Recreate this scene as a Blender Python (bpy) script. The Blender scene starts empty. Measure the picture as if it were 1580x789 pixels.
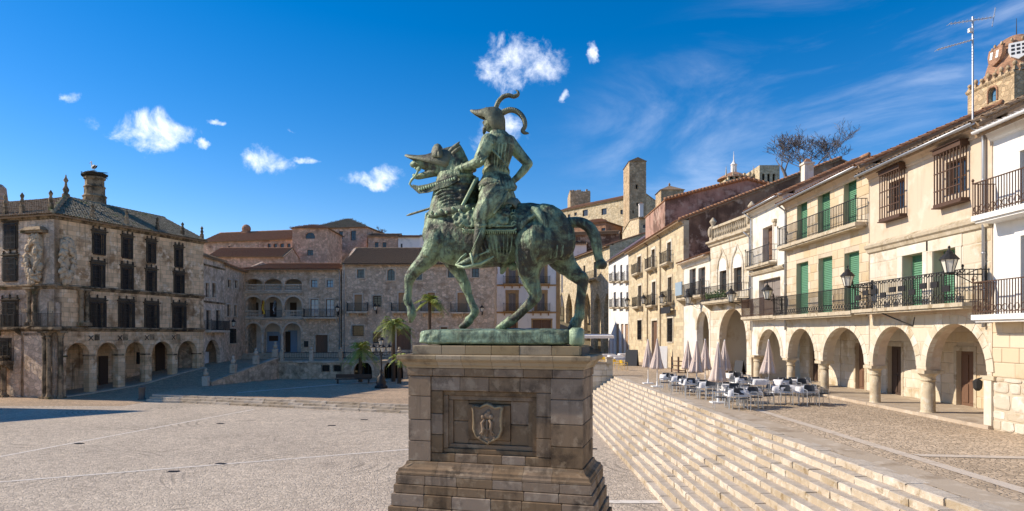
import bpy, bmesh, math, random
import numpy as np
from mathutils import Vector, Matrix, noise as mnoise

scene = bpy.context.scene
COL = scene.collection
PI = math.pi
RAD = math.radians

# ------------------------------------------------------------------ camera
F, CX, CY, CZ = 1030.0, 790.0, 515.0, 5.1          # focal length and horizon in photograph pixels, eye height
cd = bpy.data.cameras.new('camera')
cam = bpy.data.objects.new('camera', cd)
COL.objects.link(cam)
cam.location = (0, 0, CZ)
cam.rotation_euler = (RAD(90), 0, 0)
cd.sensor_width = 36.0
cd.lens = 36.0 * F / 1580.0
cd.shift_y = (CY - 394.5) / 1580.0
cd.clip_start = 0.1
cd.clip_end = 6000
scene.camera = cam

# ------------------------------------------------------------------ node helper
def nd(nt, typ, ins=None, **props):
    n = nt.nodes.new(typ)
    for k, v in props.items():
        setattr(n, k, v)
    for k, v in (ins or {}).items():
        s = n.inputs[k]
        if isinstance(v, bpy.types.NodeSocket):
            nt.links.new(v, s)
        else:
            s.default_value = v
    return n

def mth(nt, op, a, b=None, c=None, clamp=False):
    ins = {0: a}
    if b is not None: ins[1] = b
    if c is not None: ins[2] = c
    n = nd(nt, 'ShaderNodeMath', ins, operation=op)
    n.use_clamp = clamp
    return n.outputs[0]

def sstep(nt, v, lo, hi):
    n = nd(nt, 'ShaderNodeMapRange', {0: v, 1: lo, 2: hi, 3: 0.0, 4: 1.0}, interpolation_type='SMOOTHSTEP')
    return n.outputs[0]

def mixc(nt, f, a, b, mode='MIX'):
    n = nt.nodes.new('ShaderNodeMix')
    n.data_type = 'RGBA'; n.blend_type = mode; n.clamp_factor = True
    for i, v in ((0, f), (6, a), (7, b)):
        s = n.inputs[i]
        if isinstance(v, bpy.types.NodeSocket): nt.links.new(v, s)
        elif i == 0: s.default_value = v
        else: s.default_value = (v[0], v[1], v[2], 1)
    return n.outputs[2]

# ------------------------------------------------------------------ world, sun, exposure
SUN_AZ_Y = 0.15                                     # sun stands left of the square, a touch beyond it
SUN_EL = 32.0
sd = Vector((-1, SUN_AZ_Y, 0)).normalized() * math.cos(RAD(SUN_EL))
SUN = Vector((sd.x, sd.y, math.sin(RAD(SUN_EL))))
w = bpy.data.worlds.new('World'); scene.world = w; w.use_nodes = True
nt = w.node_tree; nt.nodes.clear()
sky = nd(nt, 'ShaderNodeTexSky', sky_type='NISHITA')
sky.sun_disc = False
sky.sun_elevation = RAD(SUN_EL)
sky.sun_rotation = math.atan2(SUN.x, SUN.y)
sky.altitude = 1200; sky.air_density = 1.0; sky.dust_density = 0.25; sky.ozone_density = 2.2
hs = nd(nt, 'ShaderNodeHueSaturation', {'Hue': 0.506, 'Saturation': 1.47, 'Value': 0.74, 'Fac': 1.0, 'Color': sky.outputs[0]})
tc = nd(nt, 'ShaderNodeTexCoord')
sx = nd(nt, 'ShaderNodeSeparateXYZ', {0: tc.outputs['Generated']})
AZ = mth(nt, 'ARCTAN2', sx.outputs[0], sx.outputs[1])
EL = mth(nt, 'ARCSINE', sx.outputs[2])
wn = nd(nt, 'ShaderNodeTexNoise', {'Vector': tc.outputs['Generated'], 'Scale': 9.0, 'Detail': 6.0, 'Roughness': 0.6})
ws_ = nd(nt, 'ShaderNodeSeparateXYZ', {0: wn.outputs['Color']})
AZW = mth(nt, 'ADD', AZ, mth(nt, 'MULTIPLY', mth(nt, 'SUBTRACT', ws_.outputs[0], 0.5), 0.085))
ELW = mth(nt, 'ADD', EL, mth(nt, 'MULTIPLY', mth(nt, 'SUBTRACT', ws_.outputs[1], 0.5), 0.06))
n1 = nd(nt, 'ShaderNodeTexNoise', {'Vector': tc.outputs['Generated'], 'Scale': 21.0, 'Detail': 11.0, 'Roughness': 0.64, 'Distortion': 0.3})
CLOUDS = [(228, 200, 70, 32), (307, 224, 15, 9), (413, 248, 38, 25), (465, 243, 19, 8), (575, 276, 54, 19), (797, 102, 74, 46), (770, 205, 50, 42),
          (913, 78, 10, 20), (876, 150, 9, 8), (125, 145, 17, 12), (325, 190, 20, 6), (445, 200, 8, 6)]
CL = []
for px, py, rx, ry in CLOUDS:
    v = Vector(((px - CX) / F, 1, (CY - py) / F)); k = v.length
    vx = Vector(((px + rx - CX) / F, 1, (CY - py) / F)); vy = Vector(((px - CX) / F, 1, (CY - py + ry) / F))
    el_ = lambda q: math.asin(q.normalized().z)
    CL.append((math.degrees(math.atan2(v.x, v.y)), math.degrees(el_(v)), math.degrees(abs(math.atan2(vx.x, vx.y) - math.atan2(v.x, v.y))), math.degrees(el_(vy) - el_(v))))
CLOUDS = CL + [(-58, 14, 4.0, 1.6), (58, 17, 5.0, 2.2), (-95, 16, 4.0, 2.0), (110, 15, 4.0, 1.7), (150, 19, 5.0, 2.1), (-140, 14, 4.5, 1.8)]
fld = None
for az, el, rx, ry in CLOUDS:
    a = mth(nt, 'MULTIPLY', mth(nt, 'SUBTRACT', AZW, RAD(az)), 1 / RAD(rx))
    b = mth(nt, 'MULTIPLY', mth(nt, 'SUBTRACT', ELW, RAD(el)), 1 / RAD(ry))
    d = mth(nt, 'SUBTRACT', 1.0, mth(nt, 'ADD', mth(nt, 'MULTIPLY', a, a), mth(nt, 'MULTIPLY', b, b)))
    fld = d if fld is None else mth(nt, 'MAXIMUM', fld, d)
fld = mth(nt, 'MAXIMUM', fld, -2.0)
turb = mth(nt, 'MULTIPLY', mth(nt, 'SUBTRACT', n1.outputs[0], 0.52), 5.2)
cum = sstep(nt, mth(nt, 'ADD', mth(nt, 'MULTIPLY', fld, 1.15), turb), -0.1, 2.1)
cum = mth(nt, 'MULTIPLY', cum, sstep(nt, fld, -1.6, 0.35))
mp = nd(nt, 'ShaderNodeMapping', {'Vector': tc.outputs['Generated'], 'Rotation': (0.0, RAD(-22), 0.0), 'Scale': (1.0, 1.0, 3.6)})
n3 = nd(nt, 'ShaderNodeTexNoise', {'Vector': mp.outputs[0], 'Scale': 2.6, 'Detail': 10.0, 'Roughness': 0.6, 'Distortion': 0.8})
a = mth(nt, 'MULTIPLY', mth(nt, 'SUBTRACT', AZ, RAD(33)), 1 / RAD(29))
b = mth(nt, 'MULTIPLY', mth(nt, 'SUBTRACT', EL, RAD(15)), 1 / RAD(12))
band = sstep(nt, mth(nt, 'SUBTRACT', 1.0, mth(nt, 'ADD', mth(nt, 'MULTIPLY', a, a), mth(nt, 'MULTIPLY', b, b))), -0.3, 0.9)
cir = mth(nt, 'MULTIPLY', mth(nt, 'MULTIPLY', sstep(nt, n3.outputs[0], 0.40, 0.78), band), 0.33)
dens = mth(nt, 'MAXIMUM', mth(nt, 'MULTIPLY', cum, 0.97), cir)
up = sstep(nt, sx.outputs[2], 0.0, 0.03)
dens = mth(nt, 'MULTIPLY', dens, up)
skyw = mixc(nt, 1.0, hs.outputs[0], (1.2, 0.99, 0.95), 'MULTIPLY')
skyc = mixc(nt, dens, skyw, (6.6, 6.7, 7.0))
bg = nd(nt, 'ShaderNodeBackground', {'Color': skyc, 'Strength': 0.15})
wo = nd(nt, 'ShaderNodeOutputWorld', {'Surface': bg.outputs[0]})

sl = bpy.data.lights.new('sun', 'SUN'); sl.energy = 3.6; sl.angle = RAD(0.53); sl.color = (1.0, 0.885, 0.73)
so = bpy.data.objects.new('sun', sl); COL.objects.link(so)
so.rotation_euler = (-SUN).to_track_quat('-Z', 'Y').to_euler()
so.location = (-40, 0, 60)

vs = scene.view_settings
vs.view_transform = 'Standard'; vs.look = 'None'; vs.exposure = 0.66; vs.gamma = 1.0; vs.use_curve_mapping = False
scene.render.engine = 'CYCLES'
scene.cycles.max_bounces = 6
scene.cycles.diffuse_bounces = 4

# ------------------------------------------------------------------ materials
MAT = {}
def newmat(name):
    m = bpy.data.materials.new(name); m.use_nodes = True
    MAT[name] = m
    return m, m.node_tree, m.node_tree.nodes['Principled BSDF']

def stone(name, c, dark, light=None, scale=1.3, bump=0.5, streak=0.45, brick=None, rubble=None, rnd=0.0, rough=0.9, mortar=None, stain=(0.5, 0.68), fine=22.0, moss=None, metallic=0.0):
    m, nt, bs = newmat(name)
    geo = nd(nt, 'ShaderNodeNewGeometry'); P = geo.outputs['Position']
    tcn = nd(nt, 'ShaderNodeTexCoord')
    a = nd(nt, 'ShaderNodeTexNoise', {'Vector': P, 'Scale': scale, 'Detail': 9.0, 'Roughness': 0.65})
    b = nd(nt, 'ShaderNodeTexNoise', {'Vector': P, 'Scale': fine, 'Detail': 4.0, 'Roughness': 0.6})
    col = mixc(nt, sstep(nt, a.outputs[0], stain[0], stain[1]), c, dark)
    if light:
        a2 = nd(nt, 'ShaderNodeTexNoise', {'Vector': P, 'Scale': scale * 2.3, 'Detail': 6.0, 'Roughness': 0.6})
        col = mixc(nt, sstep(nt, a2.outputs[0], 0.52, 0.66), col, light)
    if streak:
        mpn = nd(nt, 'ShaderNodeMapping', {'Vector': P, 'Scale': (2.6, 2.6, 0.22)})
        s = nd(nt, 'ShaderNodeTexNoise', {'Vector': mpn.outputs[0], 'Scale': 1.0, 'Detail': 6.0, 'Roughness': 0.65})
        f = mth(nt, 'MULTIPLY', sstep(nt, s.outputs[0], 0.52, 0.75), streak)
        col = mixc(nt, f, col, [x * 0.45 for x in dark])
    if moss:
        s = nd(nt, 'ShaderNodeTexNoise', {'Vector': P, 'Scale': 0.8, 'Detail': 8.0, 'Roughness': 0.7})
        col = mixc(nt, sstep(nt, s.outputs[0], moss[3], moss[3] + 0.12), col, moss[:3])
    h = mth(nt, 'MULTIPLY', b.outputs[0], 0.35)
    h = mth(nt, 'ADD', h, mth(nt, 'MULTIPLY', a.outputs[0], 0.8))
    if brick or rubble:
        so_ = nd(nt, 'ShaderNodeSeparateXYZ', {0: tcn.outputs['Object']})
        wob = nd(nt, 'ShaderNodeTexNoise', {'Vector': P, 'Scale': 2.2, 'Detail': 2.0})
        wv = mth(nt, 'MULTIPLY', mth(nt, 'SUBTRACT', wob.outputs[0], 0.5), 0.05)
        cv = nd(nt, 'ShaderNodeCombineXYZ', {0: mth(nt, 'ADD', so_.outputs[0], so_.outputs[1]), 1: mth(nt, 'ADD', so_.outputs[2], wv), 2: 0.0})
    mo = mortar or [x * 0.6 for x in c]
    if brick:
        bw, bh, ms = brick
        br = nd(nt, 'ShaderNodeTexBrick', {'Vector': cv.outputs[0], 'Color1': (0.72, .72, .72, 1), 'Color2': (1.2, 1.18, 1.15, 1), 'Mortar': (1, 1, 1, 1),
                'Scale': 1.0, 'Mortar Size': ms, 'Mortar Smooth': 0.3, 'Bias': 0.0, 'Brick Width': bw, 'Row Height': bh})
        col = mixc(nt, 0.75, col, br.outputs[0], 'MULTIPLY')
        col = mixc(nt, mth(nt, 'MULTIPLY', br.outputs[1], 0.6), col, mo)
        h = mth(nt, 'SUBTRACT', h, mth(nt, 'MULTIPLY', br.outputs[1], 0.8))
    if rubble:
        sc = nd(nt, 'ShaderNodeMapping', {'Vector': cv.outputs[0], 'Scale': (rubble, rubble * 1.35, 1)})
        vo = nd(nt, 'ShaderNodeTexVoronoi', {'Vector': sc.outputs[0], 'Scale': 1.0, 'Randomness': 0.9}, feature='DISTANCE_TO_EDGE')
        vc = nd(nt, 'ShaderNodeTexVoronoi', {'Vector': sc.outputs[0], 'Scale': 1.0, 'Randomness': 0.9})
        e = sstep(nt, vo.outputs[0], 0.01, 0.09)
        g = nd(nt, 'ShaderNodeSeparateXYZ', {0: vc.outputs['Color']})
        k = mth(nt, 'MULTIPLY_ADD', g.outputs[0], 0.6, 0.68)
        kc = nd(nt, 'ShaderNodeCombineXYZ', {0: k, 1: k, 2: k})
        col = mixc(nt, 0.8, col, kc.outputs[0], 'MULTIPLY')
        col = mixc(nt, mth(nt, 'MULTIPLY', mth(nt, 'SUBTRACT', 1.0, e), 0.6), col, mo)
        h = mth(nt, 'ADD', h, mth(nt, 'MULTIPLY', e, 0.8))
    if rnd:
        oi = nd(nt, 'ShaderNodeObjectInfo')
        k = mth(nt, 'MULTIPLY_ADD', oi.outputs['Random'], rnd, 1.0 - rnd * 0.55)
        hsv = nd(nt, 'ShaderNodeHueSaturation', {'Hue': 0.5, 'Saturation': mth(nt, 'MULTIPLY_ADD', oi.outputs['Random'], -0.35, 1.15), 'Value': k, 'Fac': 1.0, 'Color': col})
        col = hsv.outputs[0]
    bp = nd(nt, 'ShaderNodeBump', {'Strength': bump, 'Distance': 0.04, 'Height': h})
    nt.links.new(col, bs.inputs['Base Color']); nt.links.new(bp.outputs[0], bs.inputs['Normal'])
    bs.inputs['Roughness'].default_value = rough
    bs.inputs['Metallic'].default_value = metallic
    bs.inputs['Specular IOR Level'].default_value = 0.25
    return m

def wear_and_light_top(name, c):
    # upper faces painted greyer, for foot wear and for sun striking the risers face-on
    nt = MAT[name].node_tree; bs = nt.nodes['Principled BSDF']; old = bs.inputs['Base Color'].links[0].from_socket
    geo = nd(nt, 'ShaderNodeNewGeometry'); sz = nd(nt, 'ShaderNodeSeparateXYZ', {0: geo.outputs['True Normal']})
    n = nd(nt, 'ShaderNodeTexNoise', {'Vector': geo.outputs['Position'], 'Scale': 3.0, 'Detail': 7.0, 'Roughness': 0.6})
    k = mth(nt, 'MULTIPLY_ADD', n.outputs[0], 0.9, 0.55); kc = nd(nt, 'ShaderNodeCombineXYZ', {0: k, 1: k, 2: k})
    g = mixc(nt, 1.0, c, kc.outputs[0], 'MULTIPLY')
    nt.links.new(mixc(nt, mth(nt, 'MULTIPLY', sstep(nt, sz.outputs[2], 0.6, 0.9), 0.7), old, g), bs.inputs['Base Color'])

def plain(name, c, rough=0.7, metallic=0.0, var=0.25, scale=6.0, bump=0.0, rnd=0.0, grain=None, spec=0.4):
    m, nt, bs = newmat(name)
    geo = nd(nt, 'ShaderNodeNewGeometry'); P = geo.outputs['Position']
    if grain:
        P = nd(nt, 'ShaderNodeMapping', {'Vector': P, 'Scale': grain}).outputs[0]
    a = nd(nt, 'ShaderNodeTexNoise', {'Vector': P, 'Scale': scale, 'Detail': 6.0, 'Roughness': 0.6})
    k = mth(nt, 'MULTIPLY_ADD', a.outputs[0], var * 2, 1 - var)
    if rnd:
        oi = nd(nt, 'ShaderNodeObjectInfo')
        k = mth(nt, 'MULTIPLY', k, mth(nt, 'MULTIPLY_ADD', oi.outputs['Random'], rnd, 1 - rnd / 2))
    kc = nd(nt, 'ShaderNodeCombineXYZ', {0: k, 1: k, 2: k})
    col = mixc(nt, 1.0, c, kc.outputs[0], 'MULTIPLY')
    nt.links.new(col, bs.inputs['Base Color'])
    bs.inputs['Roughness'].default_value = rough; bs.inputs['Metallic'].default_value = metallic
    bs.inputs['Specular IOR Level'].default_value = spec
    if bump:
        bp = nd(nt, 'ShaderNodeBump', {'Strength': bump, 'Distance': 0.02, 'Height': a.outputs[0]})
        nt.links.new(bp.outputs[0], bs.inputs['Normal'])
    return m

def cobbles(name, c, c2, size, arcs=0.0, bump=0.6, dirt=(0.35, 0.3, 0.24), joint=0.55):
    m, nt, bs = newmat(name)
    geo = nd(nt, 'ShaderNodeNewGeometry'); P = geo.outputs['Position']
    vo = nd(nt, 'ShaderNodeTexVoronoi', {'Vector': P, 'Scale': 1 / size, 'Randomness': 0.75}, feature='DISTANCE_TO_EDGE')
    vc = nd(nt, 'ShaderNodeTexVoronoi', {'Vector': P, 'Scale': 1 / size, 'Randomness': 0.75})
    e = sstep(nt, vo.outputs[0], 0.02, 0.16)
    g = nd(nt, 'ShaderNodeSeparateXYZ', {0: vc.outputs['Color']})
    big = nd(nt, 'ShaderNodeTexNoise', {'Vector': P, 'Scale': 0.16, 'Detail': 9.0, 'Roughness': 0.6})
    mid = nd(nt, 'ShaderNodeTexNoise', {'Vector': P, 'Scale': 1.4, 'Detail': 7.0, 'Roughness': 0.65})
    col = mixc(nt, sstep(nt, big.outputs[0], 0.4, 0.65), c, c2)
    k = mth(nt, 'MULTIPLY_ADD', g.outputs[0], 0.42, 0.80)
    k = mth(nt, 'MULTIPLY', k, mth(nt, 'MULTIPLY_ADD', mid.outputs[0], 0.6, 0.70))
    h = e
    if arcs:
        # cobbles laid in fans: rings round points of a coarse jittered grid
        fan = nd(nt, 'ShaderNodeTexVoronoi', {'Vector': P, 'Scale': 0.12, 'Randomness': 1.0})
        wv = mth(nt, 'SINE', mth(nt, 'MULTIPLY', fan.outputs['Distance'], 6.283 * 8.3 / 0.30))
        pm = nd(nt, 'ShaderNodeTexNoise', {'Vector': P, 'Scale': 0.22, 'Detail': 5.0, 'Roughness': 0.6})
        f = mth(nt, 'MULTIPLY', mth(nt, 'MULTIPLY', sstep(nt, wv, 0.25, 0.95), sstep(nt, pm.outputs[0], 0.46, 0.62)), arcs)
        k = mth(nt, 'MULTIPLY', k, mth(nt, 'SUBTRACT', 1.0, f))
        h = mth(nt, 'SUBTRACT', h, mth(nt, 'MULTIPLY', f, 1.2))
    kc = nd(nt, 'ShaderNodeCombineXYZ', {0: k, 1: k, 2: k})
    col = mixc(nt, 1.0, col, kc.outputs[0], 'MULTIPLY')
    col = mixc(nt, mth(nt, 'MULTIPLY', mth(nt, 'SUBTRACT', 1.0, e), joint), col, [x * 0.55 for x in dirt])
    bp = nd(nt, 'ShaderNodeBump', {'Strength': bump, 'Distance': 0.03, 'Height': h})
    nt.links.new(col, bs.inputs['Base Color']); nt.links.new(bp.outputs[0], bs.inputs['Normal'])
    bs.inputs['Roughness'].default_value = 0.85
    bs.inputs['Specular IOR Level'].default_value = 0.25
    return m

def bronze(name, hi, lo, gold, chain=0.0):
    m, nt, bs = newmat(name)
    geo = nd(nt, 'ShaderNodeNewGeometry'); P = geo.outputs['Position']
    a = nd(nt, 'ShaderNodeTexNoise', {'Vector': P, 'Scale': 2.6, 'Detail': 9.0, 'Roughness': 0.68, 'Distortion': 0.6})
    mpn = nd(nt, 'ShaderNodeMapping', {'Vector': P, 'Scale': (14.0, 14.0, 1.4)})
    s = nd(nt, 'ShaderNodeTexNoise', {'Vector': mpn.outputs[0], 'Scale': 1.0, 'Detail': 7.0, 'Roughness': 0.65})
    f = nd(nt, 'ShaderNodeTexNoise', {'Vector': P, 'Scale': 45.0, 'Detail': 6.0, 'Roughness': 0.7})
    g = nd(nt, 'ShaderNodeTexNoise', {'Vector': P, 'Scale': 8.0, 'Detail': 6.0, 'Roughness': 0.65})
    col = mixc(nt, sstep(nt, a.outputs[0], 0.40, 0.60), lo, hi)
    col = mixc(nt, mth(nt, 'MULTIPLY', sstep(nt, s.outputs[0], 0.48, 0.64), 0.65), col, lo)
    col = mixc(nt, mth(nt, 'MULTIPLY', mth(nt, 'SUBTRACT', 1.0, sstep(nt, s.outputs[0], 0.36, 0.44)), 0.5), col, hi)
    col = mixc(nt, mth(nt, 'MULTIPLY', sstep(nt, g.outputs[0], 0.54, 0.68), 0.45), col, gold)
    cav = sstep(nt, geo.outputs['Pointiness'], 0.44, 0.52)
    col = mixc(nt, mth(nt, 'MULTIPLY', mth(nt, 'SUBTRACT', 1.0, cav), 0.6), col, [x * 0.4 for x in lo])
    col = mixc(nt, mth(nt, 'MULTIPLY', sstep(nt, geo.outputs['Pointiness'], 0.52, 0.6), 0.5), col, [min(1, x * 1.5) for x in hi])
    h = mth(nt, 'ADD', mth(nt, 'MULTIPLY', f.outputs[0], 0.4), mth(nt, 'MULTIPLY', s.outputs[0], 0.5))
    h = mth(nt, 'ADD', h, g.outputs[0])
    if chain:
        vo = nd(nt, 'ShaderNodeTexVoronoi', {'Vector': P, 'Scale': 22.0})
        h = mth(nt, 'ADD', h, mth(nt, 'MULTIPLY', vo.outputs['Distance'], chain))
    bp = nd(nt, 'ShaderNodeBump', {'Strength': 0.7, 'Distance': 0.025, 'Height': h})
    nt.links.new(col, bs.inputs['Base Color']); nt.links.new(bp.outputs[0], bs.inputs['Normal'])
    nt.links.new(mth(nt, 'MULTIPLY_ADD', f.outputs[0], 0.35, 0.38), bs.inputs['Roughness'])
    bs.inputs['Metallic'].default_value = 0.25
    return m

# setting
cobbles('plaza_cobble', (0.60, 0.49, 0.37), (0.67, 0.55, 0.415), 0.11, arcs=0.34, joint=0.38)
cobbles('terrace_cobble', (0.50, 0.385, 0.265), (0.59, 0.465, 0.33), 0.13, bump=0.6, dirt=(0.42, 0.31, 0.2))
cobbles('back_cobble', (0.50, 0.35, 0.22), (0.60, 0.42, 0.265), 0.14)
stone('terrace_strip', (0.60, 0.51, 0.41), (0.45, 0.36, 0.27), scale=3, streak=0, bump=0.4)
stone('smooth_paving', (0.47, 0.38, 0.28), (0.34, 0.26, 0.18), (0.56, 0.47, 0.36), scale=0.9, streak=0, bump=0.3)
stone('pale_strip', (0.80, 0.72, 0.62), (0.62, 0.54, 0.44), scale=3, streak=0, bump=0.3)
stone('earth', (0.22, 0.18, 0.11), (0.12, 0.13, 0.06), scale=0.4, streak=0)
stone('step_stone', (0.53, 0.435, 0.315), (0.33, 0.245, 0.145), (0.62, 0.54, 0.42), scale=2.6, streak=0.2, rnd=0.42, bump=0.9)
wear_and_light_top('step_stone', (0.52, 0.45, 0.37))
stone('kerb_stone', (0.50, 0.41, 0.31), (0.33, 0.26, 0.18), scale=2.5, streak=0.1, rnd=0.25)
# pedestal
stone('granite', (0.27, 0.185, 0.115), (0.10, 0.07, 0.046), (0.35, 0.255, 0.165), stain=(0.47, 0.70), scale=2.4, streak=0.8, rnd=0.34, fine=60, bump=0.45)
stone('granite_pale', (0.38, 0.28, 0.16), (0.17, 0.12, 0.07), scale=2.0, streak=0.6, rnd=0.25, fine=60, bump=0.4, moss=(0.20, 0.22, 0.12, 0.58))
stone('joint_dark', (0.14, 0.12, 0.10), (0.08, 0.07, 0.06), streak=0)
# left side
stone('palace_stone', (0.76, 0.52, 0.31), (0.36, 0.215, 0.11), (0.82, 0.63, 0.43), scale=0.6, stain=(0.47, 0.64), brick=(0.75, 0.38, 0.012), streak=0.85, bump=0.7, mortar=(0.22, 0.18, 0.13))
stone('palace_plaster', (0.74, 0.57, 0.42), (0.42, 0.29, 0.18), scale=0.7, stain=(0.46, 0.66), rubble=2.4, streak=0.75, bump=0.7)
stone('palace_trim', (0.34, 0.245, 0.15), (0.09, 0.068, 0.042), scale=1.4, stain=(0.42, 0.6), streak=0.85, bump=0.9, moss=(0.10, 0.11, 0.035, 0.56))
stone('carved_stone', (0.56, 0.43, 0.29), (0.2, 0.14, 0.085), scale=3.0, streak=0.5, bump=1.0)
stone('hall_stone', (0.68, 0.49, 0.335), (0.38, 0.255, 0.155), (0.70, 0.56, 0.42), scale=0.8, rubble=2.6, streak=0.5, bump=0.7)
stone('hall_trim', (0.60, 0.50, 0.39), (0.38, 0.30, 0.22), scale=1.2, streak=0.4)
stone('house_stone', (0.68, 0.50, 0.35), (0.40, 0.27, 0.17), (0.75, 0.59, 0.44), scale=0.7, rubble=2.3, streak=0.35, bump=0.7)
stone('pink_stone', (0.64, 0.42, 0.295), (0.36, 0.215, 0.14), (0.70, 0.51, 0.38), scale=0.6, rubble=2.0, streak=0.3, bump=0.6)
stone('retaining_stone', (0.58, 0.44, 0.31), (0.26, 0.19, 0.12), scale=0.8, rubble=2.0, streak=0.6)
stone('white_render', (0.84, 0.79, 0.74), (0.62, 0.60, 0.56), scale=0.5, streak=0.25, bump=0.15)
stone('ochre_render', (0.42, 0.26, 0.12), (0.32, 0.19, 0.09), scale=1.0, streak=0.2, bump=0.2)
# right side
stone('cream_plaster', (0.62, 0.495, 0.37), (0.50, 0.38, 0.26), (0.66, 0.56, 0.44), scale=0.6, streak=0.22, bump=0.2)
stone('ashlar_core', (0.55, 0.46, 0.34), (0.45, 0.36, 0.25), streak=0.1)
stone('ashlar', (0.62, 0.50, 0.34), (0.54, 0.41, 0.26), scale=1.0, streak=0.1, rnd=0.16, bump=0.35)
stone('old_ashlar', (0.64, 0.56, 0.43), (0.47, 0.37, 0.24), (0.70, 0.64, 0.53), scale=0.9, streak=0.3, rnd=0.18, bump=0.5)
stone('white_wall', (0.80, 0.78, 0.74), (0.70, 0.66, 0.58), scale=0.6, streak=0.25, bump=0.15)
stone('aged_white', (0.74, 0.69, 0.60), (0.58, 0.49, 0.37), scale=0.9, streak=0.35, bump=0.25)
stone('gold_stone', (0.60, 0.49, 0.32), (0.42, 0.31, 0.18), (0.66, 0.57, 0.42), scale=0.9, rubble=2.6, streak=0.2, bump=0.5)
stone('yellow_stone', (0.58, 0.48, 0.32), (0.45, 0.34, 0.2), scale=1.0, brick=(0.7, 0.33, 0.010), streak=0.25, bump=0.4)
stone('column_stone', (0.58, 0.48, 0.33), (0.42, 0.32, 0.2), (0.64, 0.57, 0.45), scale=2.0, streak=0.3, bump=0.5)
stone('rubble_base', (0.60, 0.52, 0.40), (0.46, 0.36, 0.24), (0.68, 0.62, 0.52), scale=1.6, streak=0.15, rnd=0.25, bump=0.6)
stone('brown_wall', (0.34, 0.20, 0.125), (0.15, 0.085, 0.055), (0.52, 0.37, 0.26), scale=0.5, streak=0.7, bump=0.5, stain=(0.42, 0.6))
stone('pink_wall', (0.44, 0.265, 0.20), (0.18, 0.105, 0.075), (0.50, 0.36, 0.28), scale=0.45, stain=(0.44, 0.6), streak=0.7, bump=0.5)
stone('tower_stone', (0.52, 0.38, 0.23), (0.32, 0.22, 0.13), (0.58, 0.45, 0.30), scale=0.7, rubble=1.8, streak=0.3, bump=0.8)
stone('brick_red', (0.42, 0.24, 0.15), (0.25, 0.14, 0.09), scale=1.4, brick=(0.4, 0.12, 0.01), streak=0.3)
stone('moulding_stone', (0.50, 0.42, 0.30), (0.30, 0.23, 0.14), (0.58, 0.50, 0.38), scale=2.0, streak=0.35)
# roofs
stone('tile_red', (0.38, 0.19, 0.10), (0.22, 0.12, 0.07), (0.45, 0.31, 0.20), scale=4.0, streak=0, fine=50)
stone('tile_old', (0.30, 0.20, 0.12), (0.15, 0.11, 0.075), (0.38, 0.29, 0.19), scale=4.0, streak=0, fine=50)
stone('tile_moss', (0.25, 0.21, 0.14), (0.09, 0.08, 0.05), (0.46, 0.41, 0.33), scale=4.0, streak=0, fine=50, moss=(0.12, 0.15, 0.04, 0.55))
stone('tile_pale', (0.60, 0.53, 0.45), (0.40, 0.30, 0.22), scale=4.0, streak=0, fine=50)
stone('tile_purple', (0.24, 0.18, 0.22), (0.15, 0.11, 0.13), scale=3.0, streak=0)
# joinery, metal
plain('iron', (0.035, 0.032, 0.03), 0.55, 0.4)
plain('rust_iron', (0.10, 0.055, 0.035), 0.7, 0.2)
plain('wood_dark', (0.075, 0.045, 0.03), 0.65, grain=(8, 8, 1), var=0.4)
plain('wood_brown', (0.16, 0.085, 0.05), 0.65, grain=(8, 8, 1), var=0.4)
plain('wood_pale', (0.42, 0.26, 0.14), 0.6, grain=(8, 8, 1), var=0.3)
plain('wood_grey', (0.25, 0.21, 0.18), 0.7, grain=(8, 8, 1), var=0.3)
plain('blue_door', (0.30, 0.42, 0.58), 0.6, grain=(5, 5, 1), var=0.25)
plain('shutter_green', (0.115, 0.27, 0.16), 0.5, var=0.15, scale=3)
plain('glass', (0.03, 0.035, 0.04), 0.08, spec=0.8, var=0.2)
plain('glass_sky', (0.10, 0.24, 0.40), 0.05, spec=1.0, var=0.1)
plain('dark_void', (0.02, 0.018, 0.016), 0.9)
plain('old_glass', (0.018, 0.018, 0.02), 0.22, spec=0.5, var=0.5, scale=3, bump=0.3)
plain('zinc', (0.42, 0.43, 0.45), 0.45, 0.6, var=0.2)
plain('lantern_glass', (0.72, 0.68, 0.58), 0.25, var=0.1)
plain('paint_white', (0.80, 0.79, 0.77), 0.5, var=0.08)
plain('cloth_white', (0.74, 0.72, 0.71), 0.9, var=0.1, scale=3)
plain('wicker', (0.05, 0.055, 0.065), 0.75, var=0.4, scale=40, bump=0.4)
plain('aluminium', (0.62, 0.62, 0.62), 0.35, 0.7, var=0.1)
plain('parasol_cloth', (0.60, 0.49, 0.43), 0.95, var=0.14, scale=4, rnd=0.12)
plain('yellow_paint', (0.72, 0.45, 0.03), 0.5, var=0.15)
plain('black_paint', (0.03, 0.03, 0.033), 0.5)
plain('sign_blue', (0.30, 0.38, 0.44), 0.5)
plain('flag_red', (0.35, 0.04, 0.03), 0.9)
plain('palm_leaf', (0.30, 0.34, 0.06), 0.5, var=0.45, scale=3)
plain('palm_trunk', (0.10, 0.065, 0.04), 0.95, var=0.5, scale=12, bump=0.6)
plain('leaf_green', (0.07, 0.13, 0.03), 0.6, var=0.5, scale=8)
plain('bark_grey', (0.15, 0.125, 0.115), 0.9, var=0.3)
plain('feather_white', (0.75, 0.73, 0.70), 0.9, var=0.1)
plain('twigs', (0.06, 0.045, 0.03), 0.95, var=0.5, scale=20)
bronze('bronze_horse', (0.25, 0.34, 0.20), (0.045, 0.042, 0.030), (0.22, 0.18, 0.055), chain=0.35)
bronze('bronze_green', (0.35, 0.46, 0.28), (0.058, 0.062, 0.041), (0.24, 0.23, 0.085))
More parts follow.
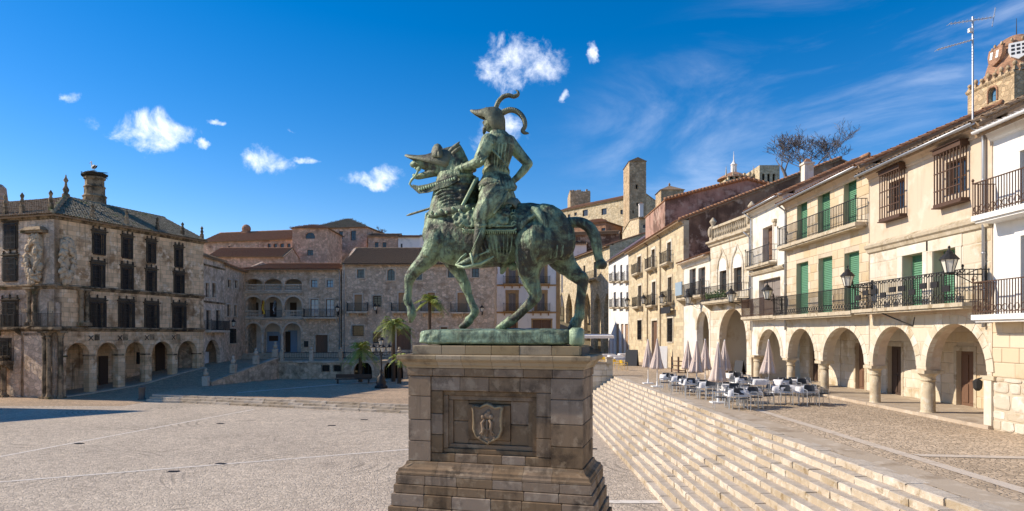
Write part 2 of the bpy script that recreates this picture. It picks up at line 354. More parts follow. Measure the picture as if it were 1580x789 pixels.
bronze('bronze_dark', (0.17, 0.18, 0.115), (0.042, 0.039, 0.029), (0.15, 0.12, 0.05))
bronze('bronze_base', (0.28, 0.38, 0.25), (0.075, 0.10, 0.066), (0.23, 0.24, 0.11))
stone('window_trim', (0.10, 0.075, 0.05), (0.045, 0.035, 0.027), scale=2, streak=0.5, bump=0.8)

# ------------------------------------------------------------------ mesh helper
class MB:
    def __init__(s): s.v = []; s.f = []
    def add(s, vs_, fs):
        o = len(s.v); s.v.extend([tuple(p) for p in vs_]); s.f.extend([tuple(i + o for i in f) for f in fs]); return s
    def box(s, x0, y0, z0, x1, y1, z1):
        return s.add([(x0, y0, z0), (x1, y0, z0), (x1, y1, z0), (x0, y1, z0), (x0, y0, z1), (x1, y0, z1), (x1, y1, z1), (x0, y1, z1)],
                     [(3, 2, 1, 0), (4, 5, 6, 7), (0, 1, 5, 4), (1, 2, 6, 5), (2, 3, 7, 6), (3, 0, 4, 7)])
    def frust(s, c0, h0, c1, h1):       # from rectangle (half sizes h0) round c0 to rectangle h1 round c1
        p = []
        for c, h in ((c0, h0), (c1, h1)):
            for a, b in ((-1, -1), (1, -1), (1, 1), (-1, 1)): p.append((c[0] + a * h[0], c[1] + b * h[1], c[2]))
        return s.add(p, [(3, 2, 1, 0), (4, 5, 6, 7), (0, 1, 5, 4), (1, 2, 6, 5), (2, 3, 7, 6), (3, 0, 4, 7)])
    def poly(s, pts): return s.add(pts, [tuple(range(len(pts)))])
    def rings(s, R, cap=True, close=True):
        n = len(R[0]); o = len(s.v)
        for r in R: s.v.extend([tuple(p) for p in r])
        for i in range(len(R) - 1):
            for j in range(n if close else n - 1):
                a = o + i * n + j; b = o + i * n + (j + 1) % n
                s.f.append((a, b, b + n, a + n))
        if cap:
            s.f.append(tuple(o + j for j in reversed(range(n))))
            s.f.append(tuple(o + (len(R) - 1) * n + j for j in range(n)))
        return s
    def tube(s, pts, rad, n=8, cap=True, flat=1.0, upv=None):
        pts = [Vector(p) for p in pts]; R = []
        if not hasattr(rad, '__len__'): rad = [rad] * len(pts)
        pn = None
        for i, p in enumerate(pts):
            t = (pts[min(i + 1, len(pts) - 1)] - pts[max(i - 1, 0)])
            t = t.normalized() if t.length > 1e-9 else Vector((0, 0, 1))
            if pn is None:
                u = Vector(upv) if upv else (Vector((0, 0, 1)) if abs(t.z) < 0.9 else Vector((0, 1, 0)))
            else: u = pn
            a = (u - t * u.dot(t))
            if a.length < 1e-6: a = t.orthogonal()
            a.normalize(); pn = a; b = t.cross(a)
            R.append([p + (a * math.cos(2 * PI * j / n) + b * math.sin(2 * PI * j / n) * flat) * rad[i] for j in range(n)])
        return s.rings(R, cap)
    def lathe(s, prof, n=16, c=(0, 0, 0), fn=None):
        R = []
        for r, z in prof:
            ring = []
            for j in range(n):
                a = 2 * PI * j / n
                k = fn(a, z) if fn else 1.0
                ring.append((c[0] + r * k * math.cos(a), c[1] + r * k * math.sin(a), c[2] + z))
            R.append(ring)
        return s.rings(R)
    def ell(s, c, rx, ry, rz, n=12, m=8, rot=None):
        R = []
        for i in range(m + 1):
            th = PI * (0.02 + 0.96 * i / m); ring = []
            for j in range(n):
                a = 2 * PI * j / n
                p = Vector((rx * math.sin(th) * math.cos(a), ry * math.sin(th) * math.sin(a), -rz * math.cos(th)))
                if rot: p = rot @ p
                ring.append((c[0] + p.x, c[1] + p.y, c[2] + p.z))
            R.append(ring)
        return s.rings(R)
    def mesh(s, name):
        me = bpy.data.meshes.new(name); me.from_pydata(s.v, [], s.f); me.update(); return me
    def build(s, name, mat, parent=None, smooth=False):
        me = s.mesh(name)
        me.materials.append(MAT[mat])
        if smooth:
            me.polygons.foreach_set('use_smooth', [True] * len(me.polygons))
        o = bpy.data.objects.new(name, me); COL.objects.link(o)
        if parent is not None: o.parent = parent
        return o

def tag(o, label=None, cat=None, group=None, kind=None):
    if label: o['label'] = label
    if cat: o['category'] = cat
    if group: o['group'] = group
    if kind: o['kind'] = kind
    return o
def struct(o): o['kind'] = 'structure'; return o
def empty(name, loc, rz=0.0, label=None, cat=None, group=None):
    o = bpy.data.objects.new(name, None); COL.objects.link(o); o.location = loc; o.rotation_euler = (0, 0, rz)
    o.empty_display_size = 0.3
    return tag(o, label, cat, group)
def link_mesh(name, me, parent=None, loc=None, scale=None, rot=None):
    o = bpy.data.objects.new(name, me); COL.objects.link(o)
    if parent is not None: o.parent = parent
    if loc: o.location = loc
    if scale: o.scale = scale
    if rot: o.rotation_euler = rot
    return o
def copy_tree(o, parent=None):
    c = o.copy(); COL.objects.link(c); c.parent = parent
    for ch in list(KIDS.get(o.name, o.children)): copy_tree(ch, c)
    return c
KIDS = {}
def at(px, py, y): return Vector(((px - CX) / F * y, y, CZ + (CY - py) / F * y))
def on(px, py, z=0.0):
    y = (CZ - z) * F / (py - CY); return Vector(((px - CX) / F * y, y, z))
ORD = ['first', 'second', 'third', 'fourth', 'fifth', 'sixth', 'seventh', 'eighth', 'ninth', 'tenth', 'eleventh', 'twelfth', 'thirteenth', 'fourteenth', 'fifteenth', 'sixteenth', 'seventeenth', 'eighteenth', 'nineteenth', 'twentieth']
# shared unit block with chamfered, slightly uneven front edges (for ashlar)
def unit_block(name, mat, seed):
    r = random.Random(seed); e = 0.5; c = 0.035
    j = lambda: r.uniform(-0.012, 0.012)
    back = [(-e, e, -e), (e, e, -e), (e, e, e), (-e, e, e)]
    mid = [(-e, -0.2, -e), (e, -0.2, -e), (e, -0.2, e), (-e, -0.2, e)]
    fr = [(-e + c + j(), -e, -e + c * 1.6 + j()), (e - c + j(), -e, -e + c * 1.6 + j()), (e - c + j(), -e, e - c * 1.6 + j()), (-e + c + j(), -e, e - c * 1.6 + j())]
    m = MB(); m.rings([back, mid, fr]); me = m.mesh(name); me.materials.append(MAT[mat]); return me
# ================================================================== ground
TZ = 2.1                                             # level of the upper terrace
rng = random.Random(7)
def sheet(name, pts, mat):
    return struct(MB().poly(pts).build(name, mat))
sheet('ground', [(-3000, -300, -0.03), (3000, -300, -0.03), (3000, 4500, -0.03), (-3000, 4500, -0.03)], 'earth')
sheet('plaza_pavement', [(-75, -15, 0), (4.75, -15, 0), (4.75, 60, 0), (-75, 60, 0)], 'plaza_cobble')
# raised terrace on the right and the upper street behind (one sheet with skirts)
g = MB()
g.poly([(8.85, -15, TZ), (40, -15, TZ), (40, 130, TZ), (-24, 130, TZ), (-24, 68.3, TZ), (4.4, 68.3, TZ), (4.4, 47.25, TZ), (7.5, 47.25, TZ)])
g.poly([(4.4, 47.25, 0), (4.4, 68.3, 0), (4.4, 68.3, TZ), (4.4, 47.25, TZ)])
struct(g.build('terrace_pavement', 'terrace_cobble'))
# smooth flagged walk along the top of the stairs, and the pale strip in the cobbles
sheet('flagged_walk', [(8.78, -10, TZ + .004), (9.35, -10, TZ + .004), (8.55, 47, TZ + .004), (7.52, 47, TZ + .004)], 'smooth_paving')
sheet('paving_strip', [(9.72, -5, TZ + .008), (10.1, -5, TZ + .008), (9.75, 33, TZ + .008), (9.45, 33, TZ + .008)], 'terrace_strip')
sheet('paving_strip', [(9.9, 16.6, TZ + .012), (10.0, 16.25, TZ + .012), (15, 15.6, TZ + .012), (15, 15.95, TZ + .012)], 'terrace_strip')
def strip(p, q, wd, mat='pale_strip', z=.005):
    p = Vector(p); q = Vector(q); d = (q - p).normalized(); n = Vector((-d.y, d.x, 0)) * wd / 2
    return sheet('paving_strip', [(p - n).xy[:] + (z,), (q - n).xy[:] + (z,), (q + n).xy[:] + (z,), (p + n).xy[:] + (z,)], mat)
strip(on(-60, 716), on(392, 632), .16); strip(on(-60, 749), on(640, 693), .16, z=.009)
strip(on(900, 775), on(1045, 775), .35, z=.013)
# drain covers
for i, (px, py, sz, lab) in enumerate([(122, 685, .2, 'dark iron drain cover on the upper pale line left'), (341, 716, .2, 'largest dark drain grate beside the lower pale line'), (268, 728, .2, 'pair of small iron covers sitting on the lower pale line'),
        (340, 654, .2, 'drain cover in the middle of the square near the shadow edge'), (512, 657, .2, 'drain cover left of the pedestal, nearer of two'), (562, 648, .2, 'drain cover left of the pedestal, farther of two'), (914, 693, .2, 'drain cover at the foot of the stairs')]):
    p = on(px, py)
    e = empty('drain_cover', (p.x, p.y, 0.004), rng.uniform(-.3, .3), lab, 'drain cover', 'drain covers in the square')
    m = MB(); m.box(-sz, -sz * .55, 0, sz, sz * .55, .012); m.build('frame', 'iron', e)
    m = MB()
    for k in range(6): m.box(-sz * .9 + k * sz * .31, -sz * .45, .014, -sz * .9 + k * sz * .31 + sz * .15, sz * .45, .022)
    m.build('grate', 'black_paint', e)

# ---- stairs: thirteen steps of single slabs
def slab_mesh(L, seed, mat='step_stone', W=.36, H=.165):
    r = random.Random(seed); c = .018
    R = []
    for y, k in ((-L / 2, .98), (-L / 2 + .03, 1), (-L * .2, 1), (L * .15, 1), (L / 2 - .03, 1), (L / 2, .98)):
        j = lambda a=.014: r.uniform(-a, a)
        R.append([(-W / 2 + j(), y, -H), (W / 2, y, -H), (W / 2, y, 0 + j(.003)), (-W / 2 + c + j(), y, j(.003)), (-W / 2 + j(), y, -c + j()), ])
    m = MB(); m.rings(R); me = m.mesh('slab'); me.materials.append(MAT[mat]); return me
SLABS = [slab_mesh(1.0, k) for k in range(10)]
NST = 13; RISE = TZ / NST
stairs = MB()
def stair_x(i, y):          # front edge of step i at distance y (the flight widens a little towards the camera)
    bot = 4.3 + 0.012 * (47 - y) * 0.6; top = 7.15 + 0.022 * max(0, 47 - y)
    return bot + (top - bot) * i / (NST - 1)
for i in range(NST):
    z = RISE * (i + 1) - .03
    ys = (-12, 47.2)
    stairs.add([(stair_x(i, y) + .05, y, zz) for y in ys for zz in (0, z)] + [(stair_x(12, y) + .55, y, zz) for y in ys for zz in (0, z)],
               [(0, 2, 3, 1), (1, 3, 7, 5), (0, 1, 5, 4), (2, 6, 7, 3)])
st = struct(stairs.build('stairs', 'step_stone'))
cand = []
for i in range(NST):
    y = 8.5 - rng.uniform(0, 1)
    while y < 47:
        L = rng.uniform(.55, 1.45); L = min(L, 47.1 - y)
        if L < .25: break
        cand.append((i, y + L / 2, L)); y += L
cand.sort(key=lambda c: c[1])
far = MB()
for k, (i, y, L) in enumerate(cand):
    x = stair_x(i, y); ang = -math.atan2(stair_x(i, y + 1) - stair_x(i, y), 1)
    wdt = (stair_x(1, y) - stair_x(0, y)) + .07 if i < NST - 1 else .5
    z = RISE * (i + 1) + rng.uniform(-.011, .009)
    if k < 300:
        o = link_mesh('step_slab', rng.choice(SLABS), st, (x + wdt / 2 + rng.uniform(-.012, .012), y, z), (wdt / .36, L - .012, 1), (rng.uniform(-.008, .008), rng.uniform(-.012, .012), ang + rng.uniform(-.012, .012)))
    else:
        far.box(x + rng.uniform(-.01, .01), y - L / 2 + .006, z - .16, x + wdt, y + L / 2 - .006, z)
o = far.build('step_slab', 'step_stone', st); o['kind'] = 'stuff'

# ---- low platform with three long steps on the far side of the square
A_, B_, C_ = Vector((-27.5, 50.2, 0)), Vector((-11.2, 44.1, 0)), Vector((4.3, 38.6, 0))
def plat(off, z, name, mat):
    d = (C_ - A_).normalized(); n = Vector((-d.y, d.x, 0))   # towards the back
    a = A_ + n * off; c = C_ + n * off
    return a, c, n
pf = MB()
dP = (C_ - A_).normalized(); nP = Vector((-dP.y, dP.x, 0))
a0 = A_ + nP * .75; c0 = C_ + nP * .75
pf.poly([(a0.x, a0.y, .5), (c0.x, c0.y, .5), (4.4, 68.6, .5), (-25.0, 68.6, .5), (-27.4, 58, .5)])
pf.poly([(a0.x, a0.y, 0), (c0.x, c0.y, 0), (c0.x, c0.y, .5), (a0.x, a0.y, .5)])
plt = struct(pf.build('platform_pavement', 'back_cobble'))
strip3 = sheet('paving_strip', [(-21.5, 52, .506), (-21.2, 52, .506), (-12, 66, .506), (-12.4, 66, .506)], 'pale_strip')
KERBS = [slab_mesh(1.0, 40 + k, 'kerb_stone', .42, .17) for k in range(6)]
angP = math.atan2(dP.y, dP.x)
for r_ in range(3):
    off = .2 + .26 * r_; z = .165 * (r_ + 1) + .005
    t = 0.0; Ltot = (C_ - A_).length
    while t < Ltot - .3:
        L = min(rng.uniform(1.0, 1.8), Ltot - t)
        p = A_ + dP * (t + L / 2) + nP * off
        link_mesh('kerb_stone', rng.choice(KERBS), plt, (p.x, p.y, z), (1, L - .015, 1), (0, 0, angP - PI / 2 + PI))
        t += L
# ---- sloping street on the left between palace and platform
sg = MB()
prof = [(44, -.02), (50, .02), (54, .2), (59, .55), (64, 1.4), (68, 1.9), (72, 2.08), (84, 2.11)]
def street_z(y):
    for (ya, za), (yb, zb) in zip(prof, prof[1:]):
        if ya <= y <= yb: return za + (zb - za) * (y - ya) / (yb - ya)
    return 2.1
R = []
for y, z in prof:
    xr = {44: -27.4, 50: -27.3, 54: -27.2, 59: -26.6, 64: -25.2, 68: -23.95, 72: -23.9, 84: -23.9}[y]
    R.append([(-46 + i * (xr + 46) / 8, y, z) for i in range(9)])
sg.rings(R, cap=False, close=False)
struct(sg.build('street_pavement', 'back_cobble'))

# ---- parapet of the ramp, retaining wall of the upper terrace
def local_box_wall(name, pts, t, mat, label, cat):
    pass
ramp = empty('ramp_parapet', (-26.7, 59, .4), math.atan2(9.3, 2.8), 'sloping stone parapet climbing beside the ramp to the upper terrace', 'wall')
LR = math.hypot(2.8, 9.3)
m = MB(); m.add([(0, -.2, -.5), (LR, -.2, -.5), (LR, -.2, 2.25), (0, -.2, .35), (0, .2, -.5), (LR, .2, -.5), (LR, .2, 2.25), (0, .2, .35)],
                [(0, 1, 2, 3), (5, 4, 7, 6), (3, 2, 6, 7), (1, 5, 6, 2), (4, 0, 3, 7)])
m.build('wall', 'retaining_stone', ramp)
k = (2.25 - .35) / LR
for i in range(8):
    a = i * LR / 8 + .01; b = (i + 1) * LR / 8 - .01
    m = MB(); m.add([(a, -.26, .352 + a * k), (b, -.26, .352 + b * k), (b, .2, .352 + b * k), (a, .2, .352 + a * k), (a, -.26, .47 + a * k), (b, -.26, .47 + b * k), (b, .2, .47 + b * k), (a, .2, .47 + a * k)],
                    [(3, 2, 1, 0), (4, 5, 6, 7), (0, 1, 5, 4), (1, 2, 6, 5), (2, 3, 7, 6), (3, 0, 4, 7)])
    m.build('coping_stone', 'kerb_stone', ramp)
# carved posts along the ramp
def post(loc, label):
    e = empty('stone_post', loc, 0, label, 'stone post', 'carved stone posts beside the ramp')
    m = MB(); m.box(-.24, -.24, 0, .24, .24, .75); m.frust((0, 0, .752), (.28, .28), (0, 0, .85), (.2, .2)); m.build('shaft', 'kerb_stone', e)
    MB().lathe([(.12, .86), (.2, .95), (.24, 1.1), (.16, 1.25), (.09, 1.32), (.15, 1.42), (.13, 1.52), (.03, 1.6)], 12).build('finial', 'kerb_stone', e, True)
for i, (t, lab) in enumerate([(-.5, 'pale carved stone post at the foot of the ramp'), (3.0, 'carved stone post second up the ramp parapet'), (6.2, 'carved stone post third up the ramp parapet'), (9.2, 'carved stone post at the top of the ramp parapet')]):
    p = Vector((-26.7, 59, 0)) + Vector((2.8, 9.3, 0)).normalized() * t
    post((p.x, p.y, (.75 + .204 * t + .1) if t > 0 else street_z(58.5)), lab)
p = on(219, 618)
e = empty('bollard', (p.x, p.y, 0), 0, 'short dark bollard at the left end of the low platform', 'bollard')
MB().lathe([(.3, 0), (.3, .12), (.22, .16), (.22, .9), (.27, .95), (.2, 1.05), (.05, 1.12)], 12).build('post', 'joint_dark', e, True)
# ================================================================== pedestal
TH = RAD(15.0)
PC = Vector((-.27, 17.97, 0))
ped = empty('statue_pedestal', PC, -TH, 'brown granite pedestal with carved coat of arms under the bronze rider', 'pedestal')
rp = random.Random(3)
def bevbox(x0, y0, z0, x1, y1, z1, c=.012):
    m = MB(); q = []
    for (z, k) in ((z0, c), (z0 + c, 0), (z1 - c, 0), (z1, c)):
        q.append([(x0 + k, y0 + k, z), (x1 - k, y0 + k, z), (x1 - k, y1 - k, z), (x0 + k, y1 - k, z)])
    m.rings(q); return m
def block(x0, y0, z0, x1, y1, z1, mat='granite', name='block', c=.014, g=.006):
    j = lambda: rp.uniform(-.004, .004)
    return bevbox(x0 + g, y0 + g + j(), z0 + g, x1 - g, y1 - g + j(), z1 - g, c).build(name, mat, ped)
def split(a, b, n, jit=.12):
    xs = [a + (b - a) * i / n for i in range(n + 1)]
    for i in range(1, n): xs[i] += rp.uniform(-jit, jit) * (b - a) / n
    return list(zip(xs, xs[1:]))
hx, hy = 2.33, .90
# core behind the joints
m = MB(); m.box(-hx + .08, -hy + .42, .0, hx - .08, hy - .08, 4.75); m.build('core', 'joint_dark', ped)
# foot: three stepped courses
for (z0, z1, ex) in ((0, .30, .47), (.30, .60, .40), (.60, .93, .34), (.93, 1.16, .29), (1.16, 1.40, .25)):
    X, Y = hx + ex, hy + ex
    for n_, (a, b) in enumerate(split(-X, X, 6)):
        block(a, -Y, z0, b, -Y + .8, z1)
        block(a, Y - .7, z0, b, Y, z1)
    for a, b in split(-Y + .8, Y - .7, 2):
        block(X - .8, a, z0, X, b, z1); block(-X, a, z0, -X + .8, b, z1)
# torus moulding under the body: sloped profile, cut in lengths
def moulding(prof, n_front, n_side, mat, name):
    # prof: list of (offset, z); lengths mitred at the corners
    def run(a, b, A, Bc, axis, sgn):
        R = []
        for t, corner in ((a, A), (b, Bc)):
            ring = []
            for off, z in prof:
                along = t + (off * corner if corner else 0)
                if axis == 'x': ring.append((along, sgn * (hy + off), z))
                else: ring.append((sgn * (hx + off), along, z))
            # inner side
            ring += [((t, sgn * (hy - .25), prof[-1][1]) if axis == 'x' else (sgn * (hx - .25), t, prof[-1][1])), ((t, sgn * (hy - .25), prof[0][1]) if axis == 'x' else (sgn * (hx - .25), t, prof[0][1]))]
            R.append(ring)
        m = MB(); m.rings(R); return m.build(name, mat, ped)
    gp = .004
    for sgn in (-1, 1):
        sp = split(-hx, hx, n_front)
        for i, (a, b) in enumerate(sp):
            run(a + (0 if i == 0 else gp), b - (0 if i == len(sp) - 1 else gp), -1 if i == 0 else 0, 1 if i == len(sp) - 1 else 0, 'x', sgn)
        sp = split(-hy, hy, n_side)
        for i, (a, b) in enumerate(sp):
            run(a + (0 if i == 0 else gp), b - (0 if i == len(sp) - 1 else gp), -1 if i == 0 else 0, 1 if i == len(sp) - 1 else 0, 'y', sgn)
moulding([(.24, 1.405), (.24, 1.46), (.20, 1.50), (.19, 1.56), (.10, 1.60), (.05, 1.66), (.03, 1.73), (0, 1.735)], 6, 2, 'granite', 'moulding')
# body: corner piers, framed panel with a sunk field
zs = [1.735, 2.27, 2.83, 3.45, 3.98]
px0, px1 = -1.70, 1.52          # inner edges of the corner piers
D = .05
for i in range(4):
    z0, z1 = zs[i], zs[i + 1]
    block(-hx, -hy, z0, px0, -hy + .6, z1); block(px1, -hy, z0, hx, -hy + .6, z1)
    block(hx - .6, -hy + .6, z0, hx, hy - .5, z1); block(-hx, -hy + .6, z0, -hx + .6, hy - .5, z1)
    for a, b in split(-hx, hx, 4): block(a, hy - .5, z0, b, hy, z1)
fx0, fx1, fz0, fz1 = -1.38, 1.14, 1.97, 3.60     # opening of the frame
yb = -hy + D
for a, b in split(px0, px1, 4, .05): block(a, yb, 3.60, b, yb + .5, 3.98)
for a, b in split(px0, px1, 5, .05): block(a, yb, 1.735, b, yb + .5, 1.97)
for z0, z1 in ((1.97, 2.45), (2.45, 3.0), (3.0, 3.6)):
    block(px0, yb, z0, fx0, yb + .5, z1); block(fx1, yb, z0, px1, yb + .5, z1)
# two inner mouldings and the field
for n_, (ins, dp) in enumerate(((0, .09), (.12, .15))):
    y0 = yb + dp
    for (a, b, c, d_) in ((fx0 + ins, fx1 - ins, fz1 - ins - .12, fz1 - ins), (fx0 + ins, fx1 - ins, fz0 + ins, fz0 + ins + .12),
                         (fx0 + ins, fx0 + ins + .12, fz0 + ins + .12, fz1 - ins - .12), (fx1 - ins - .12, fx1 - ins, fz0 + ins + .12, fz1 - ins - .12)):
        block(a, y0, c, b, y0 + .4, d_, c=.01, g=.002)
ix0, ix1, iz0, iz1 = fx0 + .24, fx1 - .24, fz0 + .24, fz1 - .24
for a, b, c, d_ in ((ix0, -.72, iz0, 2.8), (ix0, -.72, 2.8, iz1), (.42, ix1, iz0, 2.75), (.42, ix1, 2.75, iz1), (-.72, .42, iz0, iz0 + .12), (-.72, .42, iz1 - .1, iz1)):
    block(a, yb + .2, c, b, yb + .6, d_)
bk = block(-.72, yb + .13, iz0 + .12, .42, yb + .6, iz1 - .1)
# coat of arms
def outline_prism(pts, y0, y1, taper=.03):
    cx = sum(p[0] for p in pts) / len(pts); cz = sum(p[1] for p in pts) / len(pts)
    R = [[(x, y1, z) for x, z in pts], [(x, y0 + .03, z) for x, z in pts], [(cx + (x - cx) * (1 - taper), y0, cz + (z - cz) * (1 - taper)) for x, z in pts]]
    m = MB(); m.rings(R); return m
scx, scz = -.16, 2.78
sh = [(-.34, .44), (-.40, .40), (-.37, .30), (-.36, .05), (-.37, -.15), (-.30, -.33), (-.16, -.42), (0, -.52), (.16, -.42), (.30, -.33), (.37, -.15), (.36, .05), (.37, .30), (.40, .40), (.34, .44), (.2, .40), (.1, .46), (0, .50), (-.1, .46), (-.2, .40)]
ys = yb + .13
coa = outline_prism([(scx + x * 1.08, scz + z * 1.08) for x, z in sh], ys - .10, ys + .02).build('coat_of_arms', 'granite', ped)
rim = MB()
rim.tube([(scx + x, ys - .105, scz + z) for x, z in sh + sh[:1]], .035, 6); rim.build('rim', 'granite_pale', coa, True)
chg = MB()
for s_ in (-1, 1):      # two standing beasts against a tree, in low relief
    chg.tube([(scx + s_ * .13, ys - .13, scz - .30), (scx + s_ * .10, ys - .14, scz - .12), (scx + s_ * .13, ys - .15, scz + .02), (scx + s_ * .06, ys - .14, scz + .10)], [.025, .04, .045, .03], 6)
    chg.tube([(scx + s_ * .10, ys - .14, scz - .10), (scx + s_ * .03, ys - .14, scz - .16)], .02, 6)
    chg.tube([(scx + s_ * .12, ys - .14, scz - .18), (scx + s_ * .19, ys - .13, scz - .27)], .018, 6)
chg.tube([(scx, ys - .12, scz - .33), (scx, ys - .13, scz + .1)], .025, 6)
for x, z, r in ((0, .22, .10), (-.1, .17, .07), (.1, .18, .07), (.04, .3, .06)): chg.ell((scx + x, ys - .11, scz + z), r, .06, r)
for x in (-.2, 0, .2): chg.ell((scx + x, ys - .12, scz - .38 + abs(x) * .1), .04, .03, .03)
chg.build('charge', 'granite', coa, True)
# frieze, cornice, top course
for a, b in split(-hx - .02, hx + .02, 6):
    block(a, -hy - .02, 3.985, b, -hy + .6, 4.2); block(a, hy - .5, 3.985, b, hy + .02, 4.2)
for a, b in split(-hy + .6, hy - .5, 2):
    block(hx - .6, a, 3.985, hx + .02, b, 4.2); block(-hx - .02, a, 3.985, -hx + .6, b, 4.2)
moulding([(.03, 4.2), (.05, 4.25), (.10, 4.28), (.13, 4.36), (.20, 4.40), (.235, 4.44), (.235, 4.52), (.20, 4.545)], 6, 2, 'granite_pale', 'cornice')
for a, b in split(-2.24, 2.24, 6): block(a, -.85, 4.545, b, .85, 4.79, 'granite_pale')
m = MB(); m.box(-hx - .1, -hy - .1, 4.5, hx + .1, hy + .1, 4.543); m.build('bed_joint', 'granite_pale', ped)

# ================================================================== equestrian statue
OZ = 5.2
statue = empty('equestrian_statue', (PC.x, PC.y, 4.79), -TH, 'green bronze armoured horseman with plumed helmet riding a striding horse', 'statue')
SZ = OZ - 4.79
def Sp(px, py, ly=0.0):                               # photograph point -> statue frame on the plane local y = ly
    dx, dz = (px - CX) / F, (CY - py) / F
    sn, cs = math.sin(TH), math.cos(TH)
    t = (ly + PC.x * sn + PC.y * cs) / (dx * sn + cs)
    wx, wy, wz = t * dx - PC.x, t - PC.y, CZ + t * dz
    return Vector((wx * cs - wy * sn, ly, wz - 4.79))
U = .0176
# bronze ground plate, uneven edges
m = MB(); R = []
rr = random.Random(5)
N = 40
def plate_pt(a, k, z):
    c, s_ = math.cos(a), math.sin(a)
    x = 2.13 * (abs(c) ** .18) * (1 if c > 0 else -1); y = .79 * (abs(s_) ** .18) * (1 if s_ > 0 else -1)
    return Vector((x * k, y * k, z))
for z, k in ((0.0, 1.0), (.1, 1.005), (.2, 1.0), (.3, .997), (.38, .985), (.41, .95), (.43, .6), (.44, .05)):
    R.append([plate_pt(2 * PI * (j + .5) / N, k, z) + Vector((rr.uniform(-.012, .012), rr.uniform(-.012, .012), rr.uniform(-.012, .012) if z > .05 else 0)) for j in range(N)])
m.rings(R); plate = m.build('ground_plate', 'bronze_base', statue, True)
bv = plate.modifiers.new('s', 'SUBSURF'); bv.levels = bv.render_levels = 2
dt = bpy.data.textures.new('rough', 'CLOUDS'); dt.noise_scale = .16
dm = plate.modifiers.new('d', 'DISPLACE'); dm.texture = dt; dm.strength = .07; dm.mid_level = .5
m = bevbox(1.98, -.82, .002, 2.3, -.42, .46, .06); m.build('plate_end', 'bronze_base', statue, True)

def remesh(mb, name, mat, parent, voxel, smooth=4, disp=None):
    me = mb.mesh(name + '_raw'); tmp = bpy.data.objects.new(name + '_raw', me); COL.objects.link(tmp)
    r = tmp.modifiers.new('r', 'REMESH'); r.mode = 'VOXEL'; r.voxel_size = voxel; r.use_smooth_shade = True
    sm = tmp.modifiers.new('s', 'SMOOTH'); sm.factor = .5; sm.iterations = smooth
    if disp:
        t = bpy.data.textures.new(name, 'CLOUDS'); t.noise_scale = disp[0]; t.noise_depth = 3
        d = tmp.modifiers.new('d', 'DISPLACE'); d.texture = t; d.strength = disp[1]; d.mid_level = .5
    dg = bpy.context.evaluated_depsgraph_get(); dg.update()
    nm = bpy.data.meshes.new_from_object(tmp.evaluated_get(dg))
    bpy.data.objects.remove(tmp); bpy.data.meshes.remove(me)
    nm.name = name; nm.materials.clear(); nm.materials.append(MAT[mat])
    nm.polygons.foreach_set('use_smooth', [True] * len(nm.polygons))
    o = bpy.data.objects.new(name, nm); COL.objects.link(o); o.parent = parent
    return o
def loft_x(m, rows, n=20, y0=0.0, pw=1.0):            # rows: px, top py, bottom py, half width (m)
    R = []
    for px, a, b, hw in rows:
        p, q = Sp(px, a, y0), Sp(px, b, y0); c = (p + q) / 2; h = (p.z - q.z) / 2
        ring = []
        for j in range(n):
            t = 2 * PI * j / n; cs, sn = math.cos(t), math.sin(t)
            ring.append((c.x, y0 + hw * (abs(cs) ** pw) * (1 if cs > 0 else -1), c.z + h * sn))
        R.append(ring)
    return m.rings(R)
def loft_z(m, rows, n=20, y0=0.0):                    # rows: py, left px, right px, half width
    R = []
    for row in rows:
        py, a, b, hw = row[:4]; yy = row[4] if len(row) > 4 else y0
        p, q = Sp(a, py, yy), Sp(b, py, yy); c = (p + q) / 2; h = (q.x - p.x) / 2
        R.append([(c.x + h * math.cos(2 * PI * j / n), yy + hw * math.sin(2 * PI * j / n), c.z) for j in range(n)])
    return m.rings(R)
def limb(m, pts, n=12, flat=1.0):                     # pts: px, py, local y, radius in px
    P = [Sp(a, b, y) for a, b, y, r in pts]; Rr = [r * U for *_, r in pts]
    # resample with Catmull-Rom for smooth bends
    PP, RR = [], []
    for i in range(len(P) - 1):
        p0, p1, p2, p3 = P[max(i - 1, 0)], P[i], P[i + 1], P[min(i + 2, len(P) - 1)]
        for k in range(5):
            t = k / 5
            q = .5 * ((2 * p1) + (p2 - p0) * t + (2 * p0 - 5 * p1 + 4 * p2 - p3) * t * t + (3 * p1 - p0 - 3 * p2 + p3) * t ** 3)
            PP.append(q); RR.append(Rr[i] + (Rr[i + 1] - Rr[i]) * t)
    PP.append(P[-1]); RR.append(Rr[-1])
    m.tube(PP, RR, n, flat=flat)
    m.ell(P[0], Rr[0], Rr[0], Rr[0]); m.ell(P[-1], Rr[-1], Rr[-1], Rr[-1])
    return m
def blob(m, px, py, y, rx, ry, rz, tilt=0.0):
    return m.ell(Sp(px, py, y), rx * U, ry, rz * U, 14, 10, Matrix.Rotation(tilt, 3, 'Y'))

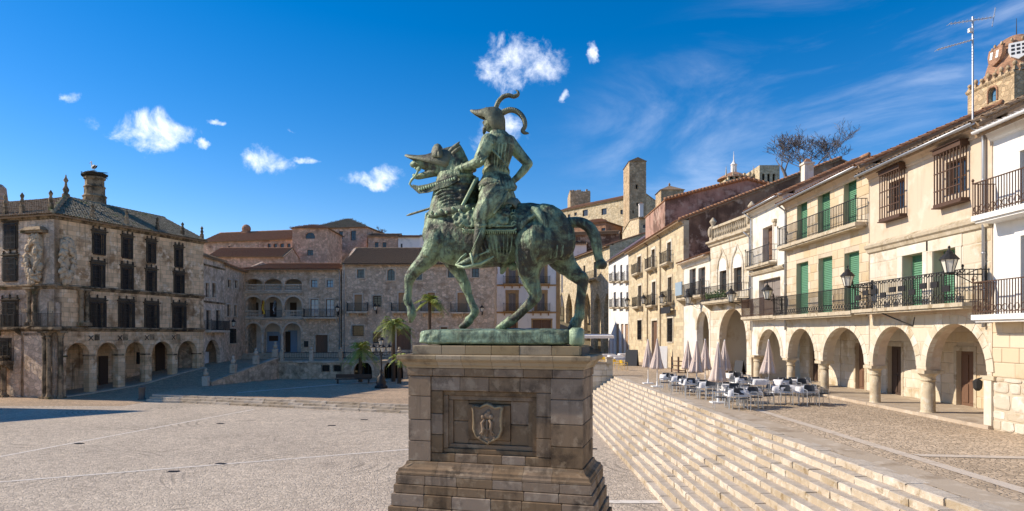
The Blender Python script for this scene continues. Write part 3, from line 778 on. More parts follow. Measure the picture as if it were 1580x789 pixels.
# ---- horse
H = MB()
loft_x(H, [(656, 338, 380, .10), (660, 328, 388, .26), (670, 318, 399, .42), (690, 314, 408, .52), (715, 318, 413, .57), (745, 322, 414, .60), (770, 321, 412, .62), (795, 315, 404, .60),
           (820, 313, 400, .60), (845, 317, 398, .58), (865, 326, 394, .50), (878, 340, 388, .36), (886, 354, 376, .12)], 24)
loft_z(H, [(365, 662, 735, .50), (345, 661, 737, .46), (318, 664, 734, .40), (295, 669, 732, .35), (275, 674, 730, .31), (258, 680, 726, .28), (243, 688, 720, .24), (230, 695, 714, .17), (223, 701, 710, .08)], 20)
loft_z(H, [(316, 700, 734, .37), (300, 703, 733, .36), (280, 705, 731, .335), (262, 706, 728, .30), (258, 707, 726, .28)], 16)           # smooth crest plate
for py in (262, 274, 286, 298, 310): loft_z(H, [(py + 2, 703, 734, .33 + (py - 262) * .0012), (py, 702, 735, .345 + (py - 262) * .0012), (py - 2, 703, 734, .33 + (py - 262) * .0012)], 16)
# head: cheek, nose, jaws (mouth open)
loft_x(H, [(704, 236, 262, .14), (697, 233, 270, .20), (686, 234, 274, .23), (674, 236, 271, .21), (662, 240, 265, .17), (650, 243, 261, .14), (642, 246, 260, .135), (636, 250, 259, .10), (633, 252, 257, .05)], 16)
limb(H, [(672, 265, 0, 8), (660, 269, 0, 6), (650, 272, 0, 5), (643, 273, 0, 4.5), (639, 271, 0, 3.2)])
blob(H, 639, 253, -.08, 3.0, .05, 3.0); blob(H, 638, 254, .08, 3.0, .05, 3.0)
for s_ in (-1, 1): blob(H, 688, 260, s_ * .12, 11, .13, 13); blob(H, 674, 262, s_ * .08, 9, .10, 7)
# chest muscles, shoulder, haunch
blob(H, 668, 362, -.24, 17, .26, 24); blob(H, 668, 362, .24, 17, .26, 24)
for s_ in (-1, 1):
    blob(H, 690, 372, s_ * .34, 26, .24, 34, .3)
    blob(H, 838, 362, s_ * .30, 42, .33, 46)
    blob(H, 868, 372, s_ * .2, 20, .26, 30)
# legs
limb(H, [(676, 372, -.32, 21), (666, 391, -.34, 17), (655, 404, -.34, 13.5), (643, 415, -.34, 11), (633, 428, -.34, 9.2), (630.5, 440, -.34, 6.6), (630, 452, -.34, 5.6), (628.5, 463, -.34, 7), (632, 471, -.34, 5.6), (635, 478, -.34, 6.6), (635.5, 486, -.34, 7.4), (633.5, 495, -.34, 4)])
limb(H, [(688, 385, .30, 19), (699, 405, .30, 14), (708, 420, .30, 10.5), (715, 434, .30, 8.8), (719, 443, .30, 8.6), (723, 455, .30, 6), (728, 468, .30, 5.6), (733, 480, .30, 7), (730, 487, .30, 6), (723, 494, .30, 6.5)])
limb(H, [(724, 495, .30, 7), (718, 501, .30, 6.5), (712, 504, .30, 4.5)])
limb(H, [(829, 375, -.32, 34), (820, 398, -.34, 26), (817, 416, -.34, 18.5), (819, 433, -.34, 13.5), (824, 447, -.34, 11), (827, 456, -.34, 9.6), (820, 466, -.34, 8.2), (808, 478, -.34, 7), (797, 489, -.34, 6.6), (788, 495, -.34, 8), (781, 499, -.34, 6.5)])
limb(H, [(783, 499, -.34, 7.2), (776, 503, -.34, 7), (768, 506.5, -.34, 3.6)])
limb(H, [(856, 380, .28, 28), (868, 402, .30, 20), (880, 416, .32, 14), (892, 427, .32, 11.5), (899, 431, .32, 9.5), (898, 445, .32, 8), (896, 462, .32, 7.2), (895, 478, .32, 7), (894, 488, .32, 8.2), (889, 495, .32, 7)])
limb(H, [(889, 497, .32, 9), (887, 503, .32, 9.5), (884, 507, .32, 8)])
blob(H, 829, 454, -.34, 4, .06, 6); blob(H, 903, 427, .32, 4, .06, 6)
# tail, dressed and knotted
limb(H, [(872, 346, 0, 9), (884, 343, 0, 8), (897, 344, 0, 8), (909, 351, 0, 8.5), (917, 364, 0, 8.8), (921, 380, 0, 8), (923, 394, 0, 6.5), (925, 402, 0, 6.5)])
blob(H, 928, 408, 0, 9, .15, 7.5, .4); blob(H, 924, 411, 0, 6, .10, 5)
# sheath
limb(H, [(778, 408, 0, 6), (776, 416, 0, 5), (774, 421, 0, 3)]); blob(H, 792, 412, 0, 8, .12, 6)
# sculpted folds: neck wrinkles, girth net, mail rings, veins on the legs
for k in range(7): limb(H, [(672 + k * 3, 300 + k * 4, -.36 - .01 * k, 1.6), (682 + k * 4, 294 + k * 4.5, -.37, 2.0), (698 + k * 2.5, 292 + k * 5, -.36, 1.4)])
for k in range(9): limb(H, [(735 + k * 7, 362, -.60, 1.3), (745 + k * 5.4, 385, -.56, 1.5), (757 + k * 3, 405, -.34, 1.3)])
for k in range(8): limb(H, [(806 + k * 9, 384 - abs(k - 3) * 1.5, -.64, 1.2), (808 + k * 8.5, 392, -.60, 1.4), (812 + k * 7.6, 400 - abs(k - 4), -.52, 1.2)])
limb(H, [(648, 408, -.46, 2), (638, 421, -.43, 2.2), (632, 432, -.40, 2)]); limb(H, [(821, 425, -.52, 2.4), (826, 440, -.46, 2.2), (830, 455, -.42, 2)])
limb(H, [(818, 466, -.42, 2), (803, 480, -.40, 1.8), (790, 492, -.42, 2)])
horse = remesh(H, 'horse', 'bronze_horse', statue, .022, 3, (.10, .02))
# raised scrolls on the haunch
m = MB()
def surf(px, py, r=.62):                              # point on the near flank of the barrel
    c = Sp(838, 360, 0); p = Sp(px, py, -.6)
    k = ((p.x - c.x) / 1.0) ** 2 + ((p.z - c.z) / 1.0) ** 2
    return Vector((p.x, -r * math.sqrt(max(.05, 1 - k * .55)), p.z))
m.tube([surf(*q) for q in ((819, 322), (828, 326), (835, 335), (840, 346), (840, 358), (835, 369), (828, 379))], [.08, .12, .12, .10, .09, .07, .03], 8, flat=.8)
m.tube([surf(*q) for q in ((824, 333), (816, 337), (809, 344), (807, 352), (809, 358))], [.05, .08, .10, .09, .05], 8)
m.ell(surf(826, 358), .13, .1, .13); m.ell(surf(827, 350), .09, .08, .08)
remesh(m, 'haunch_scroll', 'bronze_green', horse, .02, 3)
# chanfron (face armour) with beak, eye shells and ear spikes
m = MB(); R = []
for px, top, bot, hw in ((626, 240, 242, .02), (634, 241, 246, .13), (646, 242, 249, .19), (658, 241, 252, .22), (668, 238, 255, .26), (680, 233, 258, .27), (692, 229, 262, .27), (700, 227, 258, .22)):
    p, q = Sp(px, top), Sp(px, bot)
    R.append([(p.x, hw * math.sin(t), p.z - (p.z - q.z) * (1 - math.cos(t)) * (1.0)) for t in [-PI / 2 + PI * k / 10 for k in range(11)]])
m.rings(R, cap=False, close=False)
ch = m.build('chanfron', 'bronze_dark', horse, True); sm_ = ch.modifiers.new('t', 'SOLIDIFY'); sm_.thickness = .035
for s_ in (-1, 1):
    m = MB(); R = []
    for i in range(7):
        t = PI * i / 6
        R.append([Sp(675 + 9 * math.cos(u) * math.sin(t), 243 - 20 * math.sin(u) * (.35 + .65 * math.sin(t)), s_ * (.12 + .2 * (1 - math.cos(t)) * .5)) for u in [PI * k / 8 for k in range(9)]])
    m.rings(R, cap=False, close=False)
    o = m.build('eye_shell', 'bronze_dark', ch, True); sm_ = o.modifiers.new('t', 'SOLIDIFY'); sm_.thickness = .03
m = MB()
for s_ in (-1, 1):
    m.ell(Sp(675, 240, s_ * .23), .05, .04, .05)
m.build('eye', 'bronze_green', ch, True)
m = MB()
for s_ in (-1, 1):
    limb(m, [(694, 236, s_ * .12, 5), (699, 230, s_ * .13, 4.5), (705, 224, s_ * .14, 3), (709, 219, s_ * .14, .6)])
    limb(m, [(700, 237, s_ * .18, 4), (706, 231, s_ * .19, 3), (711, 226, s_ * .19, .6)])
m.build('ear', 'bronze_dark', horse, True)
# bit, curb and broad reins
m = MB()
for s_ in (-1, 1):
    m.tube([Sp(646, 262, s_ * .15), Sp(641, 272, s_ * .16), Sp(635, 278, s_ * .14), Sp(632, 284, s_ * .12), Sp(636, 289, s_ * .12)], [.03, .035, .035, .03, .03], 8)
    m.ell(Sp(646, 261, s_ * .16), .07, .03, .07)
m.tube([Sp(640, 259, -.13), Sp(645, 264, 0), Sp(640, 259, .13)], .025, 8)
m.build('bit', 'bronze_green', horse, True)
for s_ in (-1, 1):
    m = MB(); R = []
    for px, py, hh, ly in ((637, 288, 3, .13), (646, 293, 6, .16), (660, 291, 6.5, .22), (676, 286, 6.5, .33), (692, 281, 6.5, .37), (706, 275, 5.5, .36)):
        a, b = Sp(px, py - hh, s_ * ly), Sp(px, py + hh, s_ * ly)
        R.append([(a.x, a.y - .025, a.z), (a.x, a.y + .025, a.z), (b.x, b.y + .025, b.z), (b.x, b.y - .025, b.z)])
    m.rings(R); o = m.build('rein', 'bronze_green', horse)
    m = MB()
    for k in range(16):
        t = k / 15; p = Sp(648 + 54 * t, 293 - 17 * t, s_ * (.17 + .2 * t ** .7)); m.ell((p.x, p.y - .03, p.z), .035, .03, .05, 6, 4)
    m.build('rein_boss', 'bronze_green', o, True)
# breast strap
m = MB(); R = []
for k in range(13):
    t = -PI * .62 + PI * 1.24 * k / 12
    x = Sp(722 - 60 * math.cos(t), 333).x; y = .60 * math.sin(t) * 1.02
    zc = Sp(665, 336 - 4 * (1 - math.cos(t))).z
    R.append([(x, y, zc + .10), (x * 1.0 - .05 * math.cos(t), y * 1.06, zc + .10), (x - .05 * math.cos(t), y * 1.06, zc - .10), (x, y, zc - .10)])
m.rings(R); o = m.build('breast_strap', 'bronze_green', horse, True)
m = MB()
for k in range(24):
    t = -PI * .6 + PI * 1.2 * k / 23
    p = Sp(722 - 60 * math.cos(t), 333); m.ell((p.x - .06 * math.cos(t), .63 * math.sin(t), Sp(665, 336 - 4 * (1 - math.cos(t))).z + (.04 if k % 2 else -.04)), .05, .05, .05, 6, 4)
m.build('strap_boss', 'bronze_green', o, True)
# saddle and cloth
S = MB(); R = []
for px, top, bot in ((712, 332, 352), (718, 322, 357), (730, 318, 358), (745, 318, 358), (760, 318, 358), (775, 317, 358), (788, 315, 356), (797, 316, 350)):
    a, b = Sp(px, top), Sp(px, bot); ring = []
    for k in range(13):
        t = -PI / 2 + PI * k / 12
        zz = b.z + (a.z - b.z) * (math.cos(t) ** .6 if math.cos(t) > 0 else 0)
        ring.append((a.x, .66 * math.sin(t), zz))
    R.append(ring)
S.rings(R, cap=False, close=False)
o = S.build('saddle_cloth', 'bronze_horse', statue, True); sm_ = o.modifiers.new('t', 'SOLIDIFY'); sm_.thickness = .06
sb_ = o.modifiers.new('s', 'SUBSURF'); sb_.levels = sb_.render_levels = 3
ct = bpy.data.textures.new('cloth_relief', 'VORONOI'); ct.noise_scale = .075
dd_ = o.modifiers.new('d', 'DISPLACE'); dd_.texture = ct; dd_.strength = .075; dd_.mid_level = .5
cloth_ = o
m = MB(); rr = random.Random(9)
for px0, px1, py, r_ in ((714, 797, 355.5, 1.6), (716, 795, 349, 1.1)):
    m.tube([Sp(px0 + (px1 - px0) * k / 20, py - (3 if k in (0, 20) else 0), -.69) for k in range(21)], r_ * U, 6)
for k in range(27): m.tube([Sp(715 + k * 3.1, 356, -.68), Sp(715 + k * 3.1 + rr.uniform(-.6, .6), 361.5, -.66)], [.03, .012], 5)
for k in range(46):
    px, py = rr.uniform(718, 794), rr.uniform(324, 346); h01 = (357 - py) / 39.0
    y = -.67 * math.sqrt(max(.1, 1 - h01 ** 3.3)); c = Sp(px, py, y); a_ = rr.uniform(0, 6)
    m.tube([(c.x + .07 * math.cos(a_ + t), c.y - .015, c.z + .05 * math.sin(a_ + t) * (1 + .3 * t)) for t in (0, .8, 1.6, 2.4, 3.2)], [.012, .02, .022, .02, .01], 5)
m.build('embroidery', 'bronze_horse', cloth_, True)
m = MB(); R = []
for px, py, hw, hh in ((714, 344, .60, 12), (719, 330, .56, 12), (726, 312, .46, 12), (732, 297, .38, 10), (736, 285, .30, 5), (737, 281, .2, 2)):
    a = Sp(px, py); ring = []
    for k in range(9):
        t = -PI / 2 + PI * k / 8
        ring.append((a.x + .10 * (1 - math.cos(t)), hw * math.sin(t), a.z + .05 * math.cos(t)))
    R.append(ring)
m.rings(R, cap=False, close=False)
o = m.build('pommel', 'bronze_green', statue, True); sm_ = o.modifiers.new('t', 'SOLIDIFY'); sm_.thickness = .08
m = MB(); R = []
for px, py, hw in ((778, 322, .45), (784, 314, .46), (790, 310, .46), (796, 311, .42), (800, 317, .40)):
    a = Sp(px, py); R.append([(a.x, hw * math.sin(t), a.z - .10 * (1 - math.cos(t)) * 2) for t in [-PI / 2 + PI * k / 8 for k in range(9)]])
m.rings(R, cap=False, close=False)
o = m.build('cantle', 'bronze_dark', statue, True); sm_ = o.modifiers.new('t', 'SOLIDIFY'); sm_.thickness = .09

# ---- rider
R_ = MB()
# torso, seen from behind his left shoulder: chest turned slightly to the far side
loft_z(R_, [(318, 740, 796, .44), (304, 741, 795, .47), (290, 744, 790, .44), (277, 748, 785, .36), (267, 749, 782, .31), (255, 747, 785, .35), (240, 745, 790, .40), (226, 745, 794, .42), (216, 748, 793, .39), (209, 754, 786, .28), (203, 758, 780, .19)], 22)
blob(R_, 752, 222, -.36, 11, .17, 10); blob(R_, 786, 222, .34, 11, .17, 10)
blob(R_, 757, 232, -.22, 11, .2, 14); blob(R_, 770, 232, -.28, 9, .12, 14)
def back(px, py, out=.0):                             # point on the rider's back
    for (p0, l0, r0, h0), (p1, l1, r1, h1) in zip(TOR, TOR[1:]):
        if p1 <= py <= p0:
            t = (p0 - py) / (p0 - p1); l, r, h = l0 + (l1 - l0) * t, r0 + (r1 - r0) * t, h0 + (h1 - h0) * t
            k = max(-.95, min(.95, (px - (l + r) / 2) / ((r - l) / 2))); return -h * math.sqrt(1 - k * k) - out
    return -.3
TOR = [(318, 740, 796, .44), (304, 741, 795, .47), (290, 744, 790, .44), (277, 748, 785, .36), (267, 749, 782, .31), (255, 747, 785, .35), (240, 745, 790, .40), (226, 745, 794, .42), (216, 748, 793, .39), (209, 754, 786, .28), (203, 758, 780, .19)]
for k in range(7):                                    # seams of the doublet
    x0, x1 = 753 + k * 5.6, 754 + k * 4.2
    limb(R_, [(x0, 222, back(x0, 222), 1.3), ((x0 + x1) / 2, 243, back((x0 + x1) / 2, 243), 1.5), (x1, 264, back(x1, 264), 1.2)], 8)
loft_z(R_, [(271, 746, 785, .36), (268, 745, 786, .38), (263, 745, 786, .38), (260, 747, 784, .36)], 24)   # belt
loft_z(R_, [(292, 738, 796, .58), (288, 738, 797, .60), (284, 740, 794, .55), (276, 744, 789, .45), (268, 747, 784, .36)], 24)   # skirt of the doublet
for k in range(11):
    t = k / 10; x = 742 + 50 * t; y0 = -.40 - .16 * math.sin(PI * t)
    limb(R_, [(750 + 31 * t, 270, -.28 - .10 * math.sin(PI * t), 1.6), (745 + 44 * t, 281, y0 + .04, 2.6), (x, 292, y0 - .02, 3.4)], 8)
loft_z(R_, [(213, 756, 784, .31), (208, 755, 783, .31), (204, 757, 780, .27)], 18)                        # collar
limb(R_, [(748, 222, -.40, 1.8), (764, 236, -.47, 2.0), (780, 254, -.36, 1.8), (785, 264, -.2, 1.6)], 8)    # baldric
blob(R_, 757, 305, -.52, 19, .24, 19, .5)                                                                 # puffed breeches
for k in range(7): limb(R_, [(750 + k * 5.5, 292 + k * .6, -.62 - .02 * math.sin(k), 1.6), (745 + k * 5, 306 + k, -.76 + .02 * abs(k - 3), 2.6), (741 + k * 3.6, 322 + k * 1.2, -.76, 1.6)], 8)
limb(R_, [(736, 322, -.70, 2.4), (745, 328, -.86, 2.8), (757, 331, -.72, 2.4)], 8)                          # garter band
limb(R_, [(733, 347, -.72, 2.2), (740, 349, -.90, 2.6), (749, 347, -.76, 2.2)], 8)                          # boot top
limb(R_, [(713, 253, -.34, 1.8), (712, 259, -.40, 2.2), (714, 265, -.34, 1.8)], 8)                          # cuff
for k in range(3): limb(R_, [(746 - k * 1.5, 214 + k * 4, -.44 - .03 * k, 2.0), (752, 211 + k * 4, -.52 - .03 * k, 2.4), (760, 214 + k * 4, -.48 - .02 * k, 2.0)])
# head and neck
limb(R_, [(769, 208, 0, 9), (766, 198, 0, 8.4)])
loft_z(R_, [(203, 752, 768, .12), (198, 749, 771, .17), (192, 747, 774, .20), (186, 748, 775, .205), (180, 750, 775, .19), (175, 754, 772, .14), (172, 759, 767, .06)], 16)
limb(R_, [(749, 186, 0, 1.8), (746, 189.5, 0, 2.0), (748, 191, 0, 1.6)])                           # nose
blob(R_, 750, 184, -.08, 2.2, .04, 1.4); blob(R_, 750, 184, .08, 2.2, .04, 1.4)                    # brows
limb(R_, [(750, 195, 0, 3.0), (748, 199, 0, 3.6), (747, 204, 0, 2.8), (746.5, 208, 0, 1.0)])      # beard
limb(R_, [(749, 193, -.10, 1.4), (747, 192.6, 0, 1.6), (749, 193, .10, 1.4)])                      # moustache
blob(R_, 761, 189, -.20, 2.2, .035, 3.2); blob(R_, 761, 189, .20, 2.2, .035, 3.2)                  # ears
# left arm: to the reins
limb(R_, [(754, 219, -.40, 12.5), (748, 231, -.48, 11), (742, 242, -.52, 9.6), (738, 250, -.52, 8.6), (729, 254, -.45, 7.2), (719, 257, -.36, 5.6), (712, 259, -.31, 4.6)])
for k in range(4): limb(R_, [(745 + k * 2.5, 226 + k * 5, -.56 + .01 * k, 1.6), (739 + k * 2, 236 + k * 4, -.66, 2.0), (736 + k * 1.5, 247 + k * 2, -.62, 1.4)])
blob(R_, 740, 250, -.50, 8, .14, 7)
limb(R_, [(712, 259, -.31, 4.6), (707, 261, -.28, 5.0), (704, 264, -.26, 4.0)])                    # palm
for k, (dx, L) in enumerate(((0, 1.0), (2.4, 1.08), (4.8, 1.0), (7.0, .8))):                       # four fingers closed round the rein
    limb(R_, [(702.5 + dx, 263, -.30, 1.55), (701.5 + dx, 267 + 1.0 * L, -.37, 1.45), (703.5 + dx, 270 + 2 * L, -.35, 1.3), (706 + dx, 269.5 + L, -.28, 1.15)], 8)
limb(R_, [(711, 258, -.22, 1.9), (706, 256.5, -.19, 1.6), (701.5, 258, -.21, 1.3)], 8)             # thumb along the top
# right arm: hand on the hip
limb(R_, [(785, 220, .34, 12), (795, 231, .38, 10.2), (806, 243, .40, 8.6), (815, 253, .40, 7.4)])
limb(R_, [(815, 253, .40, 7), (808, 263, .38, 6.6), (798, 274, .32, 5.4), (790, 281, .26, 4.4)])
limb(R_, [(790, 281, .26, 4.4), (785, 285, .22, 4.6)])
for k in range(4): limb(R_, [(786, 284 + k * 1.9 - 3, .24, 1.5), (781, 287 + k * 1.9 - 3, .18, 1.35), (778, 290 + k * 1.9 - 3, .26, 1.1)], 8)
limb(R_, [(789, 280, .20, 1.7), (786, 281, .10, 1.4), (783, 283, .06, 1.1)], 8)
# breeches, legs, boots
for s_ in (-1, 1):
    if s_ < 0:
        limb(R_, [(769, 300, -.36, 20), (761, 307, -.52, 20), (752, 320, -.64, 17), (743, 333, -.72, 13), (741, 343, -.74, 9.6)])
        limb(R_, [(741, 341, -.74, 9.4), (741, 353, -.75, 8.6), (739, 366, -.76, 8.2), (736, 380, -.76, 6), (734, 391, -.76, 5.2), (733, 396, -.76, 5.6)])
        limb(R_, [(735, 397, -.76, 5.4), (727, 401, -.78, 5.2), (718, 405, -.80, 4.4), (710, 408, -.80, 3.2), (706, 409, -.80, 2.2)])
        limb(R_, [(733, 332, -.78, 3), (738, 338, -.84, 5.5), (745, 343, -.82, 3.5)])               # knee plate
        for k in range(6): limb(R_, [(756 + k * 4, 294 + k, -.50 - .015 * k, 2.0), (748 + k * 3, 312, -.70, 2.2), (740 + k * 2.4, 330, -.79, 1.6)])
    else:
        limb(R_, [(768, 300, .36, 18), (757, 309, .52, 17), (747, 323, .62, 14), (739, 336, .70, 11)])
        limb(R_, [(739, 338, .72, 9.4), (737, 355, .74, 8.2), (732, 385, .74, 5.4), (730, 396, .74, 5.5)])
        limb(R_, [(731, 398, .74, 5.2), (722, 402, .76, 5), (708, 407, .76, 3)])
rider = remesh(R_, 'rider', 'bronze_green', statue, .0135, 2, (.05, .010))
# helmet with pointed peak and comb, its neck piece reaching the collar
m = MB(); R = []
for px, top, bot, hw in ((727, 171.5, 172.6, .008), (732, 172, 176.5, .07), (739, 172, 180.5, .13), (746, 171, 183, .18), (751, 169.5, 184.5, .20), (757, 168, 193, .215), (763, 167.5, 203, .22), (769, 169, 206, .20), (774, 174, 207, .14), (777, 184, 206, .05)):
    p, q = Sp(px, top), Sp(px, bot)
    R.append([(p.x, hw * math.sin(t) * (1 if abs(t) < 1.3 else .98), q.z + (p.z - q.z) * max(0, math.cos(t)) ** .45) for t in [-PI / 2 + PI * k / 12 for k in range(13)]])
m.rings(R, cap=False, close=False)
hel = m.build('helmet', 'bronze_dark', rider, True); sm_ = hel.modifiers.new('t', 'SOLIDIFY'); sm_.thickness = .04
m = MB(); limb(m, [(745, 170, 0, 1.2), (752, 168, 0, 2.0), (762, 167, 0, 2.2), (772, 171, 0, 1.6)]); limb(m, [(751, 170, 0, 2), (750, 166.5, 0, 1.2)])
m.build('comb', 'bronze_dark', hel, True)
def plume(pts, name='plume'):
    m = MB(); limb(m, pts, 10)
    for i in range(len(pts) - 1):                      # barbs in tufts along the quill
        for k in range(7):
            t = (k + .5) / 7; a, b = pts[i], pts[i + 1]
            x = a[0] + (b[0] - a[0]) * t; y = a[1] + (b[1] - a[1]) * t; r = a[3] + (b[3] - a[3]) * t
            s_ = 1 if (k + i) % 2 else -1
            c = Sp(x, y, a[2]); m.ell((c.x, c.y + s_ * r * U * .6, c.z + .01), r * U * .62, r * U * .7, r * U * .8, 8, 5)
    return m.build(name, 'bronze_dark', rider, True)
plume([(766, 174, 0, 3.4), (766, 165, 0, 3.6), (770, 156, 0, 3.6), (777, 149.5, 0, 3.6), (785, 147.5, 0, 3.4), (793, 149.5, 0, 3.0), (799, 147, 0, 2.6), (799.5, 142, 0, 1.8), (796, 139.5, 0, .8)])
plume([(771, 178, 0, 4.2), (778, 173, 0, 4.6), (787, 170, 0, 4.4), (796, 171.5, 0, 4.2), (804, 177.5, 0, 4.0), (809, 186, 0, 3.8), (810, 195, 0, 3.4), (806.5, 202, 0, 3.4), (810, 205.5, 0, 2.6), (815, 206, 0, 1.2)])
# stirrup, spur and sword
m = MB()
m.tube([Sp(744, 352, -.86), Sp(735, 372, -.90), Sp(726, 392, -.90)], .028, 8, flat=.5)
R = [Sp(720, 392, -.66), Sp(712, 398, -.66), Sp(704, 409, -.80), Sp(716, 413, -.95), Sp(730, 410, -.97), Sp(728, 398, -.92), Sp(726, 391, -.9)]
m.tube(R, .035, 8)
m.tube([Sp(706, 411, -.80), Sp(722, 411.5, -.80), Sp(742, 407, -.80), Sp(762, 396, -.74)], [.05, .055, .04, .02], 8)
m.build('stirrup', 'bronze_green', statue, True)
m = MB(); m.tube([Sp(739, 394, -.76), Sp(746, 391, -.76), Sp(752, 388, -.76)], [.03, .02, .015], 6)
for k in range(8):
    a = 2 * PI * k / 8; c = Sp(753, 387.5, -.76); m.tube([c, (c.x + .07 * math.cos(a), c.y, c.z + .07 * math.sin(a))], [.018, .004], 5)
m.build('spur', 'bronze_green', rider, True)
m = MB(); m.tube([Sp(627, 333, .62), Sp(632, 331.4, .62), Sp(700, 310.6, .62), Sp(782, 287, .55)], [.012, .034, .036, .036], 8)
sw = m.build('sword', 'bronze_dark', statue, True)
m = MB(); m.tube([Sp(781, 280, .5), Sp(784, 292, .6)], .03, 6); m.ell(Sp(792, 284, .54), .07, .07, .07); m.tube([Sp(782, 287, .55), Sp(792, 284, .54)], .03, 6)
m.build('hilt', 'bronze_dark', sw, True)
# podium below the stepped foot
for (z0, z1, ex) in ((-3.13, -2.5, 1.5), (-2.5, -1.9, 1.1), (-1.9, -1.25, .75), (-1.25, -.6, .60), (-.6, 0, .52)):
    X, Y = hx + ex, hy + ex
    for a, b in split(-X, X, 6):
        block(a, -Y, z0, b, -Y + .9, z1); block(a, Y - .9, z0, b, Y, z1)
    for a, b in split(-Y + .9, Y - .9, 2):
        block(X - .9, a, z0, X, b, z1); block(-X, a, z0, -X + .9, b, z1)
m = MB(); m.box(-hx - .3, -hy - .3, -3.12, hx + .3, hy + .3, .1); m.build('core', 'joint_dark', ped)
# real size: the monument is about six tenths of the working size above
KS = 0.62
done = set()
def bake(o):
    for ch in o.children:
        if ch.data and ch.data.name not in done:
            ch.data.transform(Matrix.Scale(KS, 4)); done.add(ch.data.name)
        for md in ch.modifiers:
            if md.type == 'SOLIDIFY': md.thickness *= KS
            if md.type == 'DISPLACE': md.strength *= KS
        bake(ch)
bake(ped); bake(statue)
ped.location = (PC.x * KS, PC.y * KS, CZ * (1 - KS)); statue.location = (PC.x * KS, PC.y * KS, CZ * (1 - KS) + 4.79 * KS)
dt.noise_scale = .10
# ================================================================== building kit
# A building is an Empty at the left foot of its front; local x runs along the front (left to right seen from outside), y goes inward, z up.
class Bld:
    def __init__(s, name, label, cat, P0, P1, z0, group=None, kind=None):
        s.P0 = Vector((P0[0], P0[1], 0)); s.P1 = Vector((P1[0], P1[1], 0)); d = s.P1 - s.P0
        s.L = d.length; s.u = d.normalized(); s.n = Vector((-s.u.y, s.u.x, 0)); s.z0 = z0
        s.e = empty(name, (P0[0], P0[1], z0), math.atan2(d.y, d.x), label, cat, group)
        s.ops = []
    def loc(s, px, py, off=0.0):
        dx, dz = (px - CX) / F, (CY - py) / F
        t = (s.P0.dot(s.n) + off) / (dx * s.n.x + s.n.y)
        return (Vector((t * dx, t, 0)) - s.P0).dot(s.u), CZ + t * dz - s.z0
    def rect(s, a, b, top, bot, off=0.0):
        x0, _ = s.loc(a, top, off); x1, _ = s.loc(b, top, off)
        if x0 > x1: x0, x1 = x1, x0
        c = (a + b) / 2
        return dict(x0=x0, x1=x1, z1=s.loc(c, top, off)[1], z0=s.loc(c, bot, off)[1], arch=None)
    def op(s, a, b, top, bot, arch=None, off=0.0, z0=None):
        r = s.rect(a, b, top, bot, off); r['arch'] = arch
        if z0 is not None: r['z0'] = z0
        s.ops.append(r); return r

def arch_pts(o, n=14):
    w = o['x1'] - o['x0']; cx = (o['x0'] + o['x1']) / 2; r = w / 2
    rise = {'semi': r, 'seg': r * .55, 'flat': r * .25, 'point': r * 1.5}[o['arch']]
    rise = min(rise, (o['z1'] - o['z0']) * .95); zs = o['z1'] - rise; P = []
    for i in range(n + 1):
        t = PI - PI * i / n; c, s_ = math.cos(t), math.sin(t)
        if o['arch'] == 'point': P.append((cx + r * c, zs + rise * (1 - abs(c) ** 1.35) ** .75))
        else: P.append((cx + r * c, zs + rise * s_))
    o['zs'] = zs
    return P

def wall_mesh(m, L, zb, h, t, ops, y0=0.0, x0=0.0):
    xs = sorted(set([x0, L] + [v for o in ops for v in (o['x0'], o['x1'])])); zs = sorted(set([zb, h] + [v for o in ops for v in (max(o['z0'], zb), o['z1'])]))
    xs = [x for x in xs if x0 - 1e-6 <= x <= L + 1e-6]; zs = [z for z in zs if zb - 1e-6 <= z <= h + 1e-6]
    for i in range(len(xs) - 1):
        for k in range(len(zs) - 1):
            a, b, c, d = xs[i], xs[i + 1], zs[k], zs[k + 1]
            if b - a < 1e-5 or d - c < 1e-5: continue
            mx, mz = (a + b) / 2, (c + d) / 2
            if any(o['x0'] < mx < o['x1'] and o['z0'] < mz < o['z1'] for o in ops): continue
            m.poly([(a, y0, c), (b, y0, c), (b, y0, d), (a, y0, d)]); m.poly([(a, y0 + t, d), (b, y0 + t, d), (b, y0 + t, c), (a, y0 + t, c)])
    y1 = y0 + t
    for o in ops:
        a, b, c, d = o['x0'], o['x1'], max(o['z0'], zb), o['z1']
        q = lambda p: m.poly(p)
        if o['arch']:
            P = arch_pts(o); sp = o['zs']
            for (xa, za), (xb, zb_) in zip(P, P[1:]):
                q([(xa, y0, za), (xb, y0, zb_), (xb, y0, d), (xa, y0, d)]); q([(xa, y1, d), (xb, y1, d), (xb, y1, zb_), (xa, y1, za)])
                q([(xb, y0, zb_), (xa, y0, za), (xa, y1, za), (xb, y1, zb_)])
        else:
            sp = d; q([(b, y0, d), (a, y0, d), (a, y1, d), (b, y1, d)])
        q([(a, y0, c), (a, y0, sp), (a, y1, sp), (a, y1, c)][::-1]); q([(b, y0, c), (b, y0, sp), (b, y1, sp), (b, y1, c)])
        if c > zb + 1e-4: q([(a, y0, c), (b, y0, c), (b, y1, c), (a, y1, c)])
    m.poly([(x0, y0, zb), (x0, y0, h), (x0, y1, h), (x0, y1, zb)]); m.poly([(L, y0, h), (L, y0, zb), (L, y1, zb), (L, y1, h)])
    m.poly([(x0, y0, h), (L, y0, h), (L, y1, h), (x0, y1, h)])
    xa = x0
    for o in sorted([o for o in ops if o['z0'] <= zb + 1e-4], key=lambda o: o['x0']) + [dict(x0=L, x1=L)]:
        if o['x0'] - xa > 1e-4: m.poly([(xa, y1, zb), (o['x0'], y1, zb), (o['x0'], y0, zb), (xa, y0, zb)])
        xa = o['x1']
    return m
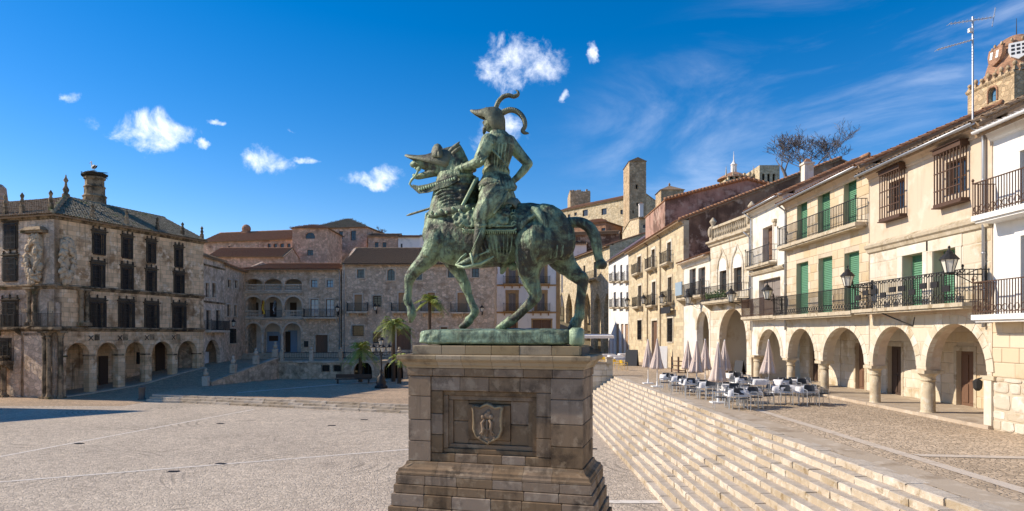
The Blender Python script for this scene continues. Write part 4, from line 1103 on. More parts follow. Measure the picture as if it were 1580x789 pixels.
def front(b, h, t=.4, mat='cream_plaster', zb=0.0, name='front_wall', ops=None):
    m = MB(); wall_mesh(m, b.L, zb, h, t, b.ops if ops is None else ops); return m.build(name, mat, b.e)
def shell(b, h, depth, mat, zb=0.0, y0=.4, gable=0.0, ridge=None, name='side_wall', x0=0.0, x1=None, right_mat=None):
    # two side walls (gabled when gable > 0), back wall, ceiling slab
    L = b.L if x1 is None else x1; rd = ridge if ridge is not None else depth / 2
    for xa, xb in ((x0, x0 + .3), (L - .3, L)):
        m = MB()
        pr = [(y0 + .002, zb), (depth, zb), (depth, h), (rd, h + gable), (y0 + .002, h + gable * (y0 / rd if gable else 0))]
        m.rings([[(xa, y, z) for y, z in pr], [(xb, y, z) for y, z in pr]])
        m.build(name, (right_mat or mat) if xa > x0 else mat, b.e)
    m = MB(); m.box(x0 + .302, depth - .3, zb, L - .302, depth, h); m.build('back_wall', mat, b.e)
    m = MB(); m.box(x0 + .302, y0 + .004, h - .25, L - .302, depth - .302, h - .02); m.build('attic_floor', 'wood_dark', b.e)

def tile_field(p0, u, L, s, S, mat, name, parent, spacing=.24, tl=.42, seed=1, xl=None, xr=None, over=.0, under=True, jit=.02):
    # p0 eave start, u unit along eave, s unit up the slope; xl/xr: functions of distance up the slope clipping the ends
    r = random.Random(seed); u = Vector(u); s = Vector(s); n = u.cross(s).normalized()
    if n.z < 0: n = -n
    p0 = Vector(p0); m = MB(); ncol = int(L / spacing)
    nt_ = max(1, int(S / tl)); arc = [PI * k / 4 for k in range(5)]
    V, Fc = m.v, m.f
    for c in range(ncol):
        x = (c + .5) * spacing
        for k in range(nt_):
            d0 = k * tl - (.06 if k == 0 else .05); d1 = (k + 1) * tl
            if xl and x < xl(d0) or xr and x > xr(d0): continue
            jx = r.uniform(-jit, jit); jh = r.uniform(0, jit)
            o = len(V)
            for d, rad, lift in ((d0, .105, .035 + jh), (d1, .085, .0 + jh)):
                c0 = p0 + u * (x + jx) + s * d + n * lift
                for a in arc:
                    q = c0 + u * (rad * math.cos(a)) + n * (rad * math.sin(a)); V.append((q.x, q.y, q.z))
            for a in range(4): Fc.append((o + a, o + a + 1, o + a + 6, o + a + 5))
    t = m.build(name, mat, parent); t['kind'] = 'stuff'
    return t
def slab_poly(pts, th, mat, name, parent):
    pts = [Vector(p) for p in pts]; n = (pts[1] - pts[0]).cross(pts[2] - pts[0]).normalized()
    if n.z < 0: n = -n
    m = MB(); m.rings([[p - n * th for p in pts], pts]); return m.build(name, mat, parent)
def gable_roof(b, h, depth, rise, ridge=None, mat='tile_red', over=.45, x0=-.1, x1=None, back=True, seed=1, spacing=.24):
    L = (b.L if x1 is None else x1); rd = ridge if ridge is not None else depth / 2
    k = rise / rd; s = Vector((0, 1, k)).normalized(); S = math.hypot(rd + over, (rd + over) * k)
    p = Vector((x0, -over, h - over * k + .1))
    rf = slab_poly([(x0, -over, h - over * k + .08), (L + .1, -over, h - over * k + .08), (L + .1, rd, h + rise + .08), (x0, rd, h + rise + .08)], .1, 'tile_old', 'roof', b.e)
    tile_field(p, (1, 0, 0), L + .1 - x0, s, S, mat, 'roof_tile', rf, seed=seed, spacing=spacing)
    if back:
        k2 = rise / (depth - rd)
        slab_poly([(L + .1, depth + .3, h - .3 * k2 + .08), (x0, depth + .3, h - .3 * k2 + .08), (x0, rd + .01, h + rise + .08), (L + .1, rd + .01, h + rise + .08)], .1, mat, 'roof_slope', rf)
    m = MB(); nx = int((L - x0) / .5)
    m.tube([(x0 + i * (L + .1 - x0) / nx, rd, h + rise + .12 + (.02 if i % 2 else 0)) for i in range(nx + 1)], .11, 8); m.build('ridge_tile', mat, rf, True)
    return rf

def louvre(m, o, y):
    n = max(4, int((o['z1'] - o['z0']) / .085)); a, b = o['x0'] + .015, o['x1'] - .015
    for i in range(n):
        z = o['z0'] + (o['z1'] - o['z0']) * i / n; h = (o['z1'] - o['z0']) / n
        m.add([(a, y, z), (b, y, z), (b, y + .035, z + h), (a, y + .035, z + h)], [(0, 1, 2, 3)])
        m.add([(a, y, z), (b, y, z), (b, y + .035, z - .0), (a, y + .035, z - .0)], [(3, 2, 1, 0)])
def frame_mesh(m, o, y, w=.06, d=.05, mull=1, trans=2):
    a, b, c, e = o['x0'], o['x1'], o['z0'], o['z1']
    m.box(a, y, c, a + w, y + d, e); m.box(b - w, y, c, b, y + d, e); m.box(a + w, y, e - w, b - w, y + d, e); m.box(a + w, y, c, b - w, y + d, c + w)
    for i in range(mull):
        x = a + (b - a) * (i + 1) / (mull + 1); m.box(x - w * .4, y + .004, c + w, x + w * .4, y + d - .004, e - w)
    for i in range(trans):
        z = c + (e - c) * (i + 1) / (trans + 1); m.box(a + w, y + .008, z - w * .3, b - w, y + d - .008, z + w * .3)
def window(b, o, kind='pane', y=.18, mat='wood_dark', pane='glass', surround=None, sw=.14, sill=True, grille=None, head=False, name='window', gr=.012, hmat=None):
    m = MB()
    if kind == 'pane':
        frame_mesh(m, o, y, trans=2 if o['z1'] - o['z0'] > 1.3 else 1); w = m.build(name, mat, b.e)
        p = MB(); p.box(o['x0'] + .01, y + .02, o['z0'] + .01, o['x1'] - .01, y + .03, o['z1'] - .01); p.build('pane', pane, w)
    elif kind == 'shutter':
        frame_mesh(m, o, y, .05, .06, 0, 0); w = m.build(name, mat, b.e)
        s_ = MB(); louvre(s_, dict(x0=o['x0'] + .05, x1=o['x1'] - .05, z0=o['z0'] + .05, z1=o['z1'] - .05), y + .012); s_.build('shutter', mat, w)
    elif kind == 'door':
        a, c, h = o['x0'], o['z0'], o['z1']; n = 2 if o['x1'] - a > .9 else 1; wd = (o['x1'] - a) / n
        for i in range(n):
            x = a + i * wd; m.box(x + .01, y, c, x + wd - .01, y + .05, h - .01)
        w = m.build(name, mat, b.e)
        q = MB()
        for i in range(n):
            x = a + i * wd
            for z0, z1 in ((.08, .35), (.4, .66), (.71, .94)):
                q.box(x + wd * .16, y - .022, c + (h - c) * z0, x + wd * .84, y - .002, c + (h - c) * z1)
        q.build('panel', mat, w)
    elif kind == 'void':
        m.box(o['x0'] - .02, y + .3, o['z0'] - .02, o['x1'] + .02, y + .35, o['z1'] + .02); w = m.build(name, 'dark_void', b.e)
    if surround:
        q = MB(); a, bb, c, e = o['x0'], o['x1'], o['z0'], o['z1']
        q.box(a - sw, -.045, c, a - .003, .06, e); q.box(bb + .003, -.045, c, bb + sw, .06, e); q.box(a - sw - .03, -.05, e + .002, bb + sw + .03, .06, e + sw * 1.1); q.build('surround', surround, w)
        if head:
            q = MB(); zt = e + sw * 1.1 + .004
            q.box(a - sw - .12, -.16, zt, bb + sw + .12, .05, zt + .09)
            q.frust(((a + bb) / 2, -.04, zt + .092), ((bb - a) / 2 + sw, .06), ((a + bb) / 2, -.04, zt + .22), ((bb - a) / 2 - .02, .05))
            for t in (0, .5, 1):
                x = a - sw * .5 + (bb - a + sw) * t; q.lathe([(.06, zt + .1), (.10, zt + .2), (.05, zt + .3), (.09, zt + .36), (.02, zt + (.5 if t == .5 else .42))], 7, (x, -.06, 0))
            q.build('pediment', hmat or surround, w)
    if sill:
        q = MB(); q.box(o['x0'] - .12, -.10, o['z0'] - .1, o['x1'] + .12, .12, o['z0'] - .003); q.build('sill', surround or 'moulding_stone', w)
    if grille:
        q = MB(); a, bb, c, e = o['x0'] - .06, o['x1'] + .06, o['z0'] - .02, o['z1'] + .04; pr = grille if isinstance(grille, float) else .12
        n = max(4, int((bb - a) / .13))
        for i in range(n + 1):
            x = a + (bb - a) * i / n; q.box(x - gr, -pr - gr, c, x + gr, -pr + gr, e)
        for z in [c, e] + [c + (e - c) * k / 4 for k in (1, 2, 3)]: q.box(a - .015, -pr - .016, z - .015, bb + .015, -pr + .016, z + .015)
        for x in (a, bb):
            for z in (c, e, (c + e) / 2): q.box(x - .014, -pr, z - .014, x + .014, .02, z + .014)
        q.build('grille', 'iron', w)
    return w
def balcony(b, x0, x1, z, proj=.7, rail=1.0, th=.14, slab='moulding_stone', iron='iron', brackets=0, style=None, gap=.11, x_side=True, knobs=True, spikes=False):
    m = MB(); m.box(x0, -proj, z - th, x1, -.003, z); m.box(x0 + .08, -proj + .08, z - th - .07, x1 - .08, -.003, z - th - .003)
    for i in range(brackets):
        x = x0 + .2 + (x1 - x0 - .4) * i / max(1, brackets - 1)
        m.add([(x - .08, -.004, z - th - .08), (x + .08, -.004, z - th - .08), (x + .08, -proj + .15, z - th - .08), (x - .08, -proj + .15, z - th - .08), (x - .08, -.004, z - th - .5), (x + .08, -.004, z - th - .5)],
              [(0, 3, 2, 1), (0, 4, 3), (1, 2, 5), (3, 4, 5, 2)])
    s_ = m.build('balcony', slab, b.e)
    r = MB(); y = -proj + .04
    r.box(x0 + .02, y - .022, z + rail - .03, x1 - .02, y + .022, z + rail); r.box(x0 + .02, y - .016, z + .07, x1 - .02, y + .016, z + .095)
    for xs in (x0 + .03, x1 - .03):
        r.box(xs - .018, y + .024, z + rail - .028, xs + .018, -.003, z + rail - .002); r.box(xs - .014, y + .018, z + .072, xs + .014, -.003, z + .093)
        n = max(1, int(proj / gap))
        for i in range(n): yy = y + (i + .5) * (-y) / n; r.box(xs - .009, yy - .009, z + .093, xs + .009, yy + .009, z + rail - .03)
    n = max(2, int((x1 - x0) / gap))
    for i in range(n + 1):
        x = x0 + .03 + (x1 - x0 - .06) * i / n; r.box(x - .0105, y - .0105, z + .002, x + .0105, y + .0105, z + rail - .03)
    if knobs:
        for xs in (x0 + .03, x1 - .03): r.lathe([(.03, z + rail), (.02, z + rail + .04), (.045, z + rail + .09), (.01, z + rail + .15)], 8, (xs, y, 0))
    if style == 'bands':
        k = 0; x = x0 + .25
        while x < x1 - .5:
            zc = z + (.55 if k % 3 else .38); r.box(x, y - .02, zc, x + .38, y + .02, zc + .2); x += .62; k += 1
        for i in range(int((x1 - x0) / .22)): xx = x0 + .1 + i * .22; r.tube([(xx, y, z + rail - .04), (xx + .05, y - .02, z + rail - .1), (xx + .11, y, z + rail - .13), (xx + .17, y - .02, z + rail - .1), (xx + .22, y, z + rail - .04)], .018, 4)
    if style == 'scroll' or style == 'bands':
        nn = int((x1 - x0) / .24)
        for i in range(nn):
            xx = x0 + .06 + i * (x1 - x0 - .12) / nn; w_ = (x1 - x0 - .12) / nn
            r.tube([(xx + w_ * (.5 + .42 * math.cos(a)), y - .012, z + .2 + .1 * math.sin(a)) for a in [2 * PI * q / 8 for q in range(9)]], .013, 4, cap=False)
    r.build('railing', iron, s_)
    return s_
UB = {}
def ashlar(b, parent, x0, x1, z0, z1, ops, ch=.42, bl=.85, mats='ashlar', proud=.018, name='block', seed=1, cap=300, y=0.0):
    if mats not in UB: UB[mats] = [unit_block('block', mats, 10 + k) for k in range(5)]
    r = random.Random(seed); nrow = max(1, round((z1 - z0) / ch)); ch = (z1 - z0) / nrow; cnt = 0
    for k in range(nrow):
        za, zb = z0 + k * ch, z0 + (k + 1) * ch; iv = [(x0, x1)]
        for o in ops:
            if o['z0'] - .004 < zb and o['z1'] + .004 > za:
                if o.get('arch'):
                    arch_pts(o); 
                    if za > o['zs']:
                        w = (o['x1'] - o['x0']) / 2; ri = o['z1'] - o['zs']; t = min(1, max(0, (za - o['zs']) / ri)); hw = w * math.sqrt(max(0, 1 - t * t)); cx = (o['x0'] + o['x1']) / 2
                        oa, ob = cx - hw, cx + hw
                    else: oa, ob = o['x0'], o['x1']
                else: oa, ob = o['x0'], o['x1']
                ni = []
                for a, c in iv:
                    if ob <= a or oa >= c: ni.append((a, c)); continue
                    if oa - a > .06: ni.append((a, oa))
                    if c - ob > .06: ni.append((ob, c))
                iv = ni
        off = (k % 2) * bl * .5 + r.uniform(0, .15)
        for a, c in iv:
            cuts = [a]; x = math.floor((a - off) / bl) * bl + off + bl
            while x < c - .12:
                if x > a + .12: cuts.append(x)
                x += bl * r.uniform(.82, 1.18)
            cuts.append(c)
            for p, q in zip(cuts, cuts[1:]):
                if cnt >= cap: continue
                cnt += 1
                d = .05
                link_mesh(name, r.choice(UB[mats]), parent, ((p + q) / 2, y - proud + d / 2 + r.uniform(-.004, .004), (za + zb) / 2), (q - p - .010, d, ch - .010))
    return cnt
def voussoirs(b, parent, o, n=13, w=.32, proud=.03, mat='old_ashlar', d=.2, flat=False, y=0.0):
    cx = (o['x0'] + o['x1']) / 2; arch_pts(o); rx = (o['x1'] - o['x0']) / 2; rz = o['z1'] - o['zs']; r = random.Random(n)
    for i in range(n):
        t0, t1 = PI - PI * i / n - .006, PI - PI * (i + 1) / n + .006; R = []
        for t in (t0, (t0 + t1) / 2, t1):
            c, s_ = math.cos(t), math.sin(t); jit = r.uniform(-.004, .004)
            R.append([(cx + (rx - .008) * c, y - proud + jit, o['zs'] + (rz - .008) * s_), (cx + (rx + w) * c, y - proud + jit, o['zs'] + (rz + w) * s_), (cx + (rx + w) * c, y - proud + d, o['zs'] + (rz + w) * s_), (cx + (rx - .008) * c, y - proud + d, o['zs'] + (rz - .008) * s_)])
        m = MB(); m.rings(R); m.build('voussoir', mat, parent)
def cornice(b, x0, x1, prof, mat, name='cornice'):       # prof: (projection, z)
    m = MB(); R = []
    for x in (x0, x1): R.append([(x, -p, z) for p, z in prof] + [(x, .02, prof[-1][1]), (x, .02, prof[0][1])])
    m.rings(R); return m.build(name, mat, b.e)
def column(b, x, y, z0, zc, r=.22, capw=.34, mat='column_stone', fluted=False):
    m = MB(); m.lathe([(r * 1.22, z0), (r * 1.22, z0 + .09), (r * 1.05, z0 + .14), (r, z0 + .18), (r * .99, (z0 + zc) / 2), (r * .93, zc - .42)], 20, (x, y, 0)); c = m.build('column', mat, b.e, True)
    m = MB(); m.lathe([(r * .94, zc - .418), (r * 1.08, zc - .39), (r * 1.08, zc - .35), (r * .97, zc - .32), (r * 1.0, zc - .24), (r * 1.3, zc - .16), (r * 1.45, zc - .13)], 20, (x, y, 0)); m.box(x - capw, y - capw, zc - .128, x + capw, y + capw, zc - .002)
    m.build('capital', mat, c)
    return c
def arcade_room(b, x0, x1, depth, h, wall, floor_z=.12, doors=(), ashl=None, floor='smooth_paving', seed=1):
    # back wall with doors, floor, ceiling of a covered walk
    ops = [dict(x0=a, x1=c, z0=floor_z, z1=z, arch=ar) for a, c, z, ar, kd, mt in doors]
    m = MB(); wall_mesh(m, x1, floor_z - .2, h, .3, ops, y0=depth, x0=x0); wl = m.build('arcade_wall', wall, b.e)
    if ashl: ashlar(b, wl, x0, x1, floor_z, h, ops, .4, .8, ashl, .018, seed=seed, y=depth)
    for o, (a, c, z, ar, kd, mt) in zip(ops, doors):
        if ar:
            m = MB(); m.box(a - .05, depth + .22, floor_z, c + .05, depth + .25, z + .05); dd = m.build('door', mt, b.e)
            q = MB(); q.box((a + c) / 2 - .015, depth + .19, floor_z, (a + c) / 2 + .015, depth + .217, z - .03); q.build('rail', 'iron', dd)
        else:
            m = MB(); m.box(a + .01, depth + .16, floor_z, c - .01, depth + .2, z - .01); dd = m.build('door', mt, b.e)
            q = MB()
            for t0, t1 in ((.06, .4), (.46, .93)): 
                for s0, s1 in ((.1, .46), (.54, .9)): q.box(a + (c - a) * s0, depth + .13, floor_z + (z - floor_z) * t0, a + (c - a) * s1, depth + .158, floor_z + (z - floor_z) * t1)
            q.build('panel', mt, dd)
            q = MB(); sw = .16; q.box(a - sw, depth - .04, floor_z, a - .003, depth + .05, z); q.box(c + .003, depth - .04, floor_z, c + sw, depth + .05, z); q.box(a - sw, depth - .045, z + .003, c + sw, depth + .05, z + .2); q.build('surround', 'moulding_stone', dd)
    m = MB(); m.box(x0, -.12, -.25, x1, depth - .003, floor_z - .002); m.build('arcade_floor', floor, b.e)
    m = MB(); m.box(x0, .403, h - .02, x1, depth + .3, h + .15); m.build('arcade_ceiling', 'wood_grey', b.e)
    m = MB(); n = max(2, int((x1 - x0) / .7))
    for i in range(n): xx = x0 + (i + .5) * (x1 - x0) / n; m.box(xx - .07, .42, h - .2, xx + .07, depth - .01, h - .023)
    m.build('ceiling_beam', 'wood_brown', b.e)['kind'] = 'stuff'
def gutter(b, x0, x1, z, y=-.55, mat='zinc', r=.075):
    m = MB(); R = []
    for x in (x0, x1): R.append([(x, y + r * math.cos(a), z + r * math.sin(a)) for a in [PI + PI * k / 6 for k in range(7)]])
    m.rings(R, cap=False, close=False); o = m.build('gutter', mat, b.e, True); s_ = o.modifiers.new('t', 'SOLIDIFY'); s_.thickness = .015
    return o
def downpipe(b, x, z0, z1, y=-.09, mat='zinc', r=.05):
    m = MB(); m.tube([(x, y, z0), (x, y, z1 - .5), (x, y - .02, z1 - .3), (x, -.5, z1)], r, 8)
    for k in range(1, 5): z = z0 + (z1 - z0) * k / 5.5; m.lathe([(r * 1.25, z), (r * 1.25, z + .06)], 8, (x, y, 0))
    return m.build('downpipe', mat, b.e, True)
def chimney(b, x, y, z0, z1, w=.5, mat='pink_stone', cap='tile_red'):
    m = MB(); m.box(x - w / 2, y - w / 2, z0, x + w / 2, y + w / 2, z1); m.box(x - w * .62, y - w * .62, z1 + .002, x + w * .62, y + w * .62, z1 + .12); c = m.build('chimney', mat, b.e)
    m = MB(); m.frust((x, y, z1 + .123), (w * .45, w * .45), (x, y, z1 + .4), (.05, .05)); m.build('chimney_cap', cap, c)
    return c
# ================================================================== right-hand row of arcaded houses
def rowpt(px, X): return (X, X * F / (px - CX))
ZC = 1.67                                              # capital level of the arcade above the terrace
# ---- white house at the right edge
b = Bld('white_house', 'white rendered house with iron balconies at the right edge above a rubble base', 'house', rowpt(1531, 15.04), (15.04, 11.5), TZ)
H_ = b.loc(1545, 196)[1]; zw = b.loc(1545, 491)[1]
o1 = b.op(1576, 1640, 222, 325); o2 = b.op(1577, 1640, 338 + 20, 484)
front(b, H_, .4, 'white_wall', zb=zw)
for o in (o1, o2): window(b, o, 'pane', mat='wood_brown', surround='white_wall', sw=.2)
m = MB(); m.box(0, .012, 0, b.L, .4, zw - .003); lw = m.build('base_wall', 'ashlar_core', b.e)
zr = b.loc(1550, 583)[1]
ashlar(b, lw, .02, b.L, zr, zw - .01, [], .42, .8, 'ashlar', .02, seed=5)
rr = random.Random(21)                                 # rubble stones of the base, each its own piece
def rubble(parent, x0, x1, z0, z1, y=0.0, size=.42, mat='rubble_base', seed=1, cap=120):
    r = random.Random(seed); z = z0; n = 0
    while z < z1 - .08 and n < cap:
        h = min(r.uniform(.55, 1.1) * size, z1 - z); x = x0
        while x < x1 - .05 and n < cap:
            w_ = min(r.uniform(.6, 1.7) * size, x1 - x)
            if x1 - (x + w_) < .15: w_ = x1 - x
            N = 9; cx, cz = x + w_ / 2, z + h / 2; P = []
            for k in range(N):
                a = 2 * PI * k / N + r.uniform(-.15, .15); c, s_ = math.cos(a), math.sin(a)
                P.append((cx + (w_ / 2 - .008) * abs(c) ** .45 * (1 if c > 0 else -1) * r.uniform(.9, 1), cz + (h / 2 - .008) * abs(s_) ** .45 * (1 if s_ > 0 else -1) * r.uniform(.88, 1)))
            pr = r.uniform(.015, .06); m = MB()
            m.rings([[(px, y + .04, pz) for px, pz in P], [(px, y - pr * .5, pz) for px, pz in P], [(cx + (px - cx) * .8, y - pr, cz + (pz - cz) * .8) for px, pz in P]])
            m.build('stone', mat, parent); n += 1; x += w_
        z += h
rubble(lw, .02, b.L - 1.5, 0, zr - .01, .012, .5, seed=4)
balcony(b, .12, b.L - 1, b.loc(1550, 331)[1], .75, 1.02, .16, 'white_wall', 'rust_iron', 0, 'scroll')
balcony(b, .12, b.L - 1, zw + .1, .75, 1.02, .16, 'white_wall', 'rust_iron', 0, 'scroll')
cornice(b, -.02, b.L, [(.02, H_ - .35), (.1, H_ - .3), (.2, H_ - .12), (.42, H_ - .05), (.42, H_ + .02)], 'white_wall')
shell(b, H_, 11, 'white_wall', gable=2.2)
gable_roof(b, H_, 11, 2.2, mat='tile_pale', over=.5, seed=3)
gutter(b, 0, b.L, H_ - .06, -.6, 'paint_white')

# ---- plastered house with two barred windows and the long wrought balcony
b = Bld('plastered_house', 'cream plastered house with two barred windows above a long iron balcony', 'house', rowpt(1342, 15), rowpt(1530.5, 15), TZ)
bB = b; H_ = 9.72
A4 = b.op(1347, 1414, 503.5, 560, 'semi', z0=ZC); A5 = b.op(1429, 1523, 499.5, 560, 'semi', z0=ZC)
w1 = b.op(1372, 1395, 278, 323); w2 = b.op(1459, 1490, 246, 298)
d1 = b.op(1393, 1424, 392.5, 473); d2 = b.op(1440, 1475, 385, 471)
fw = front(b, H_, .5, 'cream_plaster', zb=ZC)
zm = b.loc(1430, 362)[1]; zb_ = b.loc(1430, 474)[1]
ashlar(b, fw, .03, b.L - .03, zb_ + .05, zm - .05, b.ops, .62, 1.15, 'old_ashlar', .012, seed=8)
ashlar(b, fw, .03, b.L - .03, ZC + .02, zb_ - .25, b.ops, .5, 1.0, 'old_ashlar', .010, seed=9)
for a in (A4, A5): voussoirs(b, fw, a, 13, .30, .022)
for o in (w1, w2):
    window(b, o, 'pane', .2, 'wood_brown', sill=False)
    x0, x1, z0, z1 = o['x0'] - .22, o['x1'] + .2, o['z0'] - .28, o['z1'] + .3
    q = MB(); q.box(x0, -.32, z1, x1, -.003, z1 + .16); q.box(x0 - .05, -.38, z1 + .163, x1 + .05, -.003, z1 + .2); g = q.build('cage_hood', 'rust_iron', b.e)
    q = MB(); q.box(x0, -.3, z0 - .1, x1, -.003, z0); q.box(x0 - .04, -.34, z0 - .14, x1 + .04, -.003, z0 - .103); q.build('cage_sill', 'rust_iron', b.e)
    q = MB(); n = 8
    for i in range(n + 1): x = x0 + .04 + (x1 - x0 - .08) * i / n; q.box(x - .016, -.29, z0 + .003, x + .016, -.258, z1 - .003)
    for y in (-.2, -.1): 
        for x in (x0 + .04, x1 - .04): q.box(x - .014, y, z0 + .003, x + .014, y + .028, z1 - .003)
    for t in (.25, .6): q.box(x0 + .02, -.295, z0 + (z1 - z0) * t, x1 - .02, -.255, z0 + (z1 - z0) * t + .035)
    q.build('bar', 'rust_iron', g)
for o in (d1, d2):
    window(b, dict(o, x0=o['x0'] + .02, x1=o['x1'] - .02), 'shutter', .36, 'shutter_green', sill=False)
    q = MB(); q.box(o['x0'] - .32, -.032, o['z0'] + .02, o['x0'] - .01, .0, o['z1']); q.box(o['x1'] + .01, -.032, o['z0'] + .02, o['x1'] + .3, .0, o['z1']); q.box(o['x0'] - .36, -.036, o['z1'] + .006, o['x1'] + .34, 0, o['z1'] + .42); q.build('door_jamb', 'old_ashlar', b.e)
cornice(b, -.03, b.L, [(.02, zm - .26), (.10, zm - .22), (.14, zm - .1), (.22, zm - .04), (.24, zm + .06), (.12, zm + .12), (.05, zm + .2)], 'moulding_stone', 'moulding')
balcony(b, .15, b.L - .12, zb_ + .03, .85, 1.05, .13, 'moulding_stone', 'iron', 0, 'bands', gap=.13)
q = MB(); q.tube([(2.0, -.7, zb_ - .12), (2.6, -.3, zb_ - .45), (3.05, -.02, zb_ - .68)], .025, 6); q.tube([(3.05, -.02, zb_ - .68), (3.15, -.02, zb_ - .35)], .02, 6); q.build('iron_stay', 'iron', b.e)
for xx in (A4['x0'] - .15,): pass
xm = (A4['x1'] + A5['x0']) / 2
column(b, xm, .25, 0, ZC, .24, .36); column(b, b.L - .16, .25, 0, ZC, .2, .3)
q = MB(); q.box(b.L - .34, -.02, 0, b.L - .003, .55, ZC - .003); q.build('end_pier', 'old_ashlar', b.e)
q = MB(); q.lathe([(.05, ZC - .5), (.12, ZC - .42), (.14, ZC - .2), (.05, ZC - .12)], 8, (b.L - .5, -.1, 0)); q.tube([(b.L - .5, -.1, ZC - .12), (b.L - .3, 0, ZC - .05)], .02, 5); q.build('pillar_lamp', 'iron', b.e)
arcade_room(b, 0, b.L, 3.0, 3.5, 'ashlar_core', .12, [(1.0, 2.0, 2.3, None, 'd', 'wood_brown'), (4.2, 5.2, 2.3, None, 'd', 'wood_dark')], 'ashlar', seed=3)
q = MB(); q.box(3.9, 2.4, .121, 5.5, 2.99, .28); q.box(4.1, 2.6, .283, 5.3, 2.99, .44); q.build('door_step', 'kerb_stone', b.e)
cornice(b, 0, b.L, [(.02, H_ - .42), (.06, H_ - .38), (.06, H_ - .3), (.14, H_ - .2), (.3, H_ - .08), (.34, H_)], 'cream_plaster')
shell(b, H_, 11, 'cream_plaster', gable=2.6, y0=.5, zb=3.66)
gable_roof(b, H_, 11, 2.6, mat='tile_old', over=.5, seed=5)
gutter(b, 0, b.L, H_ - .12, -.6); downpipe(b, b.L - .25, 3.2, H_ - .15)

# ---- ashlar house with green shutters
b = Bld('ashlar_house', 'honey ashlar house with six tall green shutters and two iron balconies', 'house', rowpt(1213, 15), rowpt(1341.5, 15), TZ)
H_ = 10.15
A2 = b.op(1216, 1258, 507, 560, 'semi', z0=ZC); A3 = b.op(1270, 1334, 505, 560, 'semi', z0=ZC)
up_ = [b.op(1230, 1246, 304, 367), b.op(1262, 1281, 291, 361), b.op(1302, 1322, 275, 350)]
lo_ = [b.op(1229, 1247.5, 405, 482), b.op(1263, 1284.5, 397, 481), b.op(1303, 1326, 389, 477)]
zl = b.loc(1270, 484)[1]; zu = b.loc(1270, 364)[1]
for o in up_: o['z0'] = zu + .02
for o in lo_: o['z0'] = zl + .02
fw = front(b, H_, .5, 'ashlar_core', zb=ZC)
ashlar(b, fw, .02, b.L - .02, zl + .02, H_ - .45, b.ops, .40, .82, 'ashlar', .02, seed=11, cap=300)
ashlar(b, fw, .02, b.L - .02, ZC + .02, zl - .2, b.ops, .42, .95, 'old_ashlar', .016, seed=12)
for a in (A2, A3): voussoirs(b, fw, a, 13, .30, .03)
for o in up_ + lo_: window(b, o, 'shutter', .22, 'shutter_green', sill=False)
balcony(b, .1, b.L - .1, zu, .55, 1.0, .16, 'moulding_stone', 'iron', 0, None, gap=.15)
balcony(b, .05, b.L - .1, zl, .75, 1.0, .16, 'moulding_stone', 'iron', 0, 'scroll', gap=.12)
for xx in ((A2['x1'] + A3['x0']) / 2, b.L - .02, .02): column(b, xx, .25, 0, ZC, .21, .33)
arcade_room(b, 0, b.L - .003, 3.0, 3.5, 'ashlar_core', .12, [(1.6, 2.5, 2.5, None, 'd', 'wood_brown'), (4.6, 5.7, 2.4, None, 'd', 'wood_dark')], 'old_ashlar', seed=5)
cornice(b, 0, b.L, [(.03, H_ - .44), (.08, H_ - .40), (.08, H_ - .3), (.2, H_ - .15), (.38, H_ - .05), (.4, H_)], 'cream_plaster')
shell(b, H_, 11, 'ashlar_core', gable=2.4, y0=.5, zb=3.66)
gable_roof(b, H_, 11, 2.4, mat='tile_red', over=.5, seed=6)
gutter(b, 0, b.L, H_ - .12, -.6); downpipe(b, .08, 3.2, H_ - .15)

# ---- narrow white house
b = Bld('narrow_white_house', 'narrow off-white house with one balcony window over a brown balustraded balcony', 'house', rowpt(1160, 15), rowpt(1212.5, 15), TZ)
H_ = b.loc(1186, 312)[1]
A1 = b.op(1170, 1205, 508, 560, 'semi', z0=ZC)
u = b.op(1178, 1193, 350, 403); l = b.op(1171, 1204, 430, 487)
fw = front(b, H_, .5, 'aged_white', zb=ZC); voussoirs(b, fw, A1, 11, .3, .03)
window(b, u, 'door', .3, 'wood_brown', surround='aged_white', sill=False); window(b, l, 'door', .3, 'wood_grey', sill=False)
zz = b.loc(1186, 407)[1]; balcony(b, .15, b.L - 1.2, zz, .5, 1.0, .12, 'moulding_stone', 'iron', 0, gap=.2)
cornice(b, 0, b.L, [(.02, zz - .55), (.12, zz - .5), (.2, zz - .36), (.2, zz - .3), (.04, zz - .26)], 'moulding_stone', 'moulding')
zz = b.loc(1186, 488)[1]; balcony(b, .02, b.L - .05, zz, .7, 1.05, .16, 'moulding_stone', 'rust_iron', 0, gap=.10)
q = MB(); q.box(u['x1'] + .15, -.16, u['z1'] + .1, u['x1'] + .55, -.003, u['z1'] + .25); q.box(u['x1'] + .22, -.1, u['z1'] - .1, u['x1'] + .48, -.003, u['z1'] + .097); q.build('corbel', 'moulding_stone', b.e)
column(b, .3, .25, 0, ZC, .24, .34)
arcade_room(b, 0, b.L - .003, 3.0, 3.5, 'ashlar_core', .12, [(1.5, 2.6, 2.5, None, 'd', 'wood_dark')], 'old_ashlar', seed=7)
cornice(b, 0, b.L, [(.03, H_ - .4), (.12, H_ - .34), (.2, H_ - .2), (.42, H_ - .04), (.42, H_)], 'aged_white')
shell(b, H_, 9, 'aged_white', gable=2.0, y0=.5, zb=3.66)
xq, zq = b.loc(1241, 250, 3.2); chimney(b, max(.6, xq), 3.2, H_ + .6, zq - .3, .55, 'aged_white')
gable_roof(b, H_, 9, 2.0, mat='tile_red', over=.45, seed=7); gutter(b, 0, b.L, H_ - .12, -.55); downpipe(b, .1, 3.2, H_ - .2)

